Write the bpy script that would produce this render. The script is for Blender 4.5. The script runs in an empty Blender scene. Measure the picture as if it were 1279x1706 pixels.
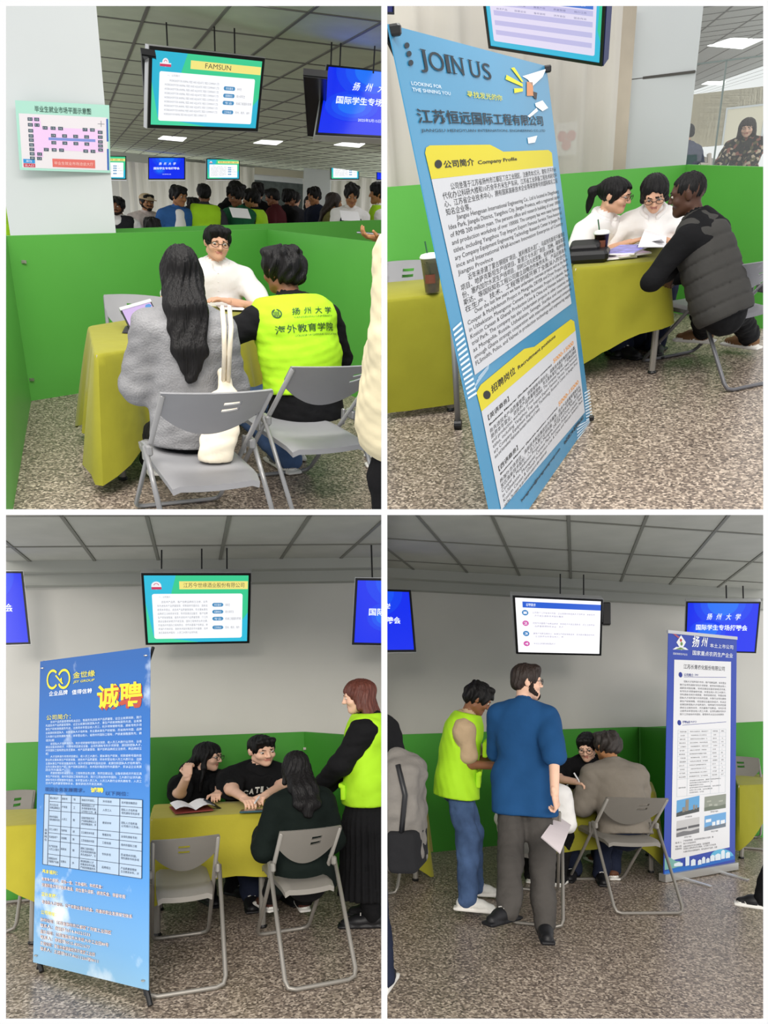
import bpy, math, random
import numpy as np
from mathutils import Matrix, Vector
from mathutils.bvhtree import BVHTree

random.seed(7)
SC = bpy.context.scene
COL = SC.collection

# ---------------------------------------------------------------- camera
# One camera looks at four neighbouring booths of a job fair, built as four open-fronted
# stage sets; the two upper sets are raked towards the viewer.
F, PX, PY = 1200.0, 639.5, 1000.0          # focal length and principal point in pixels of 1279 x 1706
HORIZON = 1156.0
CAM_H = 1.55
cam_data = bpy.data.cameras.new('camera')
cam_data.sensor_fit = 'VERTICAL'
cam_data.sensor_height = 36.0
cam_data.lens = 36.0 * F / 1706.0
cam_data.shift_y = (PY - 853.0) / 1706.0
cam_data.clip_start = 0.05
cam_data.clip_end = 200
camera = bpy.data.objects.new('camera', cam_data)
COL.objects.link(camera)
PITCH = math.atan((HORIZON - PY) / F)
CAM_M = Matrix.Translation((0, 0, CAM_H)) @ Matrix.Rotation(math.pi / 2 + PITCH, 4, 'X')
camera.matrix_world = CAM_M
SC.camera = camera

# ---------------------------------------------------------------- view, world
SC.view_settings.view_transform = 'Standard'
SC.view_settings.look = 'None'
SC.view_settings.exposure = 0.0
SC.view_settings.gamma = 1.0
SC.view_settings.use_curve_mapping = False
world = bpy.data.worlds.new('world')
SC.world = world
world.use_nodes = True
wbg = world.node_tree.nodes['Background']
wbg.inputs['Color'].default_value = (1.0, 1.0, 1.0, 1)
wbg.inputs['Strength'].default_value = 1.0


# ---------------------------------------------------------------- rooms (coordinate frames)
def unit(v):
    v = np.asarray(v, float)
    return v / np.linalg.norm(v)


class Room:
    """A set with its own floor plane. Room coordinates: X right, Y away from the viewer, Z up, metres."""

    def __init__(s, xc, yh, h, cell, xv=None):
        s.h, s.cell, s.objs = h, cell, []
        d = unit((xc - PX, yh - PY, F))
        xv = xc if xv is None else xv                   # where plumb lines meet
        yv = PY - (F * F + (xv - PX) * (xc - PX)) / (yh - PY)
        u = unit((xv - PX, yv - PY, F))
        if u[1] > 0:
            u = -u
        r = np.cross(d, u)
        s.A = np.stack([r, d, u])                       # rows: room axes in viewer axes (x right, y down, z forward)
        flip = np.diag([1.0, -1.0, -1.0])
        Rw = np.array(CAM_M.to_3x3()) @ flip            # viewer axes -> world
        cols = Rw @ s.A.T
        M = np.eye(4)
        M[:3, :3] = cols
        M[:3, 3] = np.array(CAM_M.translation) - cols[:, 2] * h
        s.M = Matrix(M.tolist())

    def ray(s, px, py):
        return s.A @ np.array((px - PX, py - PY, F))

    def at(s, px, py, z=None, y=None, x=None):
        r = s.ray(px, py)
        if z is not None:
            k = (z - s.h) / r[2]
        elif y is not None:
            k = y / r[1]
        else:
            k = x / r[0]
        p = r * k
        p[2] += s.h
        return p

    def pt(s, px, py, ppm):
        """Point on the ray of a pixel at the distance where a metre measures ppm pixels."""
        p = s.ray(px, py) / ppm
        p[2] += s.h
        return p

    def ppm(s, p):
        q = np.array(p, float) - (0, 0, s.h)
        return F / (s.A.T @ q)[2]

    def px(s, p):
        q = s.A.T @ (np.array(p, float) - (0, 0, s.h))
        return PX + F * q[0] / q[2], PY + F * q[1] / q[2]

    def quad(s, c, ppm=None, zb=None):
        """Flat parallelogram whose corners TL, TR, BR, BL lie on four sight lines: (origin BL, U, V, N)."""
        rs = [s.ray(*q) for q in c]
        A = np.stack([rs[0], -rs[1], rs[2], -rs[3]], 1)
        z = np.linalg.svd(A)[2][-1]
        z = z / z.mean()
        z = z * (1.0 / ppm if ppm else (zb - s.h) / (rs[3][2] * z[3]))
        P = [r * k + np.array((0, 0, s.h)) for r, k in zip(rs, z)]
        U, V = P[2] - P[3], P[0] - P[3]
        return Panel(P[3], U, V)


class Panel:
    def __init__(s, O, U, V):
        s.O, s.U, s.V = map(lambda a: np.asarray(a, float), (O, U, V))
        s.N = unit(np.cross(s.U, s.V))
        s.w, s.hh = np.linalg.norm(s.U), np.linalg.norm(s.V)

    def p(s, u, v, w=0.0):
        return s.O + s.U * u + s.V * v + s.N * w


TL = Room(320, 330, 1.50, (10, 635, 10, 848.5), 440)
TR = Room(958, 220, 1.50, (645, 1271, 10, 848.5), 850)
BL = Room(320, 1153, 1.55, (10, 635, 858, 1697))
BR = Room(958, 1160, 1.60, (645, 1271, 858, 1697))


# ---------------------------------------------------------------- lamps: unseen fill lights added to brighten the sets
def lamp(room, loc, size, power, target=None, col=(1, 1, 1)):
    d = bpy.data.lights.new('added_booth_fill', 'AREA')
    d.shape, d.size, d.size_y, d.energy, d.color = 'RECTANGLE', size[0], size[1], power, col
    o = bpy.data.objects.new('added_booth_fill', d)
    COL.objects.link(o)
    m = Matrix.Translation(loc)
    if target is not None:
        m = m @ (Vector(target) - Vector(loc)).to_track_quat('-Z', 'Y').to_matrix().to_4x4()
    o.matrix_world = room.M @ m
    return o


# warm-white fill lamps added out of view, brightening the booths from front and above
def add_fill_bank(loc, target, size, power, spread=180):
    d = bpy.data.lights.new('added_fill_lamp', 'AREA')
    d.shape, d.size, d.size_y, d.energy, d.color = 'RECTANGLE', size[0], size[1], power, (1.0, 0.94, 0.86)
    d.spread = math.radians(spread)
    o = bpy.data.objects.new('added_fill_lamp', d)
    COL.objects.link(o)
    o.matrix_world = Matrix.Translation(loc) @ (Vector(target) - Vector(loc)).to_track_quat('-Z', 'Y').to_matrix().to_4x4()


add_fill_bank((0, -6.5, 4.3), (0, 6.0, 0.0), (7, 2), 140, 60)
add_fill_bank((0, 2.0, 11.0), (0, 6, 4.0), (7, 2), 30, 110)
lamp(TL, (0.0, 3.2, 3.3), (3.0, 0.8), 90, (0.1, 5.2, 0.3), (1.0, 0.97, 0.92))  # added lamp above the view, brightens the upper left booth


# ---------------------------------------------------------------- materials
def lin(c):
    if isinstance(c, str):
        c = [int(c[i:i + 2], 16) for i in (0, 2, 4)]
    out = []
    for v in c[:3]:
        v = v / 255.0
        out.append(v / 12.92 if v <= 0.04045 else ((v + 0.055) / 1.055) ** 2.4)
    return (*out, 1.0)


MATS = {}


def mat(name, col, rough=0.6, spec=0.35, metal=0.0, var=0.0, vscale=8.0, bump=0.0, bscale=60.0, emit=0.0, sheen=0.0, stretch=None, trans=0.0):
    """Principled material with optional procedural tone variation and fine relief."""
    if name in MATS:
        return MATS[name]
    m = bpy.data.materials.new(name)
    MATS[name] = m
    m.use_nodes = True
    nt = m.node_tree
    b = nt.nodes['Principled BSDF']
    c = lin(col)
    b.inputs['Base Color'].default_value = c
    b.inputs['Roughness'].default_value = rough
    b.inputs['Specular IOR Level'].default_value = spec
    b.inputs['Metallic'].default_value = metal
    if sheen:
        b.inputs['Sheen Weight'].default_value = sheen
    if trans:
        b.inputs['Transmission Weight'].default_value = trans
    if emit:
        b.inputs['Emission Color'].default_value = c
        b.inputs['Emission Strength'].default_value = emit
    if var or bump:
        tc = nt.nodes.new('ShaderNodeTexCoord')
        mp = nt.nodes.new('ShaderNodeMapping')
        nt.links.new(tc.outputs['Object'], mp.inputs['Vector'])
        if stretch:
            mp.inputs['Scale'].default_value = stretch
    if var:
        n = nt.nodes.new('ShaderNodeTexNoise')
        n.inputs['Scale'].default_value = vscale
        n.inputs['Detail'].default_value = 5
        nt.links.new(mp.outputs[0], n.inputs['Vector'])
        r = nt.nodes.new('ShaderNodeValToRGB')
        r.color_ramp.elements[0].position = 0.3
        r.color_ramp.elements[1].position = 0.7
        r.color_ramp.elements[0].color = (*[x * (1 - var) for x in c[:3]], 1)
        r.color_ramp.elements[1].color = (*[min(1, x * (1 + var) + 0.012 * var) for x in c[:3]], 1)
        nt.links.new(n.outputs['Fac'], r.inputs['Fac'])
        nt.links.new(r.outputs['Color'], b.inputs['Base Color'])
    if bump:
        n2 = nt.nodes.new('ShaderNodeTexNoise')
        n2.inputs['Scale'].default_value = bscale
        n2.inputs['Detail'].default_value = 3
        nt.links.new(mp.outputs[0], n2.inputs['Vector'])
        bp = nt.nodes.new('ShaderNodeBump')
        bp.inputs['Strength'].default_value = bump
        bp.inputs['Distance'].default_value = 0.02
        nt.links.new(n2.outputs['Fac'], bp.inputs['Height'])
        nt.links.new(bp.outputs[0], b.inputs['Normal'])
    return m


def screen_mat(col, k=1.0):
    """Backlit picture of a screen: it gives off light."""
    key = 'screen_%s_%s' % (col, k)
    if key in MATS:
        return MATS[key]
    m = bpy.data.materials.new(key)
    MATS[key] = m
    m.use_nodes = True
    b = m.node_tree.nodes['Principled BSDF']
    b.inputs['Base Color'].default_value = (0.01, 0.01, 0.01, 1)
    b.inputs['Roughness'].default_value = 0.25
    b.inputs['Emission Color'].default_value = lin(col)
    b.inputs['Emission Strength'].default_value = k
    return m


def ramp_mat(name, cols, scale, kind='VORONOI', rough=0.5, spec=0.3, stretch=None, pos=None):
    m = bpy.data.materials.new(name)
    MATS[name] = m
    m.use_nodes = True
    nt = m.node_tree
    b = nt.nodes['Principled BSDF']
    b.inputs['Roughness'].default_value = rough
    b.inputs['Specular IOR Level'].default_value = spec
    tc = nt.nodes.new('ShaderNodeTexCoord')
    mp = nt.nodes.new('ShaderNodeMapping')
    if stretch:
        mp.inputs['Scale'].default_value = stretch
    nt.links.new(tc.outputs['Object'], mp.inputs['Vector'])
    if kind == 'VORONOI':
        n = nt.nodes.new('ShaderNodeTexVoronoi')
        n.inputs['Scale'].default_value = scale
        sx = nt.nodes.new('ShaderNodeSeparateColor')
        nt.links.new(n.outputs['Color'], sx.inputs[0])
        out = sx.outputs[0]
    else:
        n = nt.nodes.new('ShaderNodeTexNoise')
        n.inputs['Scale'].default_value = scale
        n.inputs['Detail'].default_value = 6
        out = n.outputs['Fac']
    nt.links.new(mp.outputs[0], n.inputs['Vector'])
    r = nt.nodes.new('ShaderNodeValToRGB')
    r.color_ramp.interpolation = 'CONSTANT' if kind == 'VORONOI' else 'LINEAR'
    k = len(cols)
    for i, c in enumerate(cols):
        p = pos[i] if pos else i / k
        e = r.color_ramp.elements[i] if i < 2 else r.color_ramp.elements.new(p)
        e.position = p
        e.color = lin(c)
    nt.links.new(out, r.inputs['Fac'])
    nt.links.new(r.outputs['Color'], b.inputs['Base Color'])
    return m


# ---------------------------------------------------------------- mesh helpers
def rotz(a):
    c, s = math.cos(a), math.sin(a)
    return np.array([[c, -s, 0], [s, c, 0], [0, 0, 1.0]])


def new_mesh(name, V, faces, mats, mi=None, smooth=False):
    me = bpy.data.meshes.new(name)
    V = np.asarray(V, np.float32)
    if isinstance(faces, np.ndarray):
        n, k = faces.shape
        me.vertices.add(len(V))
        me.vertices.foreach_set('co', V.ravel())
        me.loops.add(n * k)
        me.loops.foreach_set('vertex_index', faces.astype(np.int32).ravel())
        me.polygons.add(n)
        me.polygons.foreach_set('loop_start', np.arange(0, n * k, k, dtype=np.int32))
        me.update(calc_edges=True)
    else:
        me.from_pydata(V.tolist(), [], faces)
    for m in (mats if isinstance(mats, (list, tuple)) else [mats]):
        me.materials.append(m)
    if mi is not None and len(me.polygons):
        me.polygons.foreach_set('material_index', np.asarray(mi, np.int32))
    if smooth:
        me.polygons.foreach_set('use_smooth', np.ones(len(me.polygons), bool))
    me.update()
    return me


def link(name, me, room, parent=None, M=None):
    o = bpy.data.objects.new(name, me)
    COL.objects.link(o)
    if parent is not None:
        o.parent = parent
        if M is not None:
            o.matrix_local = M
    else:
        o.matrix_world = room.M @ (M if M is not None else Matrix())
    room.objs.append(o)
    return o


def tag(o, label=None, cat=None, group=None, kind=None):
    if label:
        o['label'] = label
    if cat:
        o['category'] = cat
    if group:
        o['group'] = group
    if kind:
        o['kind'] = kind
    return o


def LM(loc=(0, 0, 0), yaw=0.0):
    return Matrix.Translation(tuple(float(v) for v in loc)) @ Matrix.Rotation(yaw, 4, 'Z')


def thing(room, name, label, cat, loc=(0, 0, 0), yaw=0.0, group=None):
    o = bpy.data.objects.new(name, None)
    o.empty_display_size = 0.1
    COL.objects.link(o)
    o.matrix_world = room.M @ LM(loc, yaw)
    return tag(o, label, cat, group)


class MB:
    """Collects shapes of one mesh."""

    def __init__(s):
        s.v, s.f, s.mi, s.n, s.m = [], [], [], 0, 0

    def add(s, V, faces):
        V = np.asarray(V, float).reshape(-1, 3)
        s.v.append(V)
        for f in faces:
            s.f.append([i + s.n for i in f])
            s.mi.append(s.m)
        s.n += len(V)
        return s

    def box(s, c, size, R=None, bev=0.0):
        x, y, z = [a / 2 for a in size]
        if bev:
            b = min(bev, x * .9, y * .9, z * .9)
            pts, fs = [], []
            ring = []
            for (sx, sy) in ((1, 1), (-1, 1), (-1, -1), (1, -1)):
                ring += [(sx * x, sy * (y - b)), (sx * (x - b), sy * y)] if sx * sy > 0 else [(sx * (x - b), sy * y), (sx * x, sy * (y - b))]
            n = 8
            cx = lambda q, k: (q[0] - math.copysign(k, q[0]), q[1] - math.copysign(k, q[1]))
            for (zz, k) in ((-z, b * .7), (-z + b, 0), (z - b, 0), (z, b * .7)):
                pts += [(*cx(q, k), zz) for q in ring]
            for L in range(3):
                for i in range(n):
                    j = (i + 1) % n
                    fs.append((L * n + i, L * n + j, L * n + n + j, L * n + n + i))
            fs += [tuple(range(n - 1, -1, -1)), tuple(range(3 * n, 4 * n))]
            V = np.array(pts)
        else:
            V = np.array([(a, b, cc) for a in (-x, x) for b in (-y, y) for cc in (-z, z)])
            fs = [(0, 1, 3, 2), (4, 6, 7, 5), (0, 4, 5, 1), (2, 3, 7, 6), (0, 2, 6, 4), (1, 5, 7, 3)]
        if R is not None:
            V = V @ np.asarray(R).T
        return s.add(V + np.asarray(c, float), fs)

    def hexa(s, P):
        """Eight corners: lower four counter-clockwise, upper four."""
        return s.add(P, [(3, 2, 1, 0), (4, 5, 6, 7), (0, 1, 5, 4), (1, 2, 6, 5), (2, 3, 7, 6), (3, 0, 4, 7)])

    def tube(s, pts, r, n=8, cap=True, closed=False):
        pts = [np.asarray(p, float) for p in pts]
        rs = r if isinstance(r, (list, tuple, np.ndarray)) else [r] * len(pts)
        V, fs = [], []
        up = None
        m = len(pts)
        for i, p in enumerate(pts):
            a, b = (pts[i - 1] if i else (pts[-1] if closed else p)), (pts[(i + 1) % m] if (i < m - 1 or closed) else p)
            t = unit(b - a)
            if up is None:
                up = np.array((0, 0, 1.0)) if abs(t[2]) < .9 else np.array((1.0, 0, 0))
            x = unit(np.cross(t, up))
            up = np.cross(x, t)
            for k in range(n):
                w = 2 * math.pi * k / n
                V.append(p + rs[i] * (math.cos(w) * x + math.sin(w) * up))
        for i in range(m - (0 if closed else 1)):
            for k in range(n):
                j, q = (k + 1) % n, (i + 1) % m
                fs.append((i * n + k, i * n + j, q * n + j, q * n + k))
        if cap and not closed:
            fs += [tuple(range(n - 1, -1, -1)), tuple((m - 1) * n + k for k in range(n))]
        return s.add(V, fs)

    def lathe(s, prof, c=(0, 0, 0), n=20):
        V, fs = [], []
        for (r, z) in prof:
            for k in range(n):
                w = 2 * math.pi * k / n
                V.append((c[0] + r * math.cos(w), c[1] + r * math.sin(w), c[2] + z))
        for i in range(len(prof) - 1):
            for k in range(n):
                j = (k + 1) % n
                fs.append((i * n + k, i * n + j, i * n + n + j, i * n + n + k))
        fs += [tuple(range(n - 1, -1, -1)), tuple((len(prof) - 1) * n + k for k in range(n))]
        return s.add(V, fs)

    def panel_box(s, P, u0, v0, u1, v1, w0, w1):
        c = [(u0, v0), (u1, v0), (u1, v1), (u0, v1)]
        return s.hexa([P.p(a, b, w0) for a, b in c] + [P.p(a, b, w1) for a, b in c])

    def panel_rect(s, P, u0, v0, u1, v1, w):
        return s.add([P.p(u0, v0, w), P.p(u1, v0, w), P.p(u1, v1, w), P.p(u0, v1, w)], [(0, 1, 2, 3)])

    def panel_poly(s, P, pts, w):
        return s.add([P.p(a, b, w) for a, b in pts], [tuple(range(len(pts)))])

    def panel_disc(s, P, u, v, r, w, n=20, sq=1.0):
        k = P.hh / P.w
        return s.panel_poly(P, [(u + r * k * sq * math.cos(2 * math.pi * i / n), v + r * math.sin(2 * math.pi * i / n)) for i in range(n)], w)

    def rrect(s, P, u0, v0, u1, v1, r, w, n=5):
        k = P.hh / P.w
        pts = []
        for (cu, cv, a0) in ((u1 - r * k, v1 - r, 0), (u0 + r * k, v1 - r, 90), (u0 + r * k, v0 + r, 180), (u1 - r * k, v0 + r, 270)):
            for i in range(n + 1):
                a = math.radians(a0 + 90 * i / n)
                pts.append((cu + r * k * math.cos(a), cv + r * math.sin(a)))
        return s.panel_poly(P, pts, w)

    def build(s, name, mats, room, parent=None, M=None, smooth=False, off=None):
        V = np.concatenate(s.v) if s.v else np.zeros((0, 3))
        if off is not None:
            V = V - np.asarray(off, float)
        me = new_mesh(name, V, s.f, mats, s.mi, smooth)
        return link(name, me, room, parent, M)


def shade_auto(o, ang=40):
    me = o.data
    me.polygons.foreach_set('use_smooth', np.ones(len(me.polygons), bool))
    try:
        me.set_sharp_from_angle(angle=math.radians(ang))
    except Exception:
        pass
    return o


# ---------------------------------------------------------------- lettering
_TXT = bpy.data.curves.new('lettering', 'FONT')
_TXO = bpy.data.objects.new('lettering_source', _TXT)


def glyphs(body, bold=0.0, shear=0.0, res=1):
    """Flat outline mesh of a line of text: (verts n x 2 in 0..1 of its own box, faces, aspect)."""
    _TXT.body = body
    _TXT.size = 1.0
    _TXT.resolution_u = res
    _TXT.offset = bold
    _TXT.shear = shear
    if _TXO.name not in COL.objects:
        COL.objects.link(_TXO)
    dg = bpy.context.evaluated_depsgraph_get()
    dg.update()
    me = bpy.data.meshes.new_from_object(_TXO.evaluated_get(dg))
    n = len(me.vertices)
    co = np.empty(n * 3, np.float32)
    me.vertices.foreach_get('co', co)
    co = co.reshape(-1, 3)[:, :2].astype(float)
    fs = [tuple(p.vertices) for p in me.polygons]
    bpy.data.meshes.remove(me)
    if n == 0:
        return np.zeros((0, 2)), [], 1.0
    lo, hi = co.min(0), co.max(0)
    ext = np.maximum(hi - lo, 1e-6)
    return (co - lo) / ext, fs, ext[0] / ext[1]


def write(mb, P, body, u0, v0, u1=None, v1=None, w=0.002, bold=0.0, shear=0.0, align='l', res=None, slant=0.0):
    """Lettering on a panel inside the box u0..u1, v0..v1; without u1 the width follows the height."""
    if res is None:
        res = 3 if len(body) < 12 else 2 if body.isascii() else 1
    g, fs, asp = glyphs(body, bold, shear, res)
    if not len(g):
        return
    if u1 is None:
        wd = (v1 - v0) * P.hh * asp / P.w
        u1 = u0 + wd
        if align == 'c':
            u0, u1 = u0 - wd / 2, u0 + wd / 2
        if align == 'r':
            u0, u1 = u0 - wd, u0
    V = [P.p(u0 + a * (u1 - u0), v0 + b * (v1 - v0) + slant * a, w) for a, b in g]
    mb.add(V, fs)


def uv(room, P, px):
    """Panel coordinates of the point of the panel's plane on the sight line of a pixel."""
    r = room.ray(*px)
    A = np.stack([P.U, P.V, -r], 1)
    q = np.linalg.solve(A, np.array((0, 0, room.h)) - P.O)
    return q[0], q[1]


def wpx(mb, room, P, body, bl, tr, **kw):
    a, b = uv(room, P, bl), uv(room, P, tr)
    write(mb, P, body, a[0], a[1], b[0], b[1], **kw)


def wline(mb, room, P, body, bl, xr, h, **kw):
    """A line of text from its lower left pixel to the column xr, h pixels tall."""
    u0, v0 = uv(room, P, bl)
    v1 = uv(room, P, (bl[0], bl[1] - h))[1]
    lo, hi = u0, u0 + 3.0
    for _ in range(40):
        m = (lo + hi) / 2
        if room.px(P.p(m, v0))[0] < xr:
            lo = m
        else:
            hi = m
    write(mb, P, body, u0, v0, lo, v1, **kw)


def polypx(mb, room, P, pts, w=0.002):
    return mb.panel_poly(P, [uv(room, P, q) for q in pts], w)


def ring(mb, P, c, r, th, w=0.002, a0=0, a1=360, n=26):
    """Arc-shaped stroke on a panel; r and th in panel heights."""
    k = P.hh / P.w
    rx, ry = r if isinstance(r, tuple) else (r, r)
    an = [math.radians(a0 + (a1 - a0) * i / n) for i in range(n + 1)]
    V = [P.p(c[0] + (rx - s * th) * k * math.cos(a), c[1] + (ry - s * th) * math.sin(a), w) for a in an for s in (0, 1)]
    mb.add(V, [(2 * i, 2 * i + 2, 2 * i + 3, 2 * i + 1) for i in range(n)])


POOL = '公司简介江苏省扬州市国际工程有限业务主要从事生产研发销售服务先进技术产品质量管理体系认证企业发展创新团队人才培养海外市场项目建设设备安装经济开发区高新技术股份集团合作共赢客户信赖品牌成立注册资本年营业收入员工人数行业领先拥有专利多项荣誉称号面向全球提供解决方案'


def filler(n, seed):
    r = random.Random(seed)
    i = r.randrange(len(POOL))
    out = ''
    while len(out) < n:
        k = r.randrange(6, 14)
        i = r.randrange(len(POOL) - 14)
        out += POOL[i:i + k] + ('，' if len(out) + k < n else '')
    return out[:n]


# ---------------------------------------------------------------- implicit solids -> one continuous skin
class Solid:
    def __init__(s, vox=0.012, k=0.03):
        s.vox, s.k, s.pr, s.cuts = vox, k, [], []

    def cone(s, a, b, r1, r2=None, flat=None, kf=1.0, t=0, sub=False, k=None):
        a, b = np.asarray(a, float), np.asarray(b, float)
        s.pr.append(('c', a, b, r1, r1 if r2 is None else r2, None if flat is None else unit(flat), kf, t, sub, s.k if k is None else k))
        return s

    def ell(s, c, r, R=None, t=0, sub=False, k=None):
        s.pr.append(('e', np.asarray(c, float), np.asarray(r, float), np.eye(3) if R is None else np.asarray(R, float), 0, None, 1, t, sub, s.k if k is None else k))
        return s

    def box(s, c, half, R=None, rad=0.005, t=0, sub=False, k=None):
        s.pr.append(('b', np.asarray(c, float), np.asarray(half, float), np.eye(3) if R is None else np.asarray(R, float), rad, None, 1, t, sub, s.k if k is None else k))
        return s

    def cut(s, p, n):
        """Remove what lies beyond the plane through p in direction n."""
        s.cuts.append((np.asarray(p, float), unit(n)))
        return s

    def _bb(s, q):
        if q[0] == 'c':
            r = max(q[3], q[4])
            return np.minimum(q[1], q[2]) - r, np.maximum(q[1], q[2]) + r
        r = np.abs(q[3]) @ q[2] + (q[4] if q[0] == 'b' else 0)
        return q[1] - r, q[1] + r

    def mesh(s, wobble=None):
        pr = [q for q in s.pr]
        los, his = zip(*[s._bb(q) for q in pr if not q[8]])
        pad = s.vox * 3
        lo, hi = np.min(los, 0) - pad, np.max(his, 0) + pad
        n = np.ceil((hi - lo) / s.vox).astype(int) + 1
        D = np.full(n, 1e3, np.float32)
        T = np.zeros(n, np.int16)
        ax = [lo[i] + s.vox * np.arange(n[i]) for i in range(3)]
        for q in pr:
            k = max(q[9], 1e-4)
            l, h = s._bb(q)
            m = k * 1.2 + s.vox * 3
            i0 = np.maximum(((l - m - lo) / s.vox).astype(int), 0)
            i1 = np.minimum(np.ceil((h + m - lo) / s.vox).astype(int) + 1, n)
            if (i1 <= i0).any():
                continue
            sl = tuple(slice(a, b) for a, b in zip(i0, i1))
            X = np.stack(np.meshgrid(*[ax[i][sl[i]] for i in range(3)], indexing='ij'), -1)
            if q[0] == 'c':
                a, b = q[1], q[2]
                ab = b - a
                L = max(ab.dot(ab), 1e-12)
                t = np.clip(((X - a) @ ab) / L, 0, 1)
                v = X - a - t[..., None] * ab
                if q[5] is not None:
                    v = v + (q[6] - 1) * (v @ q[5])[..., None] * q[5]
                d = np.sqrt((v * v).sum(-1)) - (q[3] + t * (q[4] - q[3]))
            elif q[0] == 'e':
                Y = (X - q[1]) @ q[3]
                k0 = np.sqrt(((Y / q[2]) ** 2).sum(-1))
                k1 = np.sqrt(((Y / q[2] ** 2) ** 2).sum(-1))
                d = k0 * (k0 - 1) / np.maximum(k1, 1e-9)
            else:
                Y = np.abs((X - q[1]) @ q[3]) - (q[2] - q[4])
                d = np.sqrt((np.maximum(Y, 0) ** 2).sum(-1)) + np.minimum(Y.max(-1), 0) - q[4]
            cur = D[sl]
            if q[8]:
                hh = np.maximum(k - np.abs(cur + d), 0) / k
                D[sl] = np.maximum(cur, -d) + hh * hh * k * 0.25
            else:
                T[sl] = np.where(d < cur, q[7], T[sl])
                hh = np.maximum(k - np.abs(cur - d), 0) / k
                D[sl] = np.minimum(cur, d) - hh * hh * k * 0.25
        if wobble is not None or s.cuts:
            X = np.stack(np.meshgrid(*ax, indexing='ij'), -1)
            if wobble is not None:
                D = D + wobble(X).astype(np.float32)
            for p, nn in s.cuts:
                D = np.maximum(D, ((X - p) @ nn).astype(np.float32))
        return nets(D, T, lo, s.vox)

    def build(s, name, mats, room, parent=None, wobble=None, M=None):
        V, Fq, t = s.mesh(wobble)
        me = new_mesh(name, V, Fq, mats, t if isinstance(mats, (list, tuple)) else None, True)
        return link(name, me, room, parent, M)


def nets(D, T, lo, vox):
    """Surface nets: a smooth quad mesh of the zero level."""
    I = D < 0
    n = np.array(D.shape)
    cnt = np.zeros(n - 1, np.int8)
    for dx in (0, 1):
        for dy in (0, 1):
            for dz in (0, 1):
                cnt += I[dx:n[0] - 1 + dx, dy:n[1] - 1 + dy, dz:n[2] - 1 + dz]
    act = np.argwhere((cnt > 0) & (cnt < 8))
    if not len(act):
        return np.zeros((0, 3)), np.zeros((0, 4), int), np.zeros(0, int)
    idx = np.full(n - 1, -1, np.int64)
    idx[tuple(act.T)] = np.arange(len(act))
    S, C = np.zeros((len(act), 3)), np.zeros(len(act))
    cor = [(a, b, c) for a in (0, 1) for b in (0, 1) for c in (0, 1)]
    for p in cor:
        for q in cor:
            if sum(q) - sum(p) == 1 and all(y >= x for x, y in zip(p, q)):
                d0 = D[act[:, 0] + p[0], act[:, 1] + p[1], act[:, 2] + p[2]]
                d1 = D[act[:, 0] + q[0], act[:, 1] + q[1], act[:, 2] + q[2]]
                m = (d0 < 0) != (d1 < 0)
                t = np.where(m, d0 / np.where(m, d0 - d1, 1), 0)
                S += m[:, None] * (np.array(p) + t[:, None] * (np.array(q) - np.array(p)))
                C += m
    V = lo + vox * (act + S / C[:, None])
    tv = T[tuple(act.T)]
    quads = []
    for ax in range(3):
        b, c = (ax + 1) % 3, (ax + 2) % 3
        s0 = [slice(None)] * 3
        s1 = [slice(None)] * 3
        s0[ax], s1[ax] = slice(0, -1), slice(1, None)
        A0, A1 = I[tuple(s0)], I[tuple(s1)]
        e = np.argwhere(A0 != A1)
        ok = (e[:, b] > 0) & (e[:, c] > 0) & (e[:, b] < n[b] - 1) & (e[:, c] < n[c] - 1)
        e = e[ok]
        ins = A0[tuple(e.T)]
        g = []
        for (ob, oc) in ((-1, -1), (0, -1), (0, 0), (-1, 0)):
            f = e.copy()
            f[:, b] += ob
            f[:, c] += oc
            g.append(idx[tuple(f.T)])
        Q = np.stack(g, 1)
        Q[~ins] = Q[~ins][:, ::-1]
        quads.append(Q)
    Q = np.concatenate(quads)
    return V, Q, tv[Q[:, 0]]


# ================================================================ large structure
M_floor = ramp_mat('terrazzo', ['574d46', '766a60', '908274', 'ab9d8e', '7e7166', 'c4b5a5', '665b52', '9c8e80'], 85, rough=0.35, spec=0.3)
M_wall = mat('warm_white_wall', 'cbc9c3', 0.8, 0.2, var=0.03, vscale=1.5)
M_column = mat('white_column_panel', 'cfd3d3', 0.45, 0.3, var=0.02, vscale=1.2)
M_tile = mat('ceiling_tile', 'b3b3ac', 0.9, 0.1, var=0.06, vscale=3, bump=0.05, bscale=150)
M_tile_hall = mat('ceiling_tile_hall', 'ccd4be', 0.9, 0.1, var=0.06, vscale=3, bump=0.05, bscale=150)
M_bar = mat('ceiling_bar', '77776f', 0.6, 0.3)
M_green = mat('green_partition_board', '5cae48', 0.42, 0.35, var=0.05, vscale=1.2)
M_steel = mat('clip_steel', 'b8b2a8', 0.35, 0.5, 0.8)
M_curtain = mat('pale_curtain', 'dcd9d0', 0.85, 0.1, var=0.08, vscale=3, stretch=(6, 6, .3))
M_beam = mat('grey_beam', 'a7a8a2', 0.8, 0.2)


def floor(room, x0, x1, y0, y1):
    o = MB().add([(x0, y0, 0), (x1, y0, 0), (x1, y1, 0), (x0, y1, 0)], [(0, 1, 2, 3)]).build('floor', M_floor, room)
    tag(o, kind='structure')
    o['label'] = 'brown and cream speckled terrazzo floor'


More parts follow.
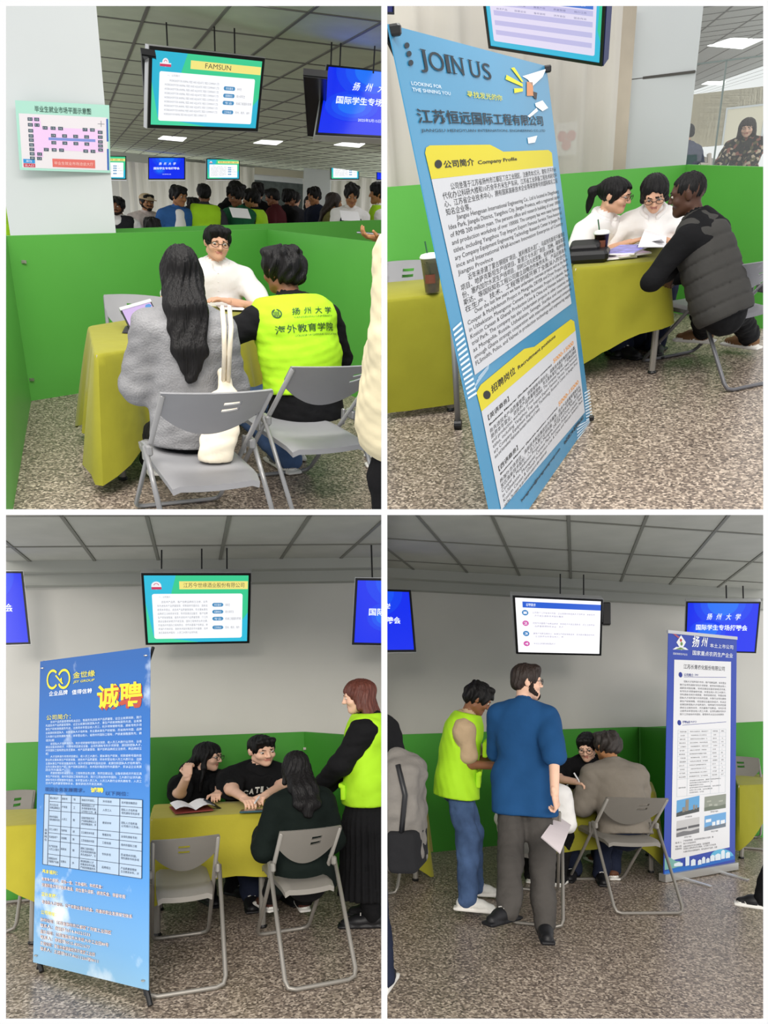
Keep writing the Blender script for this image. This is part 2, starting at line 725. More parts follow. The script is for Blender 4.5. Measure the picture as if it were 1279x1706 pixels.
def upright(room, name, A, B, z0, z1, m, thick=0.03, parent=None, kind='structure', back=True):
    """Upright slab whose visible face runs from A to B (left to right seen from the viewer)."""
    z1a, z1b = z1 if isinstance(z1, tuple) else (z1, z1)
    A, B = np.array(A[:2], float), np.array(B[:2], float)
    t = unit(B - A)
    nrm = np.array((-t[1], t[0])) * thick * (1 if back else -1)
    P = [(*A, z0), (*B, z0), (*(B + nrm), z0), (*(A + nrm), z0), (*A, z1a), (*B, z1b), (*(B + nrm), z1b), (*(A + nrm), z1a)]
    o = MB().hexa(P).build(name, m, room, parent)
    if kind:
        tag(o, kind=kind)
    return o


def extend(A, B, l=0.0, r=0.0):
    A, B = np.array(A, float), np.array(B, float)
    t = unit(B - A)
    return A - t * l, B + t * r


def ceiling(room, z, org, a, b, mt, ymax=40, gap=0.012):
    """Suspended ceiling: every tile an object under the ceiling, the bars one part."""
    a, b, org = np.array(a, float), np.array(b, float), np.array(org, float)
    x0, x1, y0, y1 = room.cell
    cells = []
    for i in range(-30, 31):
        for j in range(-14, 40):
            cs = [org + a * (i + p) + b * (j + q) for p, q in ((0, 0), (1, 0), (1, 1), (0, 1))]
            if min(c[1] for c in cs) < 1.0 or min(c[1] for c in cs) > ymax:
                continue
            px = [room.px((c[0], c[1], z)) for c in cs]
            if max(p[0] for p in px) < x0 or min(p[0] for p in px) > x1 or max(p[1] for p in px) < y0 or min(p[1] for p in px) > y1:
                continue
            cells.append((i, j))
    g = MB()
    hw = 0.014
    na, nb = unit(a), unit(b)
    for (i, j) in cells:
        c = org + a * i + b * j
        for (p, q, s) in ((c, c + a, nb), (c, c + b, na)):
            p, q = np.array((*p[:2], z)), np.array((*q[:2], z))
            s3 = np.array((*s[:2], 0)) * hw
            up = np.array((0, 0, .03))
            dn = np.array((0, 0, -.004))
            g.hexa([p - s3 + dn, q - s3 + dn, q + s3 + dn, p + s3 + dn, p - s3 + up, q - s3 + up, q + s3 + up, p + s3 + up])
    slab = MB()
    far = max(i[1] for i in cells) + 2
    il, ih = min(i[0] for i in cells) - 1, max(i[0] for i in cells) + 2
    jl = min(i[1] for i in cells) - 1
    C = [org + a * p + b * q for p, q in ((il, jl), (ih, jl), (ih, far), (il, far))]
    slab.hexa([(*c[:2], z + .05) for c in C] + [(*c[:2], z + .08) for c in C])
    root = slab.build('ceiling', M_bar, room)
    tag(root, kind='structure')
    root['label'] = 'suspended ceiling of large matt tiles in a dark grid'
    go = g.build('grid_bars', M_bar, room, root)
    tag(go, kind='stuff')
    me = None
    for (i, j) in cells:
        c = org + a * i + b * j
        if me is None:
            pa, pb = na * gap * 1.3, nb * gap * 1.3
            q = [pa + pb, a - pa + pb, a + b - pa - pb, b + pa - pb]
            me = new_mesh('tile', [(*k[:2], 0) for k in q] + [(*k[:2], .03) for k in q],
                          [(3, 2, 1, 0), (4, 5, 6, 7), (0, 1, 5, 4), (1, 2, 6, 5), (2, 3, 7, 6), (3, 0, 4, 7)], mt)
        link('tile', me, room, root, LM((c[0], c[1], z + .004)))
    return root


def curtain(room, name, A, B, z0, z1, m, amp=0.05, wave=0.22, seed=1, parent=None, thick=True):
    A, B = np.array(A[:2], float), np.array(B[:2], float)
    L = np.linalg.norm(B - A)
    t = (B - A) / L
    nr = np.array((t[1], -t[0]))
    n = int(L / wave * 8)
    r = random.Random(seed)
    ph = [r.uniform(-.5, .5) for _ in range(n + 1)]
    V, fs = [], []
    for i in range(n + 1):
        s = L * i / n
        off = amp * math.sin(2 * math.pi * s / wave + ph[i] * .4) + amp * .6 * math.sin(2 * math.pi * s / (wave * 2.7) + 1)
        p = A + t * s + nr * off
        V += [(*p, z0), (*p, z1)]
    for i in range(n):
        fs.append((2 * i, 2 * i + 2, 2 * i + 3, 2 * i + 1))
    o = MB().add(V, fs).build(name, m, room, parent, smooth=True)
    return o


def clip_part(room, parent, p, s=0.022):
    MB().box(p, (s * 1.5, .012, s)).box((p[0], p[1] - .008, p[2]), (s * .6, .012, s * .6)).build('clip', M_steel, room, parent)


PH = 1.2   # height of the green booth boards

# ---- upper left booth -------------------------------------------------------------------------
floor(TL, -9, 9, 2, 34)
zc = 2.95
v0 = TL.ray(130, 326)
bdir = unit((v0[0], v0[1], 0))
c0, c1 = TL.at(175, 57, z=zc), TL.at(520, 98, z=zc)
adir = unit(c1 - c0)
adir[2] = 0
ceiling(TL, zc, (*TL.at(212, 100, z=zc)[:2], 0), adir * 0.63, bdir * 1.27, M_tile_hall, ymax=40)
wl, wr = TL.at(185, 253, z=zc), TL.at(635, 253, z=zc)
wr[1] = wl[1]
wl, wr = extend(wl, wr, 14, 8)
hall = upright(TL, 'wall_back', wl, wr, 0, zc + .4, M_wall, .2)
hall['label'] = 'far wall of the hall behind the crowd'
bm = MB()
td = unit((wr - wl)[:2])
fn = np.array((td[1], -td[0]))
for (o1, z1) in ((.12, zc - .02), (.30, zc - .02)):
    pass
upright(TL, 'trim_1', np.array(wl[:2]) + fn * .5, np.array(wr[:2]) + fn * .5, zc - .30, zc + .02, M_beam, .5)
fA, fB = np.array(wl[:2]) + fn * .25, np.array(wr[:2]) + fn * .25
dz = TL.ppm((0, fA[1] * .5 + fB[1] * .5, 1.5))
tag(curtain(TL, 'hall_curtain', *[TL.pt(x, 330, dz * 1.01)[:2] for x in (150, 424)], 0, zc - .1, M_curtain, .07, .42),
    'long pale curtain across the far end of the hall left of the doorway', 'curtain')
tag(curtain(TL, 'hall_curtain', *[TL.pt(x, 330, dz * 1.01)[:2] for x in (549, 645)], 0, zc - .1, M_curtain, .07, .42, 5),
    'short pale curtain in the far corner right of the white pillar', 'curtain')
# doorway between the curtains, and the pillar beside it
dA, dB = TL.pt(424, 330, dz * 1.02), TL.pt(504, 330, dz * 1.02)
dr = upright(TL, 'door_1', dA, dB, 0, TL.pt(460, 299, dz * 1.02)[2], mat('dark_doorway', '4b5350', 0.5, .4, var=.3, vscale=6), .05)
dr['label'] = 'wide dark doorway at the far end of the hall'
upright(TL, 'trim_2', dA, dB, TL.pt(460, 303, dz * 1.02)[2], TL.pt(460, 295, dz * 1.02)[2], M_column, .1, kind='structure', back=False)
upright(TL, 'trim_3', TL.pt(424, 330, dz * 1.03), TL.pt(504, 330, dz * 1.03), TL.pt(460, 295, dz)[2], zc - .1, mat('beige_overdoor', 'b9b3a0', .7), .05)
pA, pB = TL.pt(505, 330, dz * 1.05), TL.pt(549, 330, dz * 1.05)
po = upright(TL, 'column', pA, pB, 0, zc, M_column, .6)
po['label'] = 'far white pillar beside the dark doorway'
# big near column
ppm = 205
cA, cB = TL.pt(8, 330, ppm * 1.01), TL.pt(188, 330, ppm)
cn = bdir[:2] * .8
col = MB().hexa([(*cA[:2], 0), (*cB[:2], 0), (*(cB[:2] + cn), 0), (*(cA[:2] + cn), 0), (*cA[:2], zc - .01), (*cB[:2], zc - .01), (*(cB[:2] + cn), zc - .01), (*(cA[:2] + cn), zc - .01)]).build('column', M_column, TL)
tag(col, kind='structure')
col['label'] = 'thick white column with the floor plan poster'
COLUMN_TL = (cA, cB)


def board(room, name, pA, pB, label, lA=0.0, lB=0.0, m=None, back=True, clips=(), thick=0.025):
    """Booth board from pA to pB, each (column, row of the foot, row of the top)."""
    A, B = room.at(pA[0], pA[1], z=0), room.at(pB[0], pB[1], z=0)
    za, zb = [room.at(p[0], p[2], y=q[1])[2] for p, q in ((pA, A), (pB, B))]
    L0 = np.linalg.norm(B - A)
    g = (zb - za) / L0
    z = (za - g * lA, zb + g * lB)
    A, B = extend(A, B, lA, lB)
    o = upright(room, name, A, B, 0, z, m or M_green, thick, kind=None, back=back)
    tag(o, label, 'partition', 'green booth boards')
    for (px, py) in clips:
        r = room.ray(px, py)
        t = np.array((B - A)[:2])
        n = np.array((-t[1], t[0]))
        k = n.dot(A[:2]) / n.dot(r[:2])
        p = r * k
        p[2] += room.h
        clip_part(room, o, p - unit(np.array((*r[:2], 0))) * .01)
    return A, B, z


TLb = board(TL, 'booth_partition', (52, 668, 396), (445, 606, 382), 'bright green board behind the young man in the white shirt', clips=((40, 436), (53, 632)))
TLr = board(TL, 'booth_partition', (445, 606, 382), (640, 680, 406), 'bright green board beside the seated man in the neon vest', lB=1.2, clips=((445, 413),))
a = TL.at(52, 668, z=0)
f_ = TL.at(52, 668, z=0)
g_ = TL.at(22, 848, z=0)
lx = unit(np.array((g_ - f_)[:2]))
o = upright(TL, 'booth_partition', a[:2] + lx * 3.0, a, 0, PH, M_green, .025, kind=None)
tag(o, 'bright green board at the open left edge of the tablet table booth', 'partition')
board(TL, 'booth_partition', (186, 606, 384), (640, 598, 364), 'second green board behind, between the booth and the standing crowd', lA=.3, lB=.3)

# ---- upper right booth ------------------------------------------------------------------------
floor(TR, -9, 9, 2, 22)
TRc = TR.at(1116, 520, z=0)
TRb = board(TR, 'booth_partition', (645, 622, 311), (1116, 520, 277), 'long green board below the curtained window', lA=.6)
TRr = board(TR, 'booth_partition', (1116, 520, 277), (1272, 548, 284), 'green board behind the man in the quilted vest', lB=.5, clips=((1117, 303),))
# window wall with a sheer curtain
ws = TR.ppm(TRc)
bt = unit((TRb[1] - TRb[0])[:2])
wn2 = np.array((*(np.array((-bt[1], bt[0])) * .75), 0))
wA, wB = TRb[0] + wn2, TRb[1] + wn2
wb = upright(TR, 'wall_back', wA, wB, 0, 4.2, mat('dim_window_wall', 'b9ae9c', .8, var=.25, vscale=1.2), .1)
wb['label'] = 'dim window wall behind the sheer curtain'
wn = unit(np.array((-(wB - wA)[1], (wB - wA)[0])))


def on_line(room, px, A, B):
    """Floor-plan point of the upright plane through A and B on the sight line of a pixel column."""
    r = room.ray(px, 220)
    t = np.array((B - A)[:2])
    n = np.array((-t[1], t[0]))
    return r[:2] * (n.dot(A[:2]) / n.dot(r[:2]))


cw = np.array((*(wn * .25), 0))
cA, cB = wA - cw, wB - cw
curt = curtain(TR, 'sheer_curtain', cA[:2], on_line(TR, 1025, cA, cB), .05, 4.1, None, .055, .30, 3)
tag(curt, 'white sheer curtain hanging across the window behind the poster stand', 'curtain')
ms = bpy.data.materials.new('sheer_fabric')
ms.use_nodes = True
nt = ms.node_tree
b = nt.nodes['Principled BSDF']
b.inputs['Base Color'].default_value = lin('e0ddd6')
b.inputs['Roughness'].default_value = .9
tr = nt.nodes.new('ShaderNodeBsdfTransparent')
mx = nt.nodes.new('ShaderNodeMixShader')
mx.inputs[0].default_value = .6
nt.links.new(tr.outputs[0], mx.inputs[1])
nt.links.new(b.outputs[0], mx.inputs[2])
nt.links.new(mx.outputs[0], nt.nodes['Material Output'].inputs['Surface'])
curt.data.materials.clear()
curt.data.materials.append(ms)
# notice seen through the curtain
pn_ = on_line(TR, 943, cA + cw * .75, cB + cw * .75)
nA, nB = TR.at(927, 206, y=pn_[1]), TR.at(960, 257, y=pn_[1])
nt_ = MB()
nt_.box(((nA[0] + nB[0]) / 2, nA[1], (nA[2] + nB[2]) / 2), (nB[0] - nA[0], .02, nA[2] - nB[2]))
no = nt_.build('window_notice', mat('notice_paper', 'e9e6e2', .7), TR)
tag(no, 'white notice with a red emblem on the window behind the sheer curtain', 'notice')
rd = MB()
for k in range(3):
    w = 2 * math.pi * k / 3 + .5
    c = np.array(((nA[0] + nB[0]) / 2 + .045 * math.cos(w), nA[1] - .015, (nA[2] + nB[2]) / 2 + .045 * math.sin(w)))
    rd.add([c + (0.04 * math.cos(x), 0, .04 * math.sin(x)) for x in np.linspace(0, 2 * math.pi, 12, endpoint=False)], [tuple(range(12))])
rd.build('emblem', mat('notice_red', 'c8323c', .6), TR, no)
# pillar
pA, pB = TR.pt(1027, 220, ws * 1.0), TR.pt(1143, 220, ws * .985)
pB[1] = pA[1] * 1.004
pA2 = TR.pt(1006, 220, ws * .93)
pil = MB()
for (z0, z1) in ((0, TR.pt(1080, 132.5, ws)[2]), (TR.pt(1080, 131, ws)[2], 4.2)):
    pil.hexa([(*pA[:2], z0), (*pB[:2], z0), (pB[0], pA2[1], z0), (*pA2[:2], z0), (*pA[:2], z1), (*pB[:2], z1), (pB[0], pA2[1], z1), (*pA2[:2], z1)])
po = pil.build('column', M_column, TR)
tag(po, kind='structure')
po['label'] = 'square white pillar with one joint between its cladding panels'
js = MB()
zj = TR.pt(1080, 131.7, ws)[2]
js.box(((pA[0] + pB[0]) / 2, (pA[1] + pA2[1]) / 2, zj), (abs(pB[0] - pA[0]) - .02, abs(pA2[1] - pA[1]) - .02, .02)).build('joint', mat('dark_joint', '55534f', .8), TR, po)
# glazed office right of the pillar
gs = ws * .965
gA, gB = TR.pt(1140, 220, gs), TR.pt(1290, 220, gs)
gB[1] = gA[1]
Mg = bpy.data.materials.new('clear_glass')
Mg.use_nodes = True
nt = Mg.node_tree
nt.nodes.remove(nt.nodes['Principled BSDF'])
gl = nt.nodes.new('ShaderNodeBsdfGlossy')
gl.inputs['Roughness'].default_value = .03
tr = nt.nodes.new('ShaderNodeBsdfTransparent')
tr.inputs[0].default_value = (.93, .95, .94, 1)
mx = nt.nodes.new('ShaderNodeMixShader')
mx.inputs[0].default_value = .07
nt.links.new(tr.outputs[0], mx.inputs[1])
nt.links.new(gl.outputs[0], mx.inputs[2])
nt.links.new(mx.outputs[0], nt.nodes['Material Output'].inputs['Surface'])
xj = TR.pt(1193, 220, gs)[0]
zt = TR.pt(1193, 107, gs)[2]
win = MB().box(((gA[0] + xj) / 2 - .004, gA[1], zt / 2), (xj - gA[0] - .008, .012, zt - .02)).build('window_1', Mg, TR)
tag(win, kind='structure')
win['label'] = 'glass wall pane beside the white pillar'
dor = MB().box(((gB[0] + xj) / 2 + .004, gA[1], zt / 2), (gB[0] - xj - .008, .012, zt - .02)).build('door_1', Mg, TR)
tag(dor, kind='structure')
dor['label'] = 'glass door pane with a steel lever handle'
tr_ = MB().box(((gA[0] + gB[0]) / 2, gA[1], zt + .8), (gB[0] - gA[0], .012, 1.58)).build('window_2', Mg, TR)
tag(tr_, kind='structure')
tr_['label'] = 'glass transom above the glass door'
fr = MB().box((xj, gA[1], zt / 2), (.014, .02, zt)).box(((gA[0] + gB[0]) / 2, gA[1], zt), (gB[0] - gA[0], .02, .014))
fo = fr.build('trim_1', mat('glass_edge', '7f8a86', .3, .5), TR)
tag(fo, kind='structure')
hd = MB()
h1, h2 = TR.pt(1181, 257, gs * 1.01), TR.pt(1181, 281, gs * 1.01)
hd.tube([h1, h2], .022, 8)
h3 = TR.pt(1166, 274, gs * 1.01)
h4 = TR.pt(1180, 274, gs * 1.01)
hd.tube([h3, h4], .016, 8).tube([h3, h3 + (0, .03, -.05)], .016, 8)
hd.build('handle', M_steel, TR, dor)
# office behind the glass
os_ = gs * .62
bk = TR.pt(1200, 220, os_)[1]
zo = TR.pt(1200, 152, os_)[2]
gy = gA[1] + .05
xo = (gA[0] - 1.5, gB[0] + 4)
co = MB().add([(xo[0], gy, TR.h + (TR.pt(1200, 100, gs)[2] - TR.h) * 1.75), (xo[1], gy, TR.h + (TR.pt(1200, 100, gs)[2] - TR.h) * 1.75), (xo[1], bk, zo + .35), (xo[0], bk, zo + .35)], [(3, 2, 1, 0)])


def office():
    zt2 = 2.75
    by = TR.at(1200, 152, z=zt2)[1]
    c = MB().hexa([(xo[0], gy, zt2), (xo[1], gy, zt2), (xo[1], by, zt2), (xo[0], by, zt2), (xo[0], gy, zt2 + .1), (xo[1], gy, zt2 + .1), (xo[1], by, zt2 + .1), (xo[0], by, zt2 + .1)])
    ce = c.build('ceiling', mat('office_ceiling', 'c9cac6', .9, .1), TR)
    tag(ce, kind='structure')
    ce['label'] = 'pale office ceiling behind the glass'
    bars = MB()
    for k in range(12):
        y = gy + .6 + k * .9
        if y < by:
            bars.box(((xo[0] + xo[1]) / 2, y, zt2 - .004), (xo[1] - xo[0], .025, .006))
    for k in range(14):
        x = xo[0] + k * .62
        bars.box((x, (gy + by) / 2, zt2 - .004), (.025, by - gy, .006))
    tag(bars.build('grid_bars', M_bar, TR, ce), kind='stuff')
    # back wall with a door opening
    dl, dr_ = TR.at(1207, 220, y=by)[0], TR.at(1268, 220, y=by)[0]
    zd = TR.at(1235, 180, y=by)[2]
    Mw = mat('cream_office_wall', 'e3dcc6', .8, .2)
    w = MB()
    w.box(((xo[0] + dl) / 2, by + .06, zt2 / 2), (dl - xo[0], .12, zt2)).box(((xo[1] + dr_) / 2, by + .06, zt2 / 2), (xo[1] - dr_, .12, zt2))
    w.box(((dl + dr_) / 2, by + .06, (zt2 + zd) / 2), (dr_ - dl, .12, zt2 - zd))
    wo = w.build('wall_office', Mw, TR)
    tag(wo, kind='structure')
    wo['label'] = 'cream office wall around an open doorway'
    f = MB()
    f.box((dl - .05, by - .02, zd / 2), (.1, .05, zd)).box((dr_ + .05, by - .02, zd / 2), (.1, .05, zd)).box(((dl + dr_) / 2, by - .02, zd + .05), (dr_ - dl + .2, .05, .1))
    tag(f.build('trim_2', M_column, TR), kind='structure')
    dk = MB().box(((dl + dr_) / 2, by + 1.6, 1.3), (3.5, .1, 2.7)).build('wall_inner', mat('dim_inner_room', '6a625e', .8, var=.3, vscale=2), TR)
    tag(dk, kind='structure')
    fl = MB().box(((xo[0] + xo[1]) / 2, (gy + by + 2) / 2, -.05), (xo[1] - xo[0], by + 2 - gy, .06)).build('floor_office', M_floor, TR)
    tag(fl, kind='structure')
    Ml = screen_mat('ffffff', 2.2)
    for (q, lab) in ((((1178, 77), (1218, 64), (1272, 66), (1236, 82)), 'large square ceiling light panel nearest the glass in the office'),
                     (((1168, 141), (1178, 136), (1209, 136), (1203, 142)), 'smaller ceiling light panel deeper in the office')):
        P = [TR.at(*k, z=zt2 - .012) for k in q]
        m = MB().hexa(P + [p + np.array((0, 0, .02)) for p in P]).build('ceiling_light', Ml, TR)
        tag(m, lab, 'light')
    return by, zt2


OFFICE_Y, OFFICE_Z = office()

# ---- lower left booth ---------------------------------------------------------------------------
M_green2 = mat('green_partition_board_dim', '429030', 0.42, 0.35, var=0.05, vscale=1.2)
floor(BL, -9, 9, 2, 16)
zc = 2.85
wA, wB = BL.at(10, 945, z=zc), BL.at(640, 938, z=zc)
wA, wB = extend(wA, wB, 2, 2)
w = upright(BL, 'wall_back', wA, wB, 0, zc + .1, M_wall, .1)
w['label'] = 'plain white wall above the green boards with three hanging screens'
nv = np.array((-(wB - wA)[1], (wB - wA)[0]))
nv = -unit(nv)
for (d0, z0, z1, nm) in ((.32, zc - .10, zc + .05, 'trim_1'), (.16, zc - .21, zc - .10, 'trim_2')):
    upright(BL, nm, wA[:2] + nv * d0, wB[:2] + nv * d0, z0, z1, M_beam, d0)
ceiling(BL, zc, (*BL.at(244, 859, z=zc)[:2], 0), unit((wB - wA) * (1, 1, 0)) * .6, np.array((0, 1.15, 0)), M_tile, ymax=max(wA[1], wB[1]))
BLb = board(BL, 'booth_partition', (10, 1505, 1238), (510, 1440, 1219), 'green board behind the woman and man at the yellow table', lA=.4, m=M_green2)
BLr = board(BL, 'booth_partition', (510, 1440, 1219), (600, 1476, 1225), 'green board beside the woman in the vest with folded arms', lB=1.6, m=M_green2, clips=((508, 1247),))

# ---- lower right booth --------------------------------------------------------------------------
floor(BR, -9, 9, 2, 18)
zc = 3.04
wA, wB = BR.at(645, 954, z=zc), BR.at(1271, 990, z=zc)
wA, wB = extend(wA, wB, 2, 2)
w = upright(BR, 'wall_back', wA, wB, 0, zc + .1, M_wall, .1)
w['label'] = 'plain white wall above the green boards behind the standing men'
nv = np.array((-(wB - wA)[1], (wB - wA)[0]))
nv = -unit(nv)
for (d0, z0, z1, nm) in ((.34, zc - .11, zc + .05, 'trim_1'), (.17, zc - .22, zc - .11, 'trim_2')):
    upright(BR, nm, wA[:2] + nv * d0, wB[:2] + nv * d0, z0, z1, M_beam, d0)
ceiling(BR, zc, (*BR.at(819, 859, z=zc)[:2], 0), unit((wB - wA) * (1, 1, 0)) * .66, np.array((0, 1.25, 0)), M_tile, ymax=max(wA[1], wB[1]))
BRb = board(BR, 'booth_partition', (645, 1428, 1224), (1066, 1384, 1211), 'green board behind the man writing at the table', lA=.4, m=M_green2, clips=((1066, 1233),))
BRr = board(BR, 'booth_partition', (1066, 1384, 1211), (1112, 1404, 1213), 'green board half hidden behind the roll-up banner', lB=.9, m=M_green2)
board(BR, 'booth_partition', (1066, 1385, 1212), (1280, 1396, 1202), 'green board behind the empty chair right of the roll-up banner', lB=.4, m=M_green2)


# ================================================================ furniture
M_chair = mat('grey_chair_plastic', '8d8d90', 0.45, 0.35, var=0.03)
M_chair2 = mat('warm_grey_chair_plastic', '807c75', 0.45, 0.35, var=0.03)
M_tube = mat('grey_enamelled_tube', '8f8f90', 0.35, 0.5, 0.3)
M_tube2 = mat('silver_grey_tube', '8b8780', 0.35, 0.5, 0.3)
M_cloth = mat('yellow_green_tablecloth', '908d26', 0.75, 0.2, var=0.05, vscale=5, bump=0.25, bscale=9, sheen=.1)
M_cloth2 = mat('yellow_tablecloth', 'a89f2e', 0.75, 0.2, var=0.05, vscale=5, bump=0.25, bscale=9, sheen=.1)
M_black = mat('black_plastic', '18181a', 0.4, 0.4)
M_silver = mat('silver_edge', 'c9cacc', 0.3, 0.5, 0.5)
M_paper = mat('white_paper', 'f2f0f2', 0.8, 0.2)
M_wood = mat('pale_table_board', 'c9c4b8', 0.6)


def chair(room, label, pL, pR, zt=0.72, ds=1.5, dark=False, fold_x=0.0, m=None, mt=None, yaw=None, wid=None, slot=.0, zsf=None):
    """Steel-tube folding chair; pL, pR: where the upper corners of its back are seen (its own left and right)."""
    L, R = room.at(*pL, z=zt), room.at(*pR, z=zt)
    xa = (R - L)[:2]
    w = np.linalg.norm(xa)
    y_ = math.atan2(xa[1], xa[0])
    if yaw is not None:
        w = w * max(.5, math.cos(y_ - math.radians(yaw)))
        y_ = math.radians(yaw)
    yaw = y_
    mid = (L + R)[:2] / 2
    if wid:
        w = wid
    yb = -.20 * ds                                     # back top behind the seat centre
    fwd = np.array((-math.sin(yaw), math.cos(yaw)))
    org = mid - fwd * yb
    m, mt = m or M_chair, mt or M_tube
    t = thing(room, 'folding_chair', label, 'chair', (*org, 0), yaw, 'folding chairs of the booths')
    hw = w / 2 - .011
    zs = zt * (zsf or .43 / .72)
    fy, ry = .24 * ds, -.30 * ds
    r = .0125

    def u_frame(top, foot, name):
        b = .05
        pts = []
        for s in (-1, 1):
            e = []
            e.append(np.array((s * hw, top[0], top[1])))
            d = np.array((0, foot[0] - top[0], foot[1] - top[1]))
            f = np.array((s * hw, foot[0], foot[1]))
            e.append(f - unit(d) * b)
            e.append(f - unit(d) * b * .25 + (-s * b * .25, 0, 0))
            e.append(f + (-s * b, 0, 0))
            pts += e if s < 0 else e[::-1]
        MB().tube(pts, r, 8).build(name, mt, room, t, smooth=True)

    u_frame((yb, zt - .005), (fy, r), 'front_frame')
    zh = zs + .10
    k = (zt - zh) / zt
    yh = yb + (fy - yb) * k
    hw += .024
    u_frame((yh, zh), (ry, r), 'rear_frame')
    hw -= .024
    for s in (-1, 1):
        b = MB().box((s * (hw + .012), yh, zh - .012), (.03, .05 * ds, .05), bev=.008)
        b.box((s * (hw + .012), yh + .05 * ds, zh - .05), (.016, .03, .09), bev=.005)
        b.build('hinge_bracket', mt, room, t)
    # seat: dished slab with a rolled lip
    sw = w / 2 - .03
    V, fs = [], []
    nx, ny = 12, 12
    y0, y1 = -.17 * ds, .23 * ds

    def hgt(a, b):
        e = max(0, abs(a) - .8) / .2
        f = max(0, b - .85) / .15
        g = max(0, .12 - b) / .12
        return zs + .012 * abs(a) ** 2 - .016 * e * e - .03 * f * f - .02 * g * g
    for j in range(ny + 1):
        for i in range(nx + 1):
            a, b = 2 * i / nx - 1, j / ny
            xr = sw * (1 - .10 * max(0, (b - .75) / .25) ** 2 - .05 * max(0, (.15 - b) / .15) ** 2)
            V.append((a * xr, y0 + (y1 - y0) * b, hgt(a, b)))
    n = len(V)
    V += [(x * .985, y, z - .028) for x, y, z in V]
    q = lambda i, j: j * (nx + 1) + i
    for j in range(ny):
        for i in range(nx):
            fs += [(q(i, j), q(i + 1, j), q(i + 1, j + 1), q(i, j + 1)), (n + q(i, j), n + q(i, j + 1), n + q(i + 1, j + 1), n + q(i + 1, j))]
    for j in range(ny):
        fs += [(q(0, j), q(0, j + 1), n + q(0, j + 1), n + q(0, j)), (q(nx, j + 1), q(nx, j), n + q(nx, j), n + q(nx, j + 1))]
    for i in range(nx):
        fs += [(q(i + 1, 0), q(i, 0), n + q(i, 0), n + q(i + 1, 0)), (q(i, ny), q(i + 1, ny), n + q(i + 1, ny), n + q(i, ny))]
    shade_auto(MB().add(V, fs).build('seat', m, room, t), 50)
    # backrest: shield with two hand slots
    xs = np.linspace(-1, 1, 25)
    xs = np.sort(np.concatenate([xs, [-.17 + slot, .17 + slot]]))
    vs = [0, .04, .22, .30, .38, .46, .62, .8, 1]
    V, fs = [], []
    bw = w / 2 - .004
    for v in vs:
        for a in xs:
            dep = (.085 + .125 * math.cos(a * math.pi / 2) ** .8) * zt / .72
            dep = dep if abs(a) < .97 else .075
            crown = .006 * (1 - a * a)
            z = zt + .006 + crown - v * dep
            yy = yb + (fy - yb) * (zt - z) / zt - .030 * ds * (1 - a * a) - .004
            V.append((a * bw, yy, z))
    k = len(xs)
    N = len(V)
    th = .014 * ds
    V += [(x, y + th, z) for x, y, z in V]
    hole = set()
    for j in (2, 4):
        for i in range(k - 1):
            c = (xs[i] + xs[i + 1]) / 2
            if abs(c - slot) < .17:
                hole.add((i, j))
    for j in range(len(vs) - 1):
        for i in range(k - 1):
            if (i, j) in hole:
                continue
            a, b, c, d = j * k + i, j * k + i + 1, j * k + k + i + 1, j * k + k + i
            fs += [(a, d, c, b), (N + a, N + b, N + c, N + d)]
            for (p, q2, nb) in ((a, b, (i, j - 1)), (b, c, (i + 1, j)), (c, d, (i, j + 1)), (d, a, (i - 1, j))):
                if nb in hole or not (0 <= nb[0] < k - 1 and 0 <= nb[1] < len(vs) - 1):
                    fs.append((p, q2, N + q2, N + p))
    shade_auto(MB().add(V, fs).build('backrest', m, room, t), 40)
    return t, org, yaw


def table(room, label, corners, zt=0.74, inset=.12, legs=((0, 0), (1, 0), (1, 1), (0, 1)), splay=0.0):
    """Trestle table: corners front-left, front-right, back-right, back-left on the floor plan."""
    C = [np.array(c[:2], float) for c in corners]
    c0 = sum(C) / 4
    t = thing(room, 'folding_table', label, 'table', (*c0, 0), 0, 'folding tables under cloths')
    q = [c - c0 for c in C]
    MB().hexa([(*p, zt - .03) for p in q] + [(*p, zt - .006) for p in q]).build('tabletop', M_wood, room, t)
    for (a, b) in legs:
        i = [(0, 0), (1, 0), (1, 1), (0, 1)].index((a, b))
        p = q[i] * (1 - inset)
        f = q[i] * (1 - inset + splay)
        mb = MB().tube([(*p, zt - .03), (*f, .01)], .022, 8)
        mb.build('leg', M_tube2, room, t)
        MB().lathe([(.026, 0), (.03, .008), (.024, .02)], (*f, .0), 10).build('foot', M_black, room, t)
    return t


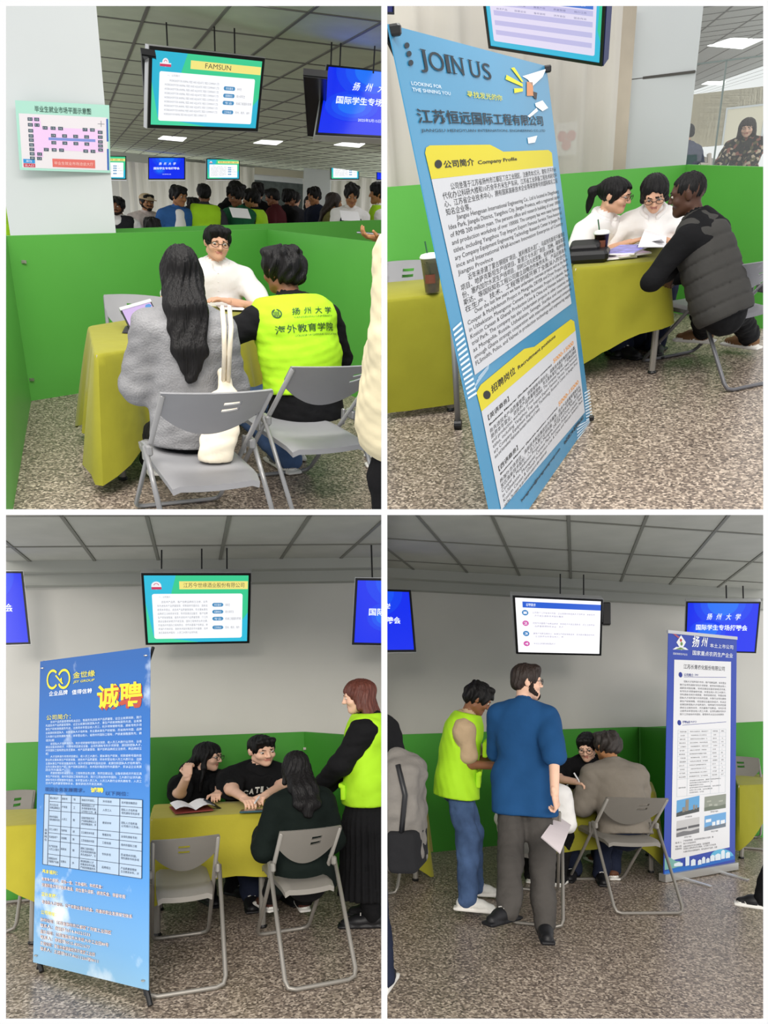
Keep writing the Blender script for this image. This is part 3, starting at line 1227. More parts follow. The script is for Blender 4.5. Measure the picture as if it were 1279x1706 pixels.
def tablecloth(room, label, corners, zt=0.74, drop=(.5, .5, .5, .5), corner=(.15, .15, .15, .15), fold=.03, seed=1, m=None, nfold=5, flare=.05, cdrop=None):
    """Draped cloth: drop for front, right, back, left; corner: how much lower each corner hangs."""
    r = random.Random(seed)
    C = [np.array(c[:2], float) for c in corners]
    c0 = sum(C) / 4
    C = [c - c0 for c in C]
    pts = []
    cr = .03
    for i in range(4):
        a, b = C[i], C[(i + 1) % 4]
        t = unit(b - a)
        nrm = np.array((t[1], -t[0]))
        L = np.linalg.norm(b - a)
        n = max(10, int(L / .045))
        prev = unit(a - C[i - 1])
        nprev = np.array((prev[1], -prev[0]))
        nxt = unit(C[(i + 2) % 4] - b)
        nnext = np.array((nxt[1], -nxt[0]))
        for j in range(n):
            s = (j + .5) / n * L
            e0, e1 = math.exp(-(s / .13) ** 2), math.exp(-((L - s) / .13) ** 2)
            out = unit(nrm + nprev * e0 * .95 + nnext * e1 * .95)
            d = drop[i]
            if j == 0 or True:
                d = d * (1 - .5 * math.exp(-s / .12) - .5 * math.exp(-(L - s) / .12)) + .5 * math.exp(-s / .12) * drop[i - 1] + .5 * math.exp(-(L - s) / .12) * drop[(i + 1) % 4]
            d = d + corner[i] * math.exp(-(s / .17) ** 1.5) + corner[(i + 1) % 4] * math.exp(-((L - s) / .17) ** 1.5)
            ce = e0 + e1
            ph = 2 * math.pi * nfold * s / max(L, .3) + i * 1.7
            fo = fold * (math.sin(ph) * .6 + .4 * math.sin(ph * 1.9 + 1)) * (1 - .6 * min(1, ce)) + fold * 2.0 * ce
            if cdrop:
                d = cdrop[i] + (cdrop[(i + 1) % 4] - cdrop[i]) * s / L + corner[i] * math.exp(-(s / .17) ** 1.5) + corner[(i + 1) % 4] * math.exp(-((L - s) / .17) ** 1.5)
            pts.append((a + t * s, out, d, fo))
    V, fs = [], []
    rows = [0, .012, .03, .1, .25, .42, .6, .8, 1]
    n = len(pts)
    for t in rows:
        for p, o, d, fo in pts:
            off = .012 * min(1, t / .02) + (flare * t + fo * t ** .8)
            V.append((*(p + o * off), zt - max(0, t * d - (.004 if t < .02 else 0))))
    for k in range(len(rows) - 1):
        for i in range(n):
            j = (i + 1) % n
            fs.append((k * n + i, (k + 1) * n + i, (k + 1) * n + j, k * n + j))
    fs.append(tuple(range(n)))
    o = MB().add(V, fs).build('tablecloth', m or M_cloth, room, None, LM((*c0, 0)))
    shade_auto(o, 60)
    tag(o, label, 'tablecloth', 'yellow tablecloths')
    return o


# ---------------------------------------------------------------- hanging screens
def tv(room, label, q, ppm, draw=None, depth=.06, frame=None, rods=(), bezel=.022, base='0b2be0', group=None, k=1.0, rod_to=2.9, tilt_back=0.0):
    P = room.quad(q, ppm)
    if np.dot(P.N, (0, -1, 0)) < 0:
        P.N = -P.N
    c = P.p(.5, .5)
    t = thing(room, 'hanging_screen', label, 'screen', c, 0, group or 'screens hung from the ceiling')
    off = LM(-c)
    b = MB().panel_box(P, -.006, -.01, 1.006, 1.01, -depth, -.004)
    b.build('casing', frame or M_silver, room, t, off)
    f = MB()
    bu = bezel
    bv = bezel * P.w / P.hh
    for (a0, b0, a1, b1) in ((0, 0, 1, bv), (0, 1 - bv, 1, 1), (0, bv, bu, 1 - bv), (1 - bu, bv, 1, 1 - bv)):
        f.panel_box(P, a0, b0, a1, b1, -.004, .004)
    f.build('bezel', M_black, room, t, off)
    S = Panel(P.p(bu, bv), P.U * (1 - 2 * bu), P.V * (1 - 2 * bv))
    S.N = P.N
    s = MB().panel_rect(S, 0, 0, 1, 1, -.001)
    so = s.build('display', screen_mat(base, k), room, t, off)
    if draw:
        draw(room, S, so, Matrix())
    for i, (px, py0, py1) in enumerate(rods):
        p = room.pt(px, py1, ppm * .995)
        MB().tube([p - (0, 0, .03), (p[0], p[1], max(rod_to, p[2] + .05))], .008, 6).build('rod', M_black, room, t, off)
    return t, P


def layer(room, S, par, M, name, col, items, w=.001, k=1.0, screen=True, m=None):
    """One printed or shown colour on a panel: items are callables drawing into the mesh."""
    mb = MB()
    for it in items:
        it(mb, w)
    if mb.n:
        o = mb.build(name, m or (screen_mat(col, k) if screen else mat('print_' + col, col, .55, .3)), room, par, M)
        if len(items) > 1 or name == 'lettering':
            tag(o, kind='stuff')
        return o


def slide(title, seed, en=False):
    def draw(room, S, so, M):
        L = lambda *a, **kw: layer(room, S, so, M, *a, **kw)
        L('backdrop', '3fcf94', [lambda mb, w: mb.panel_poly(S, [(.30, 1), (1, 1), (1, .45), (.93, .30), (.25, .74)], w)], w=.0005)
        L('backdrop', '49d7a4', [lambda mb, w: mb.panel_poly(S, [(0, 0), (.5, 0), (.06, .1), (0, .6)], w)], w=.0006)
        L('title_bar', 'f6e884', [lambda mb, w: mb.panel_rect(S, .33, .80, .995, .915, w)], w=.001)
        L('card', 'fbfcff', [lambda mb, w: mb.rrect(S, .065, .06, .945, .735, .03, w)], w=.001, k=1.05)
        L('lettering', '4b4c46', [lambda mb, w: write(mb, S, title, .46 if en else .37, .825, .70 if en else .96, .895, w)], w=.002)
        ln = []
        for i in range(9):
            a, b = (.15 if i == 0 else .11), (.50 if i == 8 else .60)
            n = 24 if i not in (0, 8) else 20
            tx = ('WORKSHOP FOR ANIMAL FEED AND AQUATIC FEED COMPANY LTD' if en else filler(n, seed * 20 + i))
            ln.append(lambda mb, w, y=.60 - i * .058, a=a, b=b, tx=tx: write(mb, S, tx, a, y, b, y + .036, w))
        ln.append(lambda mb, w: write(mb, S, '一、公司简介', .13, .675, .24, .705, w))
        ys = (.57, .465, .36, .225)
        for i, (y, x1) in enumerate(zip(ys, (.82, .86, .93, .92))):
            ln.append(lambda mb, w, y=y, x1=x1, i=i: write(mb, S, ('本科生', '硕士研究生', '机械工程国际贸易', '苏州，南京，海外')[i], .775, y - .02, x1, y + .02, w))
        L('lettering', '8d8f99', ln, w=.002)
        L('pill', '4a8fc0', [lambda mb, w, y=y: mb.rrect(S, .645, y - .028, .755, y + .03, .028, w) for y in ys], w=.002)
        L('lettering', 'e9f4ff', [lambda mb, w, y=y, t=t: write(mb, S, t, .665, y - .018, .735, y + .018, w) for y, t in zip(ys, ('学历要求', '招聘岗位', '专业', '工作地点'))], w=.003)
        L('emblem', 'f4f2f6', [lambda mb, w: mb.panel_disc(S, .112, .855, .058, w), lambda mb, w: mb.panel_rect(S, .065, .81, .16, .85, w)], w=.0015)
        L('emblem', 'cf3a62', [lambda mb, w: mb.panel_rect(S, .065, .80, .16, .835, w), lambda mb, w: ring(mb, S, (.112, .86), .03, .008, w, 0, 180)], w=.002)
    return draw


def blue(room, S, so, M):
    L = lambda *a, **kw: layer(room, S, so, M, *a, **kw)
    for i, (r, c) in enumerate(((.42, '0c3ff2'), (.32, '0f52f5'), (.22, '1470f8'))):
        L('glow_patch', c, [lambda mb, w, r=r: mb.panel_poly(S, [(.5 + r * math.cos(math.pi + math.pi * j / 16), 1 + r * 1.15 * math.sin(math.pi + math.pi * j / 16)) for j in range(17)], w)], w=.0004 + i * .0003)
        L('glow_patch', c, [lambda mb, w, r=r: mb.panel_disc(S, .30, .42, r * .55, w, sq=1.3)], w=.0004 + i * .0003)
    L('lettering', 'eaf2ff', [lambda mb, w: [write(mb, S, ch, .28 + i * .135, .66, .36 + i * .135, .79, w, bold=.015, shear=.25) for i, ch in enumerate('扬州大学')],
                              lambda mb, w: write(mb, S, '国际学生专场招聘会', .13, .44, .87, .56, w, bold=.02),
                              lambda mb, w: write(mb, S, '2025年5月15日', .38, .19, .62, .24, w)], w=.003, k=1.1)


def list_slide(room, S, so, M):
    L = lambda *a, **kw: layer(room, S, so, M, *a, **kw)
    L('title_bar', '2f62d6', [lambda mb, w: mb.panel_rect(S, .08, .83, 1, .935, w)], w=.001)
    L('lettering', 'dfe9ff', [lambda mb, w: write(mb, S, '应聘要求', .12, .855, .23, .91, w, bold=.02)], w=.002)
    for c, ys in (('3b86c4', (.74, .36)), ('d860b0', (.55, .17))):
        L('bullet', c, [lambda mb, w, y=y: mb.panel_disc(S, .105, y, .05, w) for y in ys], w=.002)
    ln = []
    for i, y in enumerate((.74, .55, .36, .17)):
        for j in range(2 if i < 3 else 1):
            x1 = (.93, .55)[j] if i < 3 else .45
            ln.append(lambda mb, w, y=y, j=j, x1=x1, i=i: write(mb, S, filler(30 if j == 0 and i < 3 else 12, 300 + i * 5 + j), .19 + .02 * j, y - .01 - j * .055, x1, y + .025 - j * .055, w))
    L('lettering', '8a86b0', ln, w=.002)
    L('lettering', 'f6f6ff', [lambda mb, w, y=y, t=t: write(mb, S, t, .085, y - .022, .125, y + .022, w, bold=.02) for y, t in zip((.74, .55, .36, .17), '1234')], w=.003)


def table_slide(room, S, so, M):
    L = lambda *a, **kw: layer(room, S, so, M, *a, **kw)
    L('backdrop', '35c79a', [lambda mb, w: mb.panel_poly(S, [(.98, 1), (1, 1), (1, .3), (.97, .5)], w)], w=.0005)
    L('card', 'e3dcf4', [lambda mb, w: mb.rrect(S, .04, .10, .955, 1, .03, w)], w=.001)
    L('table_header', '3f6fd0', [lambda mb, w: mb.panel_rect(S, .07, .80, .93, .90, w)], w=.0015)
    L('table_band', 'c0bce6', [lambda mb, w, i=i: mb.panel_rect(S, .07, .70 - i * .16, .93, .78 - i * .16, w) for i in range(4)], w=.0015)
    L('lettering', 'eef4ff', [lambda mb, w, i=i: write(mb, S, t, .10 + i * .17, .83, .19 + i * .17, .87, w) for i, t in enumerate(('招聘岗位', '招聘人数', '专业要求', '学历要求', '工作地点'))], w=.002)
    L('lettering', '6a6a92', [lambda mb, w, i=i, j=j: write(mb, S, filler(4, i * 9 + j), .10 + i * .17, .725 - j * .09, .20 + i * .17, .755 - j * .09, w) for i in range(5) for j in range(2)], w=.002)


BLUE = '0a2cf0'
# upper left hall
tv(TL, 'large hanging screen with a company slide, hung above the tablet table', ((249, 76), (441, 97), (429, 219), (246, 213)), 175, slide('FAMSUN', 1, True), base='2db7d6', rods=((279, 45, 79), (358, 45, 88), (391, 60, 92)), rod_to=2.94)
tv(TL, 'black back of a second screen hung behind the slide screen', ((236, 92), (260, 96), (262, 208), (243, 206)), 168, None, base='141518', depth=.05, frame=M_black, k=.05)
tv(TL, 'large hanging screen with a blue welcome picture, cut by the booth edge', ((544, 108), (700, 124), (692, 232), (525, 224)), 170, blue, base=BLUE, rods=((551, 80, 108), (566, 90, 110), (622, 83, 116)), rod_to=2.94)
tv(TL, 'black back of the screen hung behind the blue welcome screen', ((505, 127), (545, 131), (540, 229), (512, 226)), 164, None, base='141518', depth=.05, frame=M_black, k=.05)
for i, (q, f, b, lab) in enumerate((
        (((150, 259), (210, 260), (210, 299), (150, 298)), slide('江苏企业', 11), '2db7d6', 'small far screen half hidden behind the thick white column'),
        (((247, 262), (308, 262), (308, 299), (247, 299)), blue, BLUE, 'small far screen with a blue picture, nearest the thick column'),
        (((344, 264), (399, 265), (399, 299), (344, 299)), slide('扬州企业', 12), '2db7d6', 'small far slide screen left of the dark doorway'),
        (((551, 267), (598, 268), (598, 299), (551, 299)), slide('国际企业', 13), '2db7d6', 'small far slide screen right of the far white pillar'),
        (((627, 268), (680, 268), (680, 300), (627, 300)), blue, BLUE, 'far blue screen mostly cut off at the open right side of the hall'))):
    tv(TL, lab, q, dz * 1.12, f, base=b, depth=.08)
for i, (q, lab) in enumerate(((((263, 232), (272, 227), (311, 230), (304, 236)), 'far ceiling light panel under the slide screen'),
                              (((422, 239), (436, 234), (471, 236), (460, 242)), 'middle one of three far ceiling light panels'),
                              (((556, 242), (572, 238), (608, 240), (598, 246)), 'far ceiling light panel under the blue welcome screen'))):
    P = [TL.at(*k, z=2.94) for k in q]
    m = MB().hexa(P + [p + np.array((0, 0, .02)) for p in P]).build('ceiling_light', screen_mat('ffffff', 1.6), TL)
    tag(m, lab, 'light')
# upper right
tv(TR, 'large hanging screen showing a table of posts above the curtain', ((800, -32), (1010, -12), (1003, 110), (814, 80)), 262, table_slide, base='38b9dc', frame=mat('navy_casing', '1c2a66', .4))
tv(TR, 'dark blue corner of a screen above the poster stand', ((560, -60), (655, -50), (656, 24), (565, 20)), 290, None, base='14208a', frame=mat('navy_casing', '1c2a66', .4), k=.5)
# lower left
tv(BL, 'hanging screen with a company slide, middle one over the yellow tables', ((235, 955), (418, 955), (415, 1071), (243, 1074)), 185, slide('江苏今世缘酒业股份有限公司', 2), base='35c0e0', rods=((269, 910, 955), (336, 915, 955), (378, 915, 955)), rod_to=2.84)
tv(BL, 'blue screen hanging at the open left side above the blue poster stand', ((-130, 950), (38, 952), (51, 1073), (-118, 1078)), 187, blue, base=BLUE)
tv(BL, 'blue screen hanging above the woman in the vest', ((592, 963), (770, 965), (762, 1078), (586, 1074)), 183, blue, base=BLUE, rods=((620, 920, 963),), rod_to=2.84)
# lower right
tv(BR, 'blue screen hanging at the open left side above the dark backpack', ((530, 978), (684, 983), (693, 1086), (535, 1088)), 165, blue, base=BLUE)
tv(BR, 'hanging screen with a white bullet list over the blue shirt man', ((854, 992), (1004, 999), (1001, 1092), (860, 1089)), 160, list_slide, base='fdfcff', k=1.1, rods=((933, 975, 995), (972, 965, 997)), rod_to=2.87)
tv(BR, 'blue screen hanging behind the top of the roll-up banner', ((1143, 1002), (1267, 1003), (1259, 1088), (1140, 1085)), 152, blue, base=BLUE, rods=((1210, 978, 1003), (1238, 978, 1003)), rod_to=2.87)
sp = MB().box(BR.pt(1010, 1022, 158) + (0, .06, 0), (.085, .12, .24), bev=.01)
so = sp.build('wall_speaker', M_black, BR)
tag(so, 'small black box beside the bullet list screen', 'speaker')


# ================================================================ people
def skin(name, col):
    return mat(name, col, 0.5, 0.35, var=0.04, vscale=20)


SK_LIGHT = skin('skin_light', 'd9a98c')
SK_PALE = skin('skin_pale', 'e2b79e')
SK_TAN = skin('skin_tan', 'a8764f')
SK_BROWN = skin('skin_brown', '80553a')
SK_DARK = skin('skin_dark', '4a2f22')
M_lip = mat('lips', 'b8786a', .5)
LIPS = {'skin_dark': mat('lips_dark', '5a352c', .5), 'skin_brown': mat('lips_brown', '7f4e40', .5), 'skin_tan': mat('lips_tan', '9c6552', .5)}
M_eye = mat('eye_white', 'cfc8c0', .3)
M_iris = mat('iris', '1c1512', .2)
M_brow = mat('eyebrow', '1d1612', .8)
M_beard = mat('beard', '241a15', .9)
M_shoe0 = mat('plain_black_shoe', '17171a', .5)
M_sole = mat('white_rubber_sole', 'e6e4de', .6)
M_lens = mat('spectacle_frame', '2c2623', .4)


def hair_mat(name, col, spec=.22):
    return mat(name, col, .5, spec, var=.3, vscale=18, bump=.4, bscale=26, stretch=(5, 5, .45))


H_BLACK = hair_mat('black_hair', '0d0b0c')
H_DARK = hair_mat('dark_brown_hair', '2a1f1a', .35)
H_AUBURN = hair_mat('auburn_hair', '5a2d22', .4)
H_GREY = hair_mat('dark_wavy_hair', '302a27', .35)


def cloth(name, col, rough=.85, var=.06, bump=.7, bscale=11, **k):
    return mat(name, col, rough, .15, var=var, vscale=6, bump=bump, bscale=bscale, **k)


M_neon = cloth('neon_vest', 'a9de2a', .7, .04, .3, 8)
M_blackcl = cloth('black_cotton', '131315')
M_white = cloth('white_shirt', 'eceae8', .8, .02, .5, 9)
M_jean = cloth('blue_denim', '42587c', .85, .35, .5, 14)
M_navy = cloth('navy_cloth', '1e2436')
M_grey = cloth('grey_trouser_cloth', '4a4744')


def rot(yaw=0, pitch=0, roll=0):
    """yaw about z (left positive), pitch forward-down positive, roll to the right positive; degrees."""
    return np.array((Matrix.Rotation(math.radians(yaw), 3, 'Z') @ Matrix.Rotation(math.radians(-pitch), 3, 'X') @ Matrix.Rotation(math.radians(roll), 3, 'Y')))


def ik(a, c, l1, l2, hint):
    d = c - a
    L = np.linalg.norm(d)
    u = d / max(L, 1e-6)
    L = min(max(L, abs(l1 - l2) + .02), l1 + l2 - .004)
    x = (l1 * l1 - l2 * l2 + L * L) / (2 * L)
    h = math.sqrt(max(l1 * l1 - x * x, 0))
    hn = hint - u * u.dot(hint)
    hn = unit(hn) if np.linalg.norm(hn) > 1e-5 else np.array((0, 0, 1.0))
    return a + u * x + hn * h, a + u * L


def hand_solid(w, d, n, side, curl, vox, sc=1.0, spread=.012):
    d = unit(d)
    n = unit(n - d * d.dot(n))
    s = np.cross(d, n) * (1 if side == 'R' else -1)
    S = Solid(vox, .008)
    R = np.stack([s, d, n], 1)
    S.cone(w - d * .03 * sc, w + d * .03 * sc, .026 * sc, .027 * sc, n, 1.35)
    S.box(w + d * .05 * sc, np.array((.039, .045, .0135)) * sc, R, .012 * sc, k=.015)
    for i, (o, L) in enumerate(zip((.029, .0095, -.0105, -.029), (.070, .079, .073, .058))):
        p = w + (d * .09 + s * o) * sc
        a = 0.0
        for j, (f, r) in enumerate(zip((.42, .32, .26), (.0092, .0083, .0074))):
            a += curl * (.9, 1.15, .8)[j]
            v = unit(d * math.cos(a) + n * math.sin(a) + s * o * spread * 60 * (1 if j == 0 else .4) * .2)
            q = p + v * L * f * sc
            S.cone(p, q, r * sc, (r - .0008) * sc, k=.004)
            p = q
    p = w + (d * .022 + s * .032) * sc
    for j, (L, r, dv) in enumerate(((.045, .0125, s * .75 + d * .6 + n * .35), (.034, .0105, s * (.45 - .4 * curl) + d * .85 + n * (.3 + .5 * curl)))):
        q = p + unit(dv) * L * sc
        S.cone(p, q, r * sc, (r - .0015) * sc, k=.008)
        p = q
    return S


def head_solid(c, R, vox, female=False, beard=False, mouth=0.0, wide=1.0):
    """Head with brow, sockets, nose, lips, chin and ears. Tags: 0 skin, 1 lips, 2 eye, 3 iris, 4 brow, 5 beard."""
    S = Solid(vox, .02)
    P = lambda x, y, z: c + R @ np.array((x * wide, y, z))
    S.ell(P(0, -.014, .028), (.073 * wide, .094, .086), R)
    S.ell(P(0, .026, -.036), (.056 * wide, .060, .074), R, k=.03)
    S.cone(P(-.046, -.005, -.062), P(0, .062, -.092), .020, .019, k=.03).cone(P(.046, -.005, -.062), P(0, .062, -.092), .020, .019, k=.03)
    S.cone(P(-.034, .070, .026), P(.034, .070, .026), .015, k=.02)
    for s in (-1, 1):
        S.ell(P(s * .036, .058, -.028), (.024, .024, .022), R, k=.02)
        S.ell(P(s * .031, .093, .006), (.017, .014, .011), R, sub=True, k=.012)
        S.ell(P(s * .031, .0745, .005), (.0125, .0115, .0085), R, t=2, k=.001)
        S.ell(P(s * .031, .0845, .005), (.0072, .0042, .0070), R, t=3, k=.001)
        S.cone(P(s * .016, .090, .028), P(s * .046, .079, .029), .0048, .0034, t=4, k=.002)
        S.ell(P(s * .074, -.012, -.004), (.009, .019, .031), R @ rot(0, 0, s * 8), k=.008)
    S.cone(P(0, .084, .014), P(0, .103, -.024), .0085, .0115, k=.012)
    S.ell(P(-.012, .094, -.028), (.008, .009, .007), R, k=.008).ell(P(.012, .094, -.028), (.008, .009, .007), R, k=.008)
    if beard:
        for s in (-1, 1):
            S.cone(P(s * .068, .022, -.004), P(s * .056, .014, -.055), .010, .020, t=5, k=.006)
        S.cone(P(-.056, .012, -.055), P(0, .070, -.094), .020, .026, t=5, k=.012).cone(P(.056, .012, -.055), P(0, .070, -.094), .020, .026, t=5, k=.012)
        S.ell(P(0, .052, -.086), (.036, .034, .028), R, t=5, k=.015)
        S.cone(P(-.024, .083, -.045), P(.024, .083, -.045), .007, t=5, k=.004)
    S.cone(P(-.017, .083, -.056), P(.017, .083, -.056), .0050, t=1, k=.003)
    S.cone(P(-.014, .082, -.066 - mouth), P(.014, .082, -.065 - mouth), .0056, t=1, k=.003)
    return S


def hair_solid(c, R, style, vox, body=None, back=None, length=None):
    S = Solid(vox, .02)
    P = lambda x, y, z: c + R @ np.array((x, y, z))
    rx, ry, rz = (.086, .106, .094)
    if style == 'buzz':
        rx, ry, rz = .0752, .0962, .0878
    if style in ('curly', 'full'):
        rx, ry, rz = .092, .113, .104
    S.ell(P(0, -.016, .034), (rx, ry, rz), R)
    if style in ('short', 'curly', 'full', 'buzz'):
        if style != 'buzz':
            S.cone(P(-.03, -.072, -.025), P(.03, -.072, -.025), .034, k=.03)
        if style == 'short':
            S.cone(P(-.04, .058, .096), P(.045, .062, .090), .026, .024, k=.03)
        if style in ('curly', 'full'):
            for a in range(9):
                w = 2 * math.pi * a / 9
                S.ell(P(.055 * math.cos(w), -.01 + .066 * math.sin(w), .095 + .012 * math.sin(3 * w)), (.034, .034, .026), R, k=.012)
    face = [((0, .108, -.042), (.071, .080, .094))]
    if style in ('tail', 'lowtail'):
        face = [((0, .112, -.018), (.064, .084, .092))]
    if style in ('short', 'full', 'curly'):
        face = [((0, .108, -.030), (.070, .078, .090)), ((.085, .03, -.06), (.03, .055, .05)), ((-.085, .03, -.06), (.03, .055, .05))]
    if style == 'buzz':
        face = [((0, .105, -.01), (.078, .086, .092)), ((.085, .03, -.05), (.03, .06, .06)), ((-.085, .03, -.05), (.03, .06, .06))]
    for q, r in face:
        S.ell(P(*q), r, R, sub=True, k=.012)
    if style in ('short', 'curly', 'full', 'buzz'):
        S.cut(P(0, 0, -.075), R @ np.array((0, .35, -1)))
    up = np.array((0, 0, 1.0))
    bk = back if back is not None else R @ np.array((0, -1, 0))
    if style in ('long', 'longstraight', 'bob'):
        L = length or {'long': .22, 'longstraight': .30, 'bob': .10}[style]
        xr = R @ np.array((1.0, 0, 0))
        b0 = P(0, -.055, .0)
        for s in (-1.0, -.5, 0, .5, 1.0):
            p0 = b0 + xr * s * .055 + (R @ np.array((0, .03 * abs(s), 0)))
            p1 = p0 + bk * (.045 * (1 - .4 * abs(s))) - up * .15 + xr * s * (.022 if style != 'longstraight' else .004)
            if L <= .12:
                S.cone(p0, p1, .040, .036, k=.03)
            if L > .12:
                N, T2, FW, XR, off = body
                q1 = N + T2 * .02 - FW * (off * .72) + XR * s * (.062 if style == 'longstraight' else .085)
                q2 = N - T2 * (L * .55) - FW * (off + .004) + XR * s * (.058 if style == 'longstraight' else .085)
                q3 = N - T2 * (L - (.05 if abs(s) > .6 else 0)) - FW * (off + .002) + XR * s * (.040 if style == 'longstraight' else .07)
                S.cone(p0, q1, .042, .036, k=.03)
                S.cone(q1, q2, .036, .028, FW, 1.5, k=.03).cone(q2, q3, .028, .012, FW, 1.5, k=.03)
        for s in (-1, 1):                                   # strands beside the face
            q0, q1 = P(s * .066, .015, .03), P(s * .080, .022, -.085)
            S.cone(q0, q1, .022, .018, k=.02)
            if style == 'long':
                S.cone(q1, q1 - up * .2 + R @ np.array((s * .015, -.02, 0)), .020, .014, k=.02)
    if style in ('ponytail', 'tail'):
        q0 = P(0, -.105, .03)
        q1 = q0 + bk * .055 - up * .035
        S.ell(q0, (.022, .022, .022), R, k=.015)
        S.cone(q0, q1, .022, .030, k=.02)
        S.cone(q1, q1 + bk * .03 - up * .16, .030, .012, k=.02)
        S.cone(P(-.062, .03, .045), P(-.070, .005, -.04), .018, .010, k=.02).cone(P(.062, .03, .045), P(.070, .005, -.04), .018, .010, k=.02)
    if style == 'bun':
        S.ell(P(0, -.085, .085), (.045, .04, .04), R, k=.015)
        S.cone(P(-.062, .03, .045), P(-.066, .0, -.05), .020, .014, k=.02).cone(P(.062, .03, .045), P(.066, .0, -.05), .020, .014, k=.02)
    if style == 'lowtail':
        for s in (-1, 0, 1):
            S.cone(P(s * .03, -.085, -.02), P(s * .045, -.105, -.13), .038, .026, k=.02)
        S.cone(P(-.062, .03, .045), P(-.072, .0, -.06), .020, .018, k=.02).cone(P(.062, .03, .045), P(.072, .0, -.06), .020, .018, k=.02)
    return S


def hair_wobble(c, amp=.0035, f=42):
    def w(X):
        Y = X - c
        a = np.arctan2(Y[..., 0], Y[..., 1] + .02)
        return amp * np.sin(a * f * .5 + Y[..., 2] * 9 + 2 * np.sin(Y[..., 2] * 30)) + amp * .7 * np.sin(a * 7 + Y[..., 2] * 40)
    return w


def fold_wobble(seed, amp=.006):
    r = np.random.RandomState(seed)
    K = r.normal(0, 1, (9, 3)) * np.array((14, 14, 20)) * np.array([1, 1, 1, 1, 1, 2.6, 2.8, 3, 3.2])[:, None]
    ph = r.uniform(0, 6, 9)
    wt = [1, 1, 1, 1, 1, .7, .7, .6, .6]

    def w(X):
        o = 0
        for k, p, a in zip(K, ph, wt):
            o = o + a * (1 - 2 * np.abs(np.sin((X @ k + p) / 2)))
        return amp * o / 2.0
    return w


class Fig:
    pass


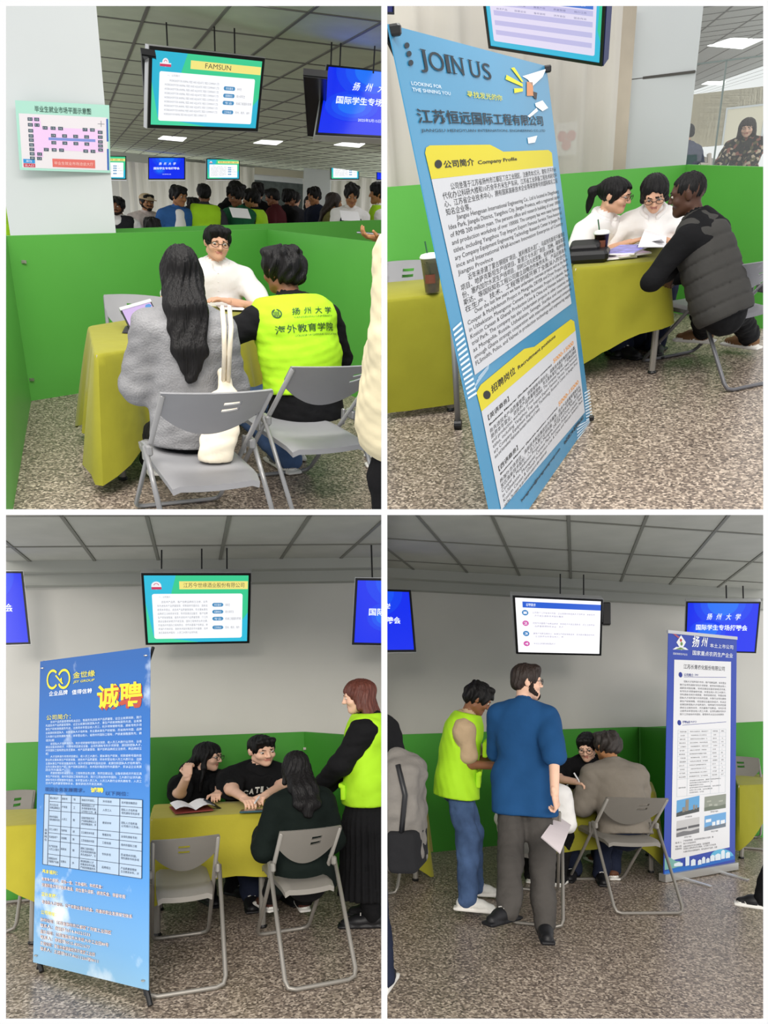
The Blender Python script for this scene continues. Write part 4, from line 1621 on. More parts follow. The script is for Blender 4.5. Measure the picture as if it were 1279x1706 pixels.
def person(room, label, base, yaw=0, s=1.0, top=None, zs=1.0, seated=False, lean=0, curl=0, side=0, twist=0, head=(0, 0, 0), L={}, R={}, legL={}, legR={},
           sk=None, hair=('short', None), female=False, shirt=None, sleeve=1.0, shirt_g=.014, hem=-.09, vest=None, vest_hem=-.11, bottom=None, skirt=None, shoes=None,
           vox=.0115, glasses=False, beard=False, collar=None, group=None, build=1.0, face=True, hipz=None, shoe_sole=None, neckc=None, hands=True, legs=True, seed=3, wide=1.0,
           trouser_g=.014, sit=None, fold=.005):
    """One figure. Local frame: x to its right, y forward, z up; yaw 0 looks away from the viewer."""
    sk = sk or SK_LIGHT
    f = Fig()
    yawr = math.radians(yaw)
    base = np.array((base[0], base[1], base[2] if len(base) > 2 else 0.0), float)
    Rz = rotz(yawr)
    up = np.array((0, 0, 1.0))
    Pz = hipz or (.525 if seated else .93)
    P = np.array((0, 0, Pz))
    sw, rc, rw, rh = (.155, .138, .120, .152) if female else (.175, .155, .140, .150)
    arms_ = None
    sw, rc, rw, rh = [a * build for a in (sw, rc, rw, rh)]
    T1, T2 = rot(0, lean, side), rot(0, lean + curl, side)
    t1, t2 = T1 @ up, T2 @ up
    Mid = P + t1 * .24
    N = Mid + t2 * .275
    fw1, fw2 = T1 @ np.array((0, 1.0, 0)), T2 @ np.array((0, 1.0, 0))
    Tw = np.array(Matrix.Rotation(math.radians(twist), 3, Vector(t2)))
    xr = Tw @ (T2 @ np.array((1.0, 0, 0)))
    fwd2 = Tw @ fw2
    Sh = {'R': N - t2 * .082 + xr * sw, 'L': N - t2 * .082 - xr * sw}
    nd = unit(t2 * .55 + up * .45 + fw2 * .22)
    RH = rot(*head)
    Hc = N + nd * .105 + (RH @ np.array((0, .018, .062)))
    topz = Hc + RH @ np.array((0, -.01, .122))
    if top is not None:
        lo, hi = .5, 1.7
        for _ in range(40):
            zs = (lo + hi) / 2
            q = base + Rz @ (topz * (s, s, s * zs))
            if room.px(q)[1] > top:
                lo = zs
            else:
                hi = zs
    S3 = np.array((s, s, s * zs))
    f.S3, f.Rz, f.base, f.room = S3, Rz, base, room
    loc = lambda q: (Rz.T @ (np.asarray(q, float) - base)) / S3
    f.loc = loc

    def point(v):
        if v is None:
            return None
        if isinstance(v, tuple) and len(v) == 4 and v[0] == 'px':        # ('px', column, row, height)
            return loc(room.at(v[1], v[2], z=v[3]))
        if isinstance(v, tuple) and len(v) == 4 and v[0] == 'ppm':       # ('ppm', column, row, scale)
            return loc(room.pt(v[1], v[2], v[3]))
        return np.array(v, float)

    # arms
    arms, hand = {}, {}
    for k, spec in (('L', L), ('R', R)):
        sg = 1 if k == 'R' else -1
        w = point(spec.get('w'))
        if w is None:
            w = Sh[k] + np.array((sg * .07, .06, -.50))
        e, wr = ik(Sh[k], w, .285, .25, np.array(spec.get('e', (sg * .5, -1, -.3)), float))
        arms[k] = (e, wr)
        fd = unit(wr - e)
        hd = unit(np.array(spec.get('hd', fd), float)) if 'hd' in spec else fd
        pn = np.array(spec.get('pn', (-sg * .9, .1, -.3)), float)
        hand[k] = (wr, hd, pn, spec.get('curl', .35))
    # legs
    legp = {}
    for k, spec in (('L', legL), ('R', legR)):
        sg = 1 if k == 'R' else -1
        hj = P + np.array((sg * .088, 0, -.01))
        if seated:
            a = point(spec.get('a'))
            if a is None:
                a = np.array((sg * .11, .40, .085))
            h = np.array(spec.get('k', (sg * .12, .5, 1.0)), float)
        else:
            a = point(spec.get('a'))
            if a is None:
                a = np.array((sg * .095, -.01, .085))
            h = np.array(spec.get('k', (sg * .1, 1, 0)), float)
        kn, an = ik(hj, a, .425, .415, h)
        td = unit(np.array(spec.get('t', (sg * .15, 1, 0)), float))
        legp[k] = (hj, kn, an, td)
    f.__dict__.update(P=P, N=N, Mid=Mid, Sh=Sh, arms=arms, hand=hand, legp=legp, Hc=Hc, RH=RH, t2=t2, fw2=fwd2, xr=xr)

    def torso(So, g, hemz, shoulder=1.0, neck=True, t=0, tl=0):
        So.cone(P - t1 * .03, P + t1 * .08, rh + g, rh * .96 + g, fw1, 1.30, t=tl)
        if g > 0:
            So.cone(P - t1 * .10, P + t1 * .01, rh + .026 + g * .7, rh + .018 + g * .7, fw1, 1.26)
        So.cone(P + t1 * .08, Mid, rh * .95 + g, rw + g * 1.2, fw1, 1.32, t=t)
        So.cone(Mid, N - t2 * .12, rw + g * 1.2, rc + g, fwd2, 1.38, t=t)
        So.cone(N - t2 * .12 - xr * sw * .35, N - t2 * .12 + xr * sw * .35, rc * .72 + g, None, fwd2, 1.15, t=t)
        a, b = N - t2 * (.035 + .045 * shoulder) - xr * sw * .9 * shoulder, N - t2 * (.035 + .045 * shoulder) + xr * sw * .9 * shoulder
        So.cone(a, N + t2 * .012, .048 + g, .048 + g * .7, k=.04, t=t).cone(b, N + t2 * .012, .048 + g, .048 + g * .7, k=.04, t=t)
        if female and g < .03:
            for q in (-1, 1):
                So.ell(N - t2 * .20 + xr * q * .065 + fwd2 * (rc * .60), (.058 + g * .5, .05 + g * .5, .058 + g * .5), k=.04, t=t)

    def arm(So, k, g, upto=2.0, r0=.046, t=0, tf=0):
        e, wr = arms[k]
        if upto <= 1:
            So.cone(Sh[k], Sh[k] + (e - Sh[k]) * upto, r0 + .006 + g, r0 + g, k=.035)
        else:
            So.cone(Sh[k], e, r0 + .006 + g, .038 + g, k=.035, t=t)
            q = e + (wr - e) * min(1, upto - 1)
            So.cone(e, q, .038 + g, .028 + g * .9, k=.03, t=tf)

    # body: one continuous skin
    B = Solid(vox, .035)
    ts = 6 if shirt is not None else 0
    tb = 7 if (bottom is not None or skirt is not None) else ts
    torso(B, 0, None, t=ts, tl=tb)
    B.cone(N - t2 * .03, Hc + RH @ np.array((0, -.02, -.06)), .056 if not female else .048, .050 if not female else .043, k=.025)
    for k in 'LR':
        if ts and sleeve < 1.2:
            e_, w_ = arms[k]
            m_ = Sh[k] + (e_ - Sh[k]) * max(.3, sleeve - .12)
            B.cone(Sh[k], m_, .052, .045, k=.035, t=6).cone(m_, e_, .045, .038, k=.03)
            B.cone(e_, w_, .038, .028, k=.03)
        else:
            arm(B, k, 0, t=ts, tf=6 if sleeve >= 1.8 else 0)
        hj, kn, an, td = legp[k]
        if legs:
            tk = 7 if bottom is not None else 0
            B.cone(hj, kn, .082, .055, k=.05, t=tk)
            B.cone(kn, kn + (an - kn) * .35, .053, .054, k=.03, t=tk).cone(kn + (an - kn) * .35, an, .054, .036, k=.03, t=tk)
            B.cone(an, an + td * .02 - up * .04, .034, .036, k=.02).cone(an - up * .045 - td * .03, an + td * .13 - up * .055, .036, .030, k=.03)
    parts = [B.mesh()]
    hv = max(vox * .45, .0042)
    Hs = head_solid(Hc, RH, hv if face else vox * .8, female, beard, wide=wide)
    Hs.cone(N + t2 * .0, Hc + RH @ np.array((0, -.022, -.05)), .052 if not female else .044, .050 if not female else .043, k=.02)
    parts.append(Hs.mesh())
    if hands:
        for k in 'LR':
            wr, hd, pn, cu = hand[k]
            parts.append(hand_solid(wr, hd, pn, k, cu, max(vox * .36, .0042), .95 if not female else .86).mesh())
    V, Q, t, n = [], [], [], 0
    for (v, q, tt), i in zip(parts, range(9)):
        V.append(v)
        Q.append(q + n)
        t.append(tt if i < 2 else tt * 0)
        n += len(v)
    V, Q, t = np.concatenate(V) * S3, np.concatenate(Q), np.concatenate(t)
    me = new_mesh('person', V, Q, [sk, LIPS.get(sk.name, M_lip), M_eye, M_iris, M_brow, M_beard, shirt or sk, bottom or skirt or shirt or sk], t, True)
    root = link('person', me, room, None, LM(base, yawr))
    tag(root, label, 'person', group)
    f.root = root

    def piece(So, name, m, wob=None):
        v, q, tt = So.mesh(wob)
        if not len(v):
            return None
        me = new_mesh(name, v * S3, q, m, tt if isinstance(m, list) else None, True)
        return link(name, me, room, root)
    f.piece = piece
    # shirt
    if shirt is not None:
        g = shirt_g
        So = Solid(vox, .035)
        torso(So, g, hem)
        for k in 'LR':
            arm(So, k, g * 1.15 + .004, sleeve)
        if hem < -.12 and not seated:
            for k in 'LR':
                hj = legp[k][0]
                So.cone(hj + up * .04, hj + (legp[k][1] - hj) * .45, .105 + g, .102 + g, k=.05)
        So.cone(N - t2 * .02, N + t2 * .022, .060 + g * .6, .055 + g * .6, k=.02)
        So.cut(P + t1 * hem, -t1)
        So.cut(N + t2 * .03 + fwd2 * .01, unit(t2 * 1 + fwd2 * .35))
        So.ell(N + fwd2 * .085 + t2 * .012, (.042, .055, .034 if collar is None else .06), sub=True, k=.012)
        f.shirt = piece(So, 'shirt', shirt, fold_wobble(seed, fold))
    if collar is not None:
        So = Solid(min(vox, .009), .01)
        c = N + t2 * .030 + fwd2 * .006
        for a in range(14):
            w0, w1 = [math.radians(30 + 300 * (a + i) / 14 + 90) for i in (0, 1)]
            p = [c + xr * .074 * math.cos(w) + fwd2 * .074 * math.sin(w) - t2 * .018 * (1 + math.sin(w)) for w in (w0, w1)]
            So.cone(p[0], p[1], .016, .016, t2, .55)
        piece(So, 'collar', collar)
        bv = BVHTree.FromPolygons([v.co for v in f.shirt.data.vertices], [p.vertices for p in f.shirt.data.polygons])
        pk = MB()
        for q in range(6):
            o_ = (N - t2 * (.05 + .065 * q) + fwd2 * .5) * S3
            h_ = bv.ray_cast(Vector(o_), Vector(-fwd2))[0]
            if h_ is not None:
                pk.lathe([(.0055, -.002), (.0055, .003)], np.array(h_), 8)
        if pk.n:
            tag(pk.build('buttons', M_sole, room, root), kind='stuff')
    if vest is not None:
        g = .044
        So = Solid(vox, .03)
        torso(So, g, vest_hem, .62)
        for k in 'LR':
            So.ell(Sh[k] + (arms[k][0] - Sh[k]) * .20 + xr * (.02 if k == 'R' else -.02), (.062, .085, .10), sub=True, k=.02)
        So.cone(N - t2 * .01 - xr * .05, N - t2 * .01 + xr * .05, .066, k=.03)
        if not seated and skirt is None:
            for k in 'LR':
                hj, kn = legp[k][0], legp[k][1]
                So.cone(hj + up * .05, hj + (kn - hj) * .3, .100 + g * .8, .100 + g * .8, k=.05)
        So.cut(P + t1 * vest_hem, -t1)
        So.cut(N + t2 * .035, t2)
        So.ell(N + fwd2 * .09 - t2 * .03, (.05, .09, .09), sub=True, k=.02)
        f.vest = piece(So, 'vest', vest, fold_wobble(seed + 5, .005))
    if bottom is not None and legs:
        g = trouser_g
        So = Solid(vox, .03)
        So.cone(P - t1 * .03, P + t1 * .08, rh + g * .5, rh * .93 + g * .4, fw1, 1.30)
        for k in 'LR':
            hj, kn, an, td = legp[k]
            So.cone(hj, kn, .078 + g, .060 + g, k=.04)
            So.cone(kn, an + (an - kn) * .03, .060 + g, .046 + g * 1.1, k=.03)
        if not seated:
            So.cut(P + t1 * .10, t1)
        f.trousers = piece(So, 'trousers', bottom, fold_wobble(seed + 9, .006))
    if skirt is not None:
        So = Solid(vox, .03)
        So.cone(P + t1 * .08, P - up * .25, rh * .9 + .01, rh + .05, fw1, 1.2)
        So.cone(P - up * .25, np.array((0, 0, .22)), rh + .05, rh + .085, fw1, 1.15)
        So.cut(P + t1 * .13, t1)
        So.cut((0, 0, .2), -up)

        def pleat(X):
            a = np.arctan2(X[..., 0], X[..., 1])
            return .010 * np.sin(a * 34) * np.clip((P[2] - X[..., 2]) * 3, 0, 1)
        f.skirt = piece(So, 'skirt', skirt, pleat)
    if shoes is None and bottom is not None and vox < .0145:
        shoes, shoe_sole = M_shoe0, M_shoe0
    if shoes is not None and legs:
        for k in 'LR':
            hj, kn, an, td = legp[k]
            b = an.copy()
            td2 = unit(td * (1, 1, 0)) if abs(td[2]) < .7 else td
            sd = np.array((td2[1], -td2[0], 0))
            RR = np.stack([sd, td2, up], 1)
            So = Solid(min(vox, .008), .02)
            So.cone(b + up * .01, b - up * .03 - td2 * .01, .045, .046)
            So.cone(b - up * .035 - td2 * .035, b - up * .040 + td2 * .09, .043, .042)
            So.cone(b - up * .040 + td2 * .08, b - up * .052 + td2 * .155, .044, .034, up, 1.25)
            zb = b - up * .072
            So.box(zb + td2 * .055, (.046, .135, .013), RR, .012, t=1, k=.001)
            So.box(zb + td2 * .055 + sd * .0, (.043, .150, .010), RR, .009, t=1, k=.001)
            So.cut(b - up * .0845, -up)
            So.cut(b + up * .03, up)
            sh = piece(So, 'shoe', [shoes, shoe_sole or M_sole])
            if vox < .0125:
                mb = MB()
                for q in range(4):
                    c = b + td2 * (.045 + .022 * q) + up * (.012 - .011 * q)
                    mb.tube([(c - sd * .022) * S3, (c + up * .008) * S3, (c + sd * .022) * S3], .0035, 5)
                mb.build('laces', M_sole, room, sh)
    # hair
    st, hm, hl = (tuple(hair) + (None,))[:3]
    if st:
        gb = max(shirt_g if shirt is not None else 0, .036 if vest is not None else 0)
        hs = hair_solid(Hc, RH, st, max(vox * .6, .006), (N, t2, fwd2, xr, rc / 1.38 + gb + .012), -fwd2 if st in ('long', 'longstraight') else None, hl)
        f.hair = piece(hs, 'hair', hm or H_BLACK, hair_wobble(Hc, .0035 if st not in ('curly', 'full') else .007, 42 if st not in ('curly', 'full') else 20))
    if glasses:
        mb = MB()
        Pn = lambda x, y, z: (Hc + RH @ np.array((x, y, z))) * S3
        for q in (-1, 1):
            mb.tube([Pn(q * .034 + .023 * math.cos(a), .1, .004 + .019 * math.sin(a)) for a in np.linspace(0, 2 * math.pi, 12, endpoint=False)], .0022, 5, closed=True)
            mb.tube([Pn(q * .057, .099, .008), Pn(q * .078, .02, .012), Pn(q * .078, -.02, .004)], .002, 5)
        mb.tube([Pn(-.011, .101, .008), Pn(.011, .101, .008)], .002, 5)
        mb.build('glasses', M_lens, room, root)
    return f


def on_cloth(f, obj, name, m, body_fn, O, U, V, out):
    """Print on a garment: lettering laid out on a flat panel (figure coordinates) and pressed onto the cloth."""
    P = Panel(np.array(O) * f.S3, np.array(U) * f.S3, np.array(V) * f.S3)
    mb = MB()
    body_fn(mb, P)
    bv = BVHTree.FromPolygons([v.co for v in obj.data.vertices], [p.vertices for p in obj.data.polygons])
    d = Vector(unit(out))
    vs = []
    for v in np.concatenate(mb.v):
        q = Vector(v) + d * .6
        hit = bv.ray_cast(q, -d)[0]
        vs.append(np.array(hit + d * .004) if hit is not None else v)
    me = new_mesh(name, vs, mb.f, m, mb.mi)
    o = link(name, me, f.room, obj)
    return tag(o, kind='stuff')


# ================================================================ tables, cloths and chairs
def at74(room, *qs):
    return [room.at(*q, z=.74)[:2] for q in qs]


C = at74(TL, (160, 590), (440, 545), (425, 498), (150, 543))
table(TL, 'folding table under the cloth with the tablet', C, inset=.10, splay=-.02)
tablecloth(TL, 'yellow-green cloth with one corner hanging low beside the grey sweater', C, cdrop=(.50, .32, .34, .54), corner=(.18, .1, .1, .12), fold=.05, seed=2, nfold=4, flare=.06)
chair(TL, 'grey folding chair in front, under the woman in the grey sweater', (276, 668), (441, 642), .80, 1.9, yaw=15, slot=.25, zsf=.50)
chair(TL, 'grey folding chair under the man in the lettered neon vest', (511, 626), (609, 598), .82, 1.8, yaw=18, slot=.5, zsf=.50)
chair(TL, 'empty grey folding chair behind the tablet, facing the aisle', (272, 493), (172, 497), .86, 1.4, yaw=186, slot=.1)

C1 = at74(TR, (560, 508), (748, 487), (742, 462), (560, 478))
table(TR, 'folding table on castors under the empty yellow cloth, behind the poster stand', C1, inset=.06)
tablecloth(TR, 'plain yellow cloth on the table with the iced coffee', C1, cdrop=(.70, .68, .68, .7), corner=(0, .0, 0, 0), fold=.008, seed=3, nfold=2, flare=.03)
lg = TR.at(763, 715, z=0)
t = thing(TR, 'table_stand', 'grey tube leg with a black castor beside the poster stand', 'table leg', lg)
MB().tube([(0, 0, .05), (-.01, .02, .70)], .018, 10).build('pole', M_tube, TR, t, smooth=True)
MB().tube([(-.022, 0, .03), (.022, 0, .03)], .03, 12).build('castor', M_black, TR, t)
C2 = at74(TR, (958, 446), (1112, 433), (1094, 398), (950, 408))
table(TR, 'folding table under the cloth where the two women sit', C2, inset=.08)
tablecloth(TR, 'yellow-green cloth hanging low before the two women in white', C2, cdrop=(.64, .34, .30, .6), corner=(.05, .05, .0, .0), fold=.02, seed=4, nfold=2.5, flare=.05)
chair(TR, 'empty grey folding chair behind the iced coffee', (722, 440), (630, 436), .80, 1.2, yaw=170, slot=-.1)
chair(TR, 'dark grey folding chair under the man in the quilted vest', (1210, 446), (1318, 428), .72, 1.7, m=mat('dark_grey_plastic', '77777c', .45), mt=mat('dark_tube', '66666a', .35, .5, .3), slot=.3)

C1 = at74(BL, (-70, 1380), (66, 1373), (70, 1347), (-60, 1352))
table(BL, 'folding table behind the blue poster stand', C1, inset=.1)
tablecloth(BL, 'yellow cloth half hidden behind the blue poster stand', C1, cdrop=(.26, .34, .34, .3), corner=(.1, .16, .1, .1), fold=.02, seed=5, m=M_cloth2, nfold=3)
C2 = at74(BL, (252, 1364), (445, 1353), (448, 1333), (258, 1340))
table(BL, 'folding table where the woman and the lettered T-shirt man sit', C2, inset=.1)
tablecloth(BL, 'yellow cloth with an open booklet and a phone on it', C2, cdrop=(.44, .34, .34, .4), corner=(.14, .06, .06, .1), fold=.02, seed=6, m=M_cloth2, nfold=2.5)
chair(BL, 'empty folding chair standing before the table with the booklet', (251, 1397), (369, 1397), .75, 1.7, yaw=3, m=M_chair2, mt=M_tube2, slot=-.05)
chair(BL, 'folding chair under the long-haired woman in dark green', (461, 1384), (575, 1380), .77, 1.7, yaw=6, m=M_chair2, mt=M_tube2, slot=.18)
chair(BL, 'grey folding chair half hidden behind the blue poster stand', (60, 1318), (-10, 1322), .84, 1.4, yaw=182, m=M_chair2, mt=M_tube2, slot=-.15)

C1 = at74(BR, (600, 1332), (700, 1319), (706, 1304), (615, 1309))
table(BR, 'folding table at the open left side behind the backpack', C1, inset=.1)
tablecloth(BR, 'yellow cloth hanging to the floor behind the backpack', C1, cdrop=(.4, .58, .54, .4), corner=(.1, .12, .1, .1), fold=.03, seed=7, nfold=3, flare=.07)
C2 = at74(BR, (900, 1329), (1090, 1318), (1084, 1302), (905, 1305))
table(BR, 'folding table where the man in black writes', C2, inset=.08)
tablecloth(BR, 'yellow cloth under the writing man, one corner near the floor', C2, cdrop=(.45, .45, .45, .4), corner=(.0, .24, .1, .1), fold=.02, seed=8, nfold=3)
C3 = at74(BR, (1230, 1308), (1345, 1303), (1335, 1280), (1222, 1286))
table(BR, 'folding table right of the roll-up banner', C3, inset=.12, splay=.1)
tablecloth(BR, 'yellow cloth on the empty table right of the roll-up banner', C3, cdrop=(.40, .3, .3, .4), corner=(.26, .1, .1, .1), fold=.02, seed=9, nfold=3)
chair(BR, 'folding chair under the man in the grey sweatshirt', (1025, 1335), (1096, 1326), .82, 1.8, yaw=22, m=M_chair2, mt=M_tube2, slot=.2)
chair(BR, 'folding chair mostly hidden behind the blue T-shirt man', (853, 1352), (934, 1349), .76, 1.7, yaw=2, m=M_chair2, mt=M_tube2)
chair(BR, 'empty folding chair between the roll-up banner and the open right side', (1262, 1263), (1196, 1261), .94, 1.4, yaw=178, m=M_chair2, mt=M_tube2, slot=-.1)
chair(BR, 'folding chair back just showing over the backpack', (699, 1290), (640, 1291), .86, 1.4, yaw=180, m=M_chair2, mt=M_tube2)

# ================================================================ poster stands
def stand(room, name, label, q, zb, thick=.004, back=None, tilt=True, feet=()):
    P = room.quad(q, zb=zb)
    c = P.p(.5, 0)
    c[2] = 0
    t = thing(room, name, label, 'poster stand', c)
    off = LM(-c)
    return P, t, off


def prints(room, P, par, off, name, col, items, w=.003, rough=.5, m=None):
    mb = MB()
    for it in items:
        it(mb, w)
    if not mb.n:
        return
    o = mb.build(name, m or mat('print_' + col, col, rough, .35), room, par, off)
    if len(items) > 1 or name == 'lettering':
        tag(o, kind='stuff')
    return o


# ---- upper right: blue poster on an X stand
P, t, off = stand(TR, 'poster_stand', 'tall light blue JOIN US poster on an X-shaped stand in front', ((646, 40), (910, 110), (984, 700), (830, 921)), .04)
sheet = MB().panel_box(P, 0, 0, 1, 1, -.004, 0).build('poster', mat('print_sky_blue', '3b88b1', .28, .5, var=.04, vscale=2), TR, t, off)
X = MB()
for a, b in (((0.0, 0.0), (1, 1)), ((1.0, 0.0), (0, 1))):
    X.tube([P.p(*a, -.02), P.p(.5, .5, -.08), P.p(*b, -.02)], .008, 6)
tag(X.build('cross_poles', M_black, TR, t, off), kind='stuff')
for (u, v) in ((.012, .992), (.988, .992), (.985, .012), (.015, .012)):
    MB().box(P.p(u, v, .002), (.05, .03, .03), bev=.006).build('corner_hook', M_black, TR, t, off)
W = lambda body, bl, tr, h=None, **kw: (lambda mb, w: wline(mb, TR, P, body, bl, tr[0], h, w=w, **kw) if h else wpx(mb, TR, P, body, bl, tr, w=w, **kw))
G = lambda pts: (lambda mb, w: polypx(mb, TR, P, pts, w))


def discs(pts, r):
    return [(lambda mb, w, q=q: polypx(mb, TR, P, [(q[0] + r * math.cos(a), q[1] + r * 1.15 * math.sin(a)) for a in np.linspace(2 * math.pi, 0, 20, endpoint=False)], w)) for q in pts]


prints(TR, P, sheet, Matrix(), 'dot', '14202c', discs(((676.5, 76), (680, 90), (683, 105)), 4.2))


def join_us(mb, w):
    u0, v0 = uv(TR, P, (700, 114))
    v1 = uv(TR, P, (700, 82))[1]
    u1 = uv(TR, P, (818, 131))[0]
    spans = {'J': (.0, .085), 'O': (.115, .30), 'I': (.325, .375), 'N': (.41, .565), 'U': (.665, .82), 'S': (.865, 1.0)}
    for ch, (a, b) in spans.items():
        write(mb, P, ch, u0 + a * (u1 - u0), v0 + (0 if ch != 'J' else -.006), u0 + b * (u1 - u0), v1, w, res=4)
    du, sv = u1 - u0, (v1 - v0) * .05
    for cx, y in ((.062, 1), (.35, 0), (.35, 1), (.415, 1), (.425, 0), (.555, 1), (.68, 1), (.805, 1)):
        vv = v0 + (v1 - v0) * y
        mb.panel_rect(P, u0 + (cx - .034) * du, vv - (sv if y else 0), u0 + (cx + .034) * du, vv + (0 if y else sv), w)


prints(TR, P, sheet, Matrix(), 'lettering', '17242f', [join_us, W('江苏恒远国际工程有限公司', (696, 206), (904.5, 192), bold=.012, h=25), W('JIANGSU HENGYUAN INTERNATIONL ENGINEERING CO.,LTD', (701, 222), (907.5, 217), bold=0.0, h=7)])
prints(TR, P, sheet, Matrix(), 'lettering', 'd7e2ea', [W('LOOKING FOR', (684.5, 142), (734.5, 142), bold=0.005, h=6), W('THE SHINING YOU', (686, 152.5), (749.5, 152.5), bold=0.005, h=6)])
prints(TR, P, sheet, Matrix(), 'lettering', 'c9c63a', [W('寻找发光的你', (777.5, 162.5), (836, 157.5), bold=0.008, h=11)])
pz = lambda x, y: (640 + x / 4.0, 30 + y / 4.0)
prints(TR, P, sheet, Matrix(), 'ray', 'dcd232', [G([pz(*q) for q in s_]) for s_ in (((840, 335), (862, 330), (922, 425), (912, 428)), ((803, 410), (810, 380), (918, 440), (918, 460)), ((860, 470), (918, 470), (920, 490), (862, 502)))])
prints(TR, P, sheet, Matrix(), 'megaphone', 'c98a5e', [G([pz(*q) for q in ((945, 425), (985, 430), (990, 520), (945, 520))])])
prints(TR, P, sheet, Matrix(), 'white_shape', 'eef2f2', [G([pz(*q) for q in s_]) for s_ in (((915, 390), (1075, 340), (1050, 395), (985, 455), (950, 410)), ((1000, 570), (1050, 550), (1088, 600), (1050, 622), (1005, 590)), ((950, 655), (1010, 600), (1020, 620), (965, 665)), ((950, 800), (1015, 785), (1000, 830), (955, 838)))])
prints(TR, P, sheet, Matrix(), 'dark_shape', '3a302c', [G([pz(*q) for q in ((985, 490), (1015, 500), (1010, 545), (990, 530))])])
# yellow tabs and white fields
prints(TR, P, sheet, Matrix(), 'yellow_tab', 'cdc024', [G([pz(*q) for q in ((268, 900), (275, 865), (300, 850), (700, 845), (735, 862), (790, 892), (1090, 880), (1114, 900), (1122, 990), (310, 1075))])], .002)
prints(TR, P, sheet, Matrix(), 'white_field', 'c3c5ca', [G([(717.5, 299), (920.5, 277), (951, 506), (790, 625)])], .0022)
q4 = lambda x, y: (720 + x / 4.264, 450 + y / 4.264)
prints(TR, P, sheet, Matrix(), 'yellow_tab', 'cdc024', [G([q4(*q) for q in ((310, 870), (340, 815), (600, 600), (650, 560), (720, 545), (980, 350), (1005, 365), (1014, 430), (345, 1005))])], .0021)
prints(TR, P, sheet, Matrix(), 'white_field', 'c3c5ca', [G([q4(345, 1005), q4(1014, 430), q4(1080, 1010), (834, 850)])], .0023)


def hatch(mb, w, quad, n):
    c = [uv(TR, P, q) for q in quad]
    L = lambda a, b, k: (a[0] + (b[0] - a[0]) * k, a[1] + (b[1] - a[1]) * k)
    for i in range(n):
        k0, k1 = i / n, (i + .45) / n
        mb.panel_poly(P, [L(c[3], c[0], k0), L(c[3], c[0], k1), L(c[2], c[1], min(1, k1 + .0)), L(c[2], c[1], k0)], w)


prints(TR, P, sheet, Matrix(), 'hatching', 'd5e6f2', [lambda mb, w: hatch(mb, w, (q4(135, 400), q4(195, 345), q4(312, 880), q4(250, 920)), 15), lambda mb, w: hatch(mb, w, (q4(330, 745), q4(400, 665), q4(395, 700), q4(285, 850)), 4),
                                                      lambda mb, w: hatch(mb, w, (q4(1075, 860), q4(1112, 835), q4(1135, 1050), q4(1090, 1070)), 10), lambda mb, w: hatch(mb, w, (q4(1020, 1095), q4(1130, 1050), q4(1110, 1110), q4(1030, 1230)), 6)], .0026)
prints(TR, P, sheet, Matrix(), 'lettering', '1b1b1c', discs((pz(355, 975), q4(383, 887)), 6.2) + [
    W('公司简介', pz(395, 1005), pz(598, 935), bold=.02, h=13.5), W('Company Profile', pz(622, 985), pz(882, 942), bold=0.02, h=8.5),
    W('招聘岗位', q4(420, 880), q4(588, 715), bold=0.012, h=15), W('Recruitment positions', q4(607, 715), q4(872, 482), bold=0.02, h=8.5),
    W('【英语商务】', q4(395, 1070), q4(542, 908), bold=0.012, h=10.5), W('Business Manager (English-speaking countries)', q4(402, 1112), q4(845, 668), bold=.035, h=5.2),
    W('【西语商务】', q4(470, 1432), q4(605, 1258), bold=0.012, h=10.5), W('Business Manager (Spanish-speaking countries)', q4(480, 1462), q4(885, 985), bold=.03, h=5),
    W('tel:0514-87856161', q4(935, 1242), q4(1070, 1050), bold=.02, h=8), W('hengyuan@hengyuangroup.com', q4(632, 1655), q4(905, 1278), bold=.02, h=8)])
prints(TR, P, sheet, Matrix(), 'lettering', 'd9964a', [W('5000-15000', q4(858, 665), q4(1000, 522), bold=.02, h=8), W('5000-15000', q4(895, 970), q4(1036, 800), bold=.02, h=8)])
ul, ur = uv(TR, P, (741, 352))[0], uv(TR, P, (934, 352))[0]
vt, vb = uv(TR, P, (744, 312))[1], uv(TR, P, (791.5, 607))[1]
EN = ['Jiangsu Hengyuan International Engineering Co., Ltd is located in Dingzhuang', 'Idea Park, Jiangdu District, Yangzhou City, Jiangsu Province, with a registered capital',
      'of RMB 200 million yuan. The persons office and research building of over 10000', 'and production workshop of over 100000. The company has won many honorary',
      'titles, including Yangzhou Top Import Export Famous Service Time-honored', 'ary Company Equipment Engineering Technology Research Center in Jiangsu Prov', 'ince and International Well-known Innovation Enterprise of Country', 'Jiangsu Province',
      'Over the last few years we have undertaken overseas projects such as the Boliv', 'Cooper & Molybdenum Project in Mongolia, DRYER and Dryer Project Shymk', 'in Uzbekistan. Moengemar Cement Plant Automatic Project in Lubumbi. Now', 'Kosicin Canaan & Ghanah Production Line & China and Vietnam Industry Plant',
      'trial Park. The company has also Undertaken projects in other countries such', 'as Mongolia, Russia, Uzbekistan, Senegal. Starlike and international', 'enough Ghana strategic cooperation with internationally renowned companies', 'FLSmidth, Polos, and Valmet in production technology and engineering supply']
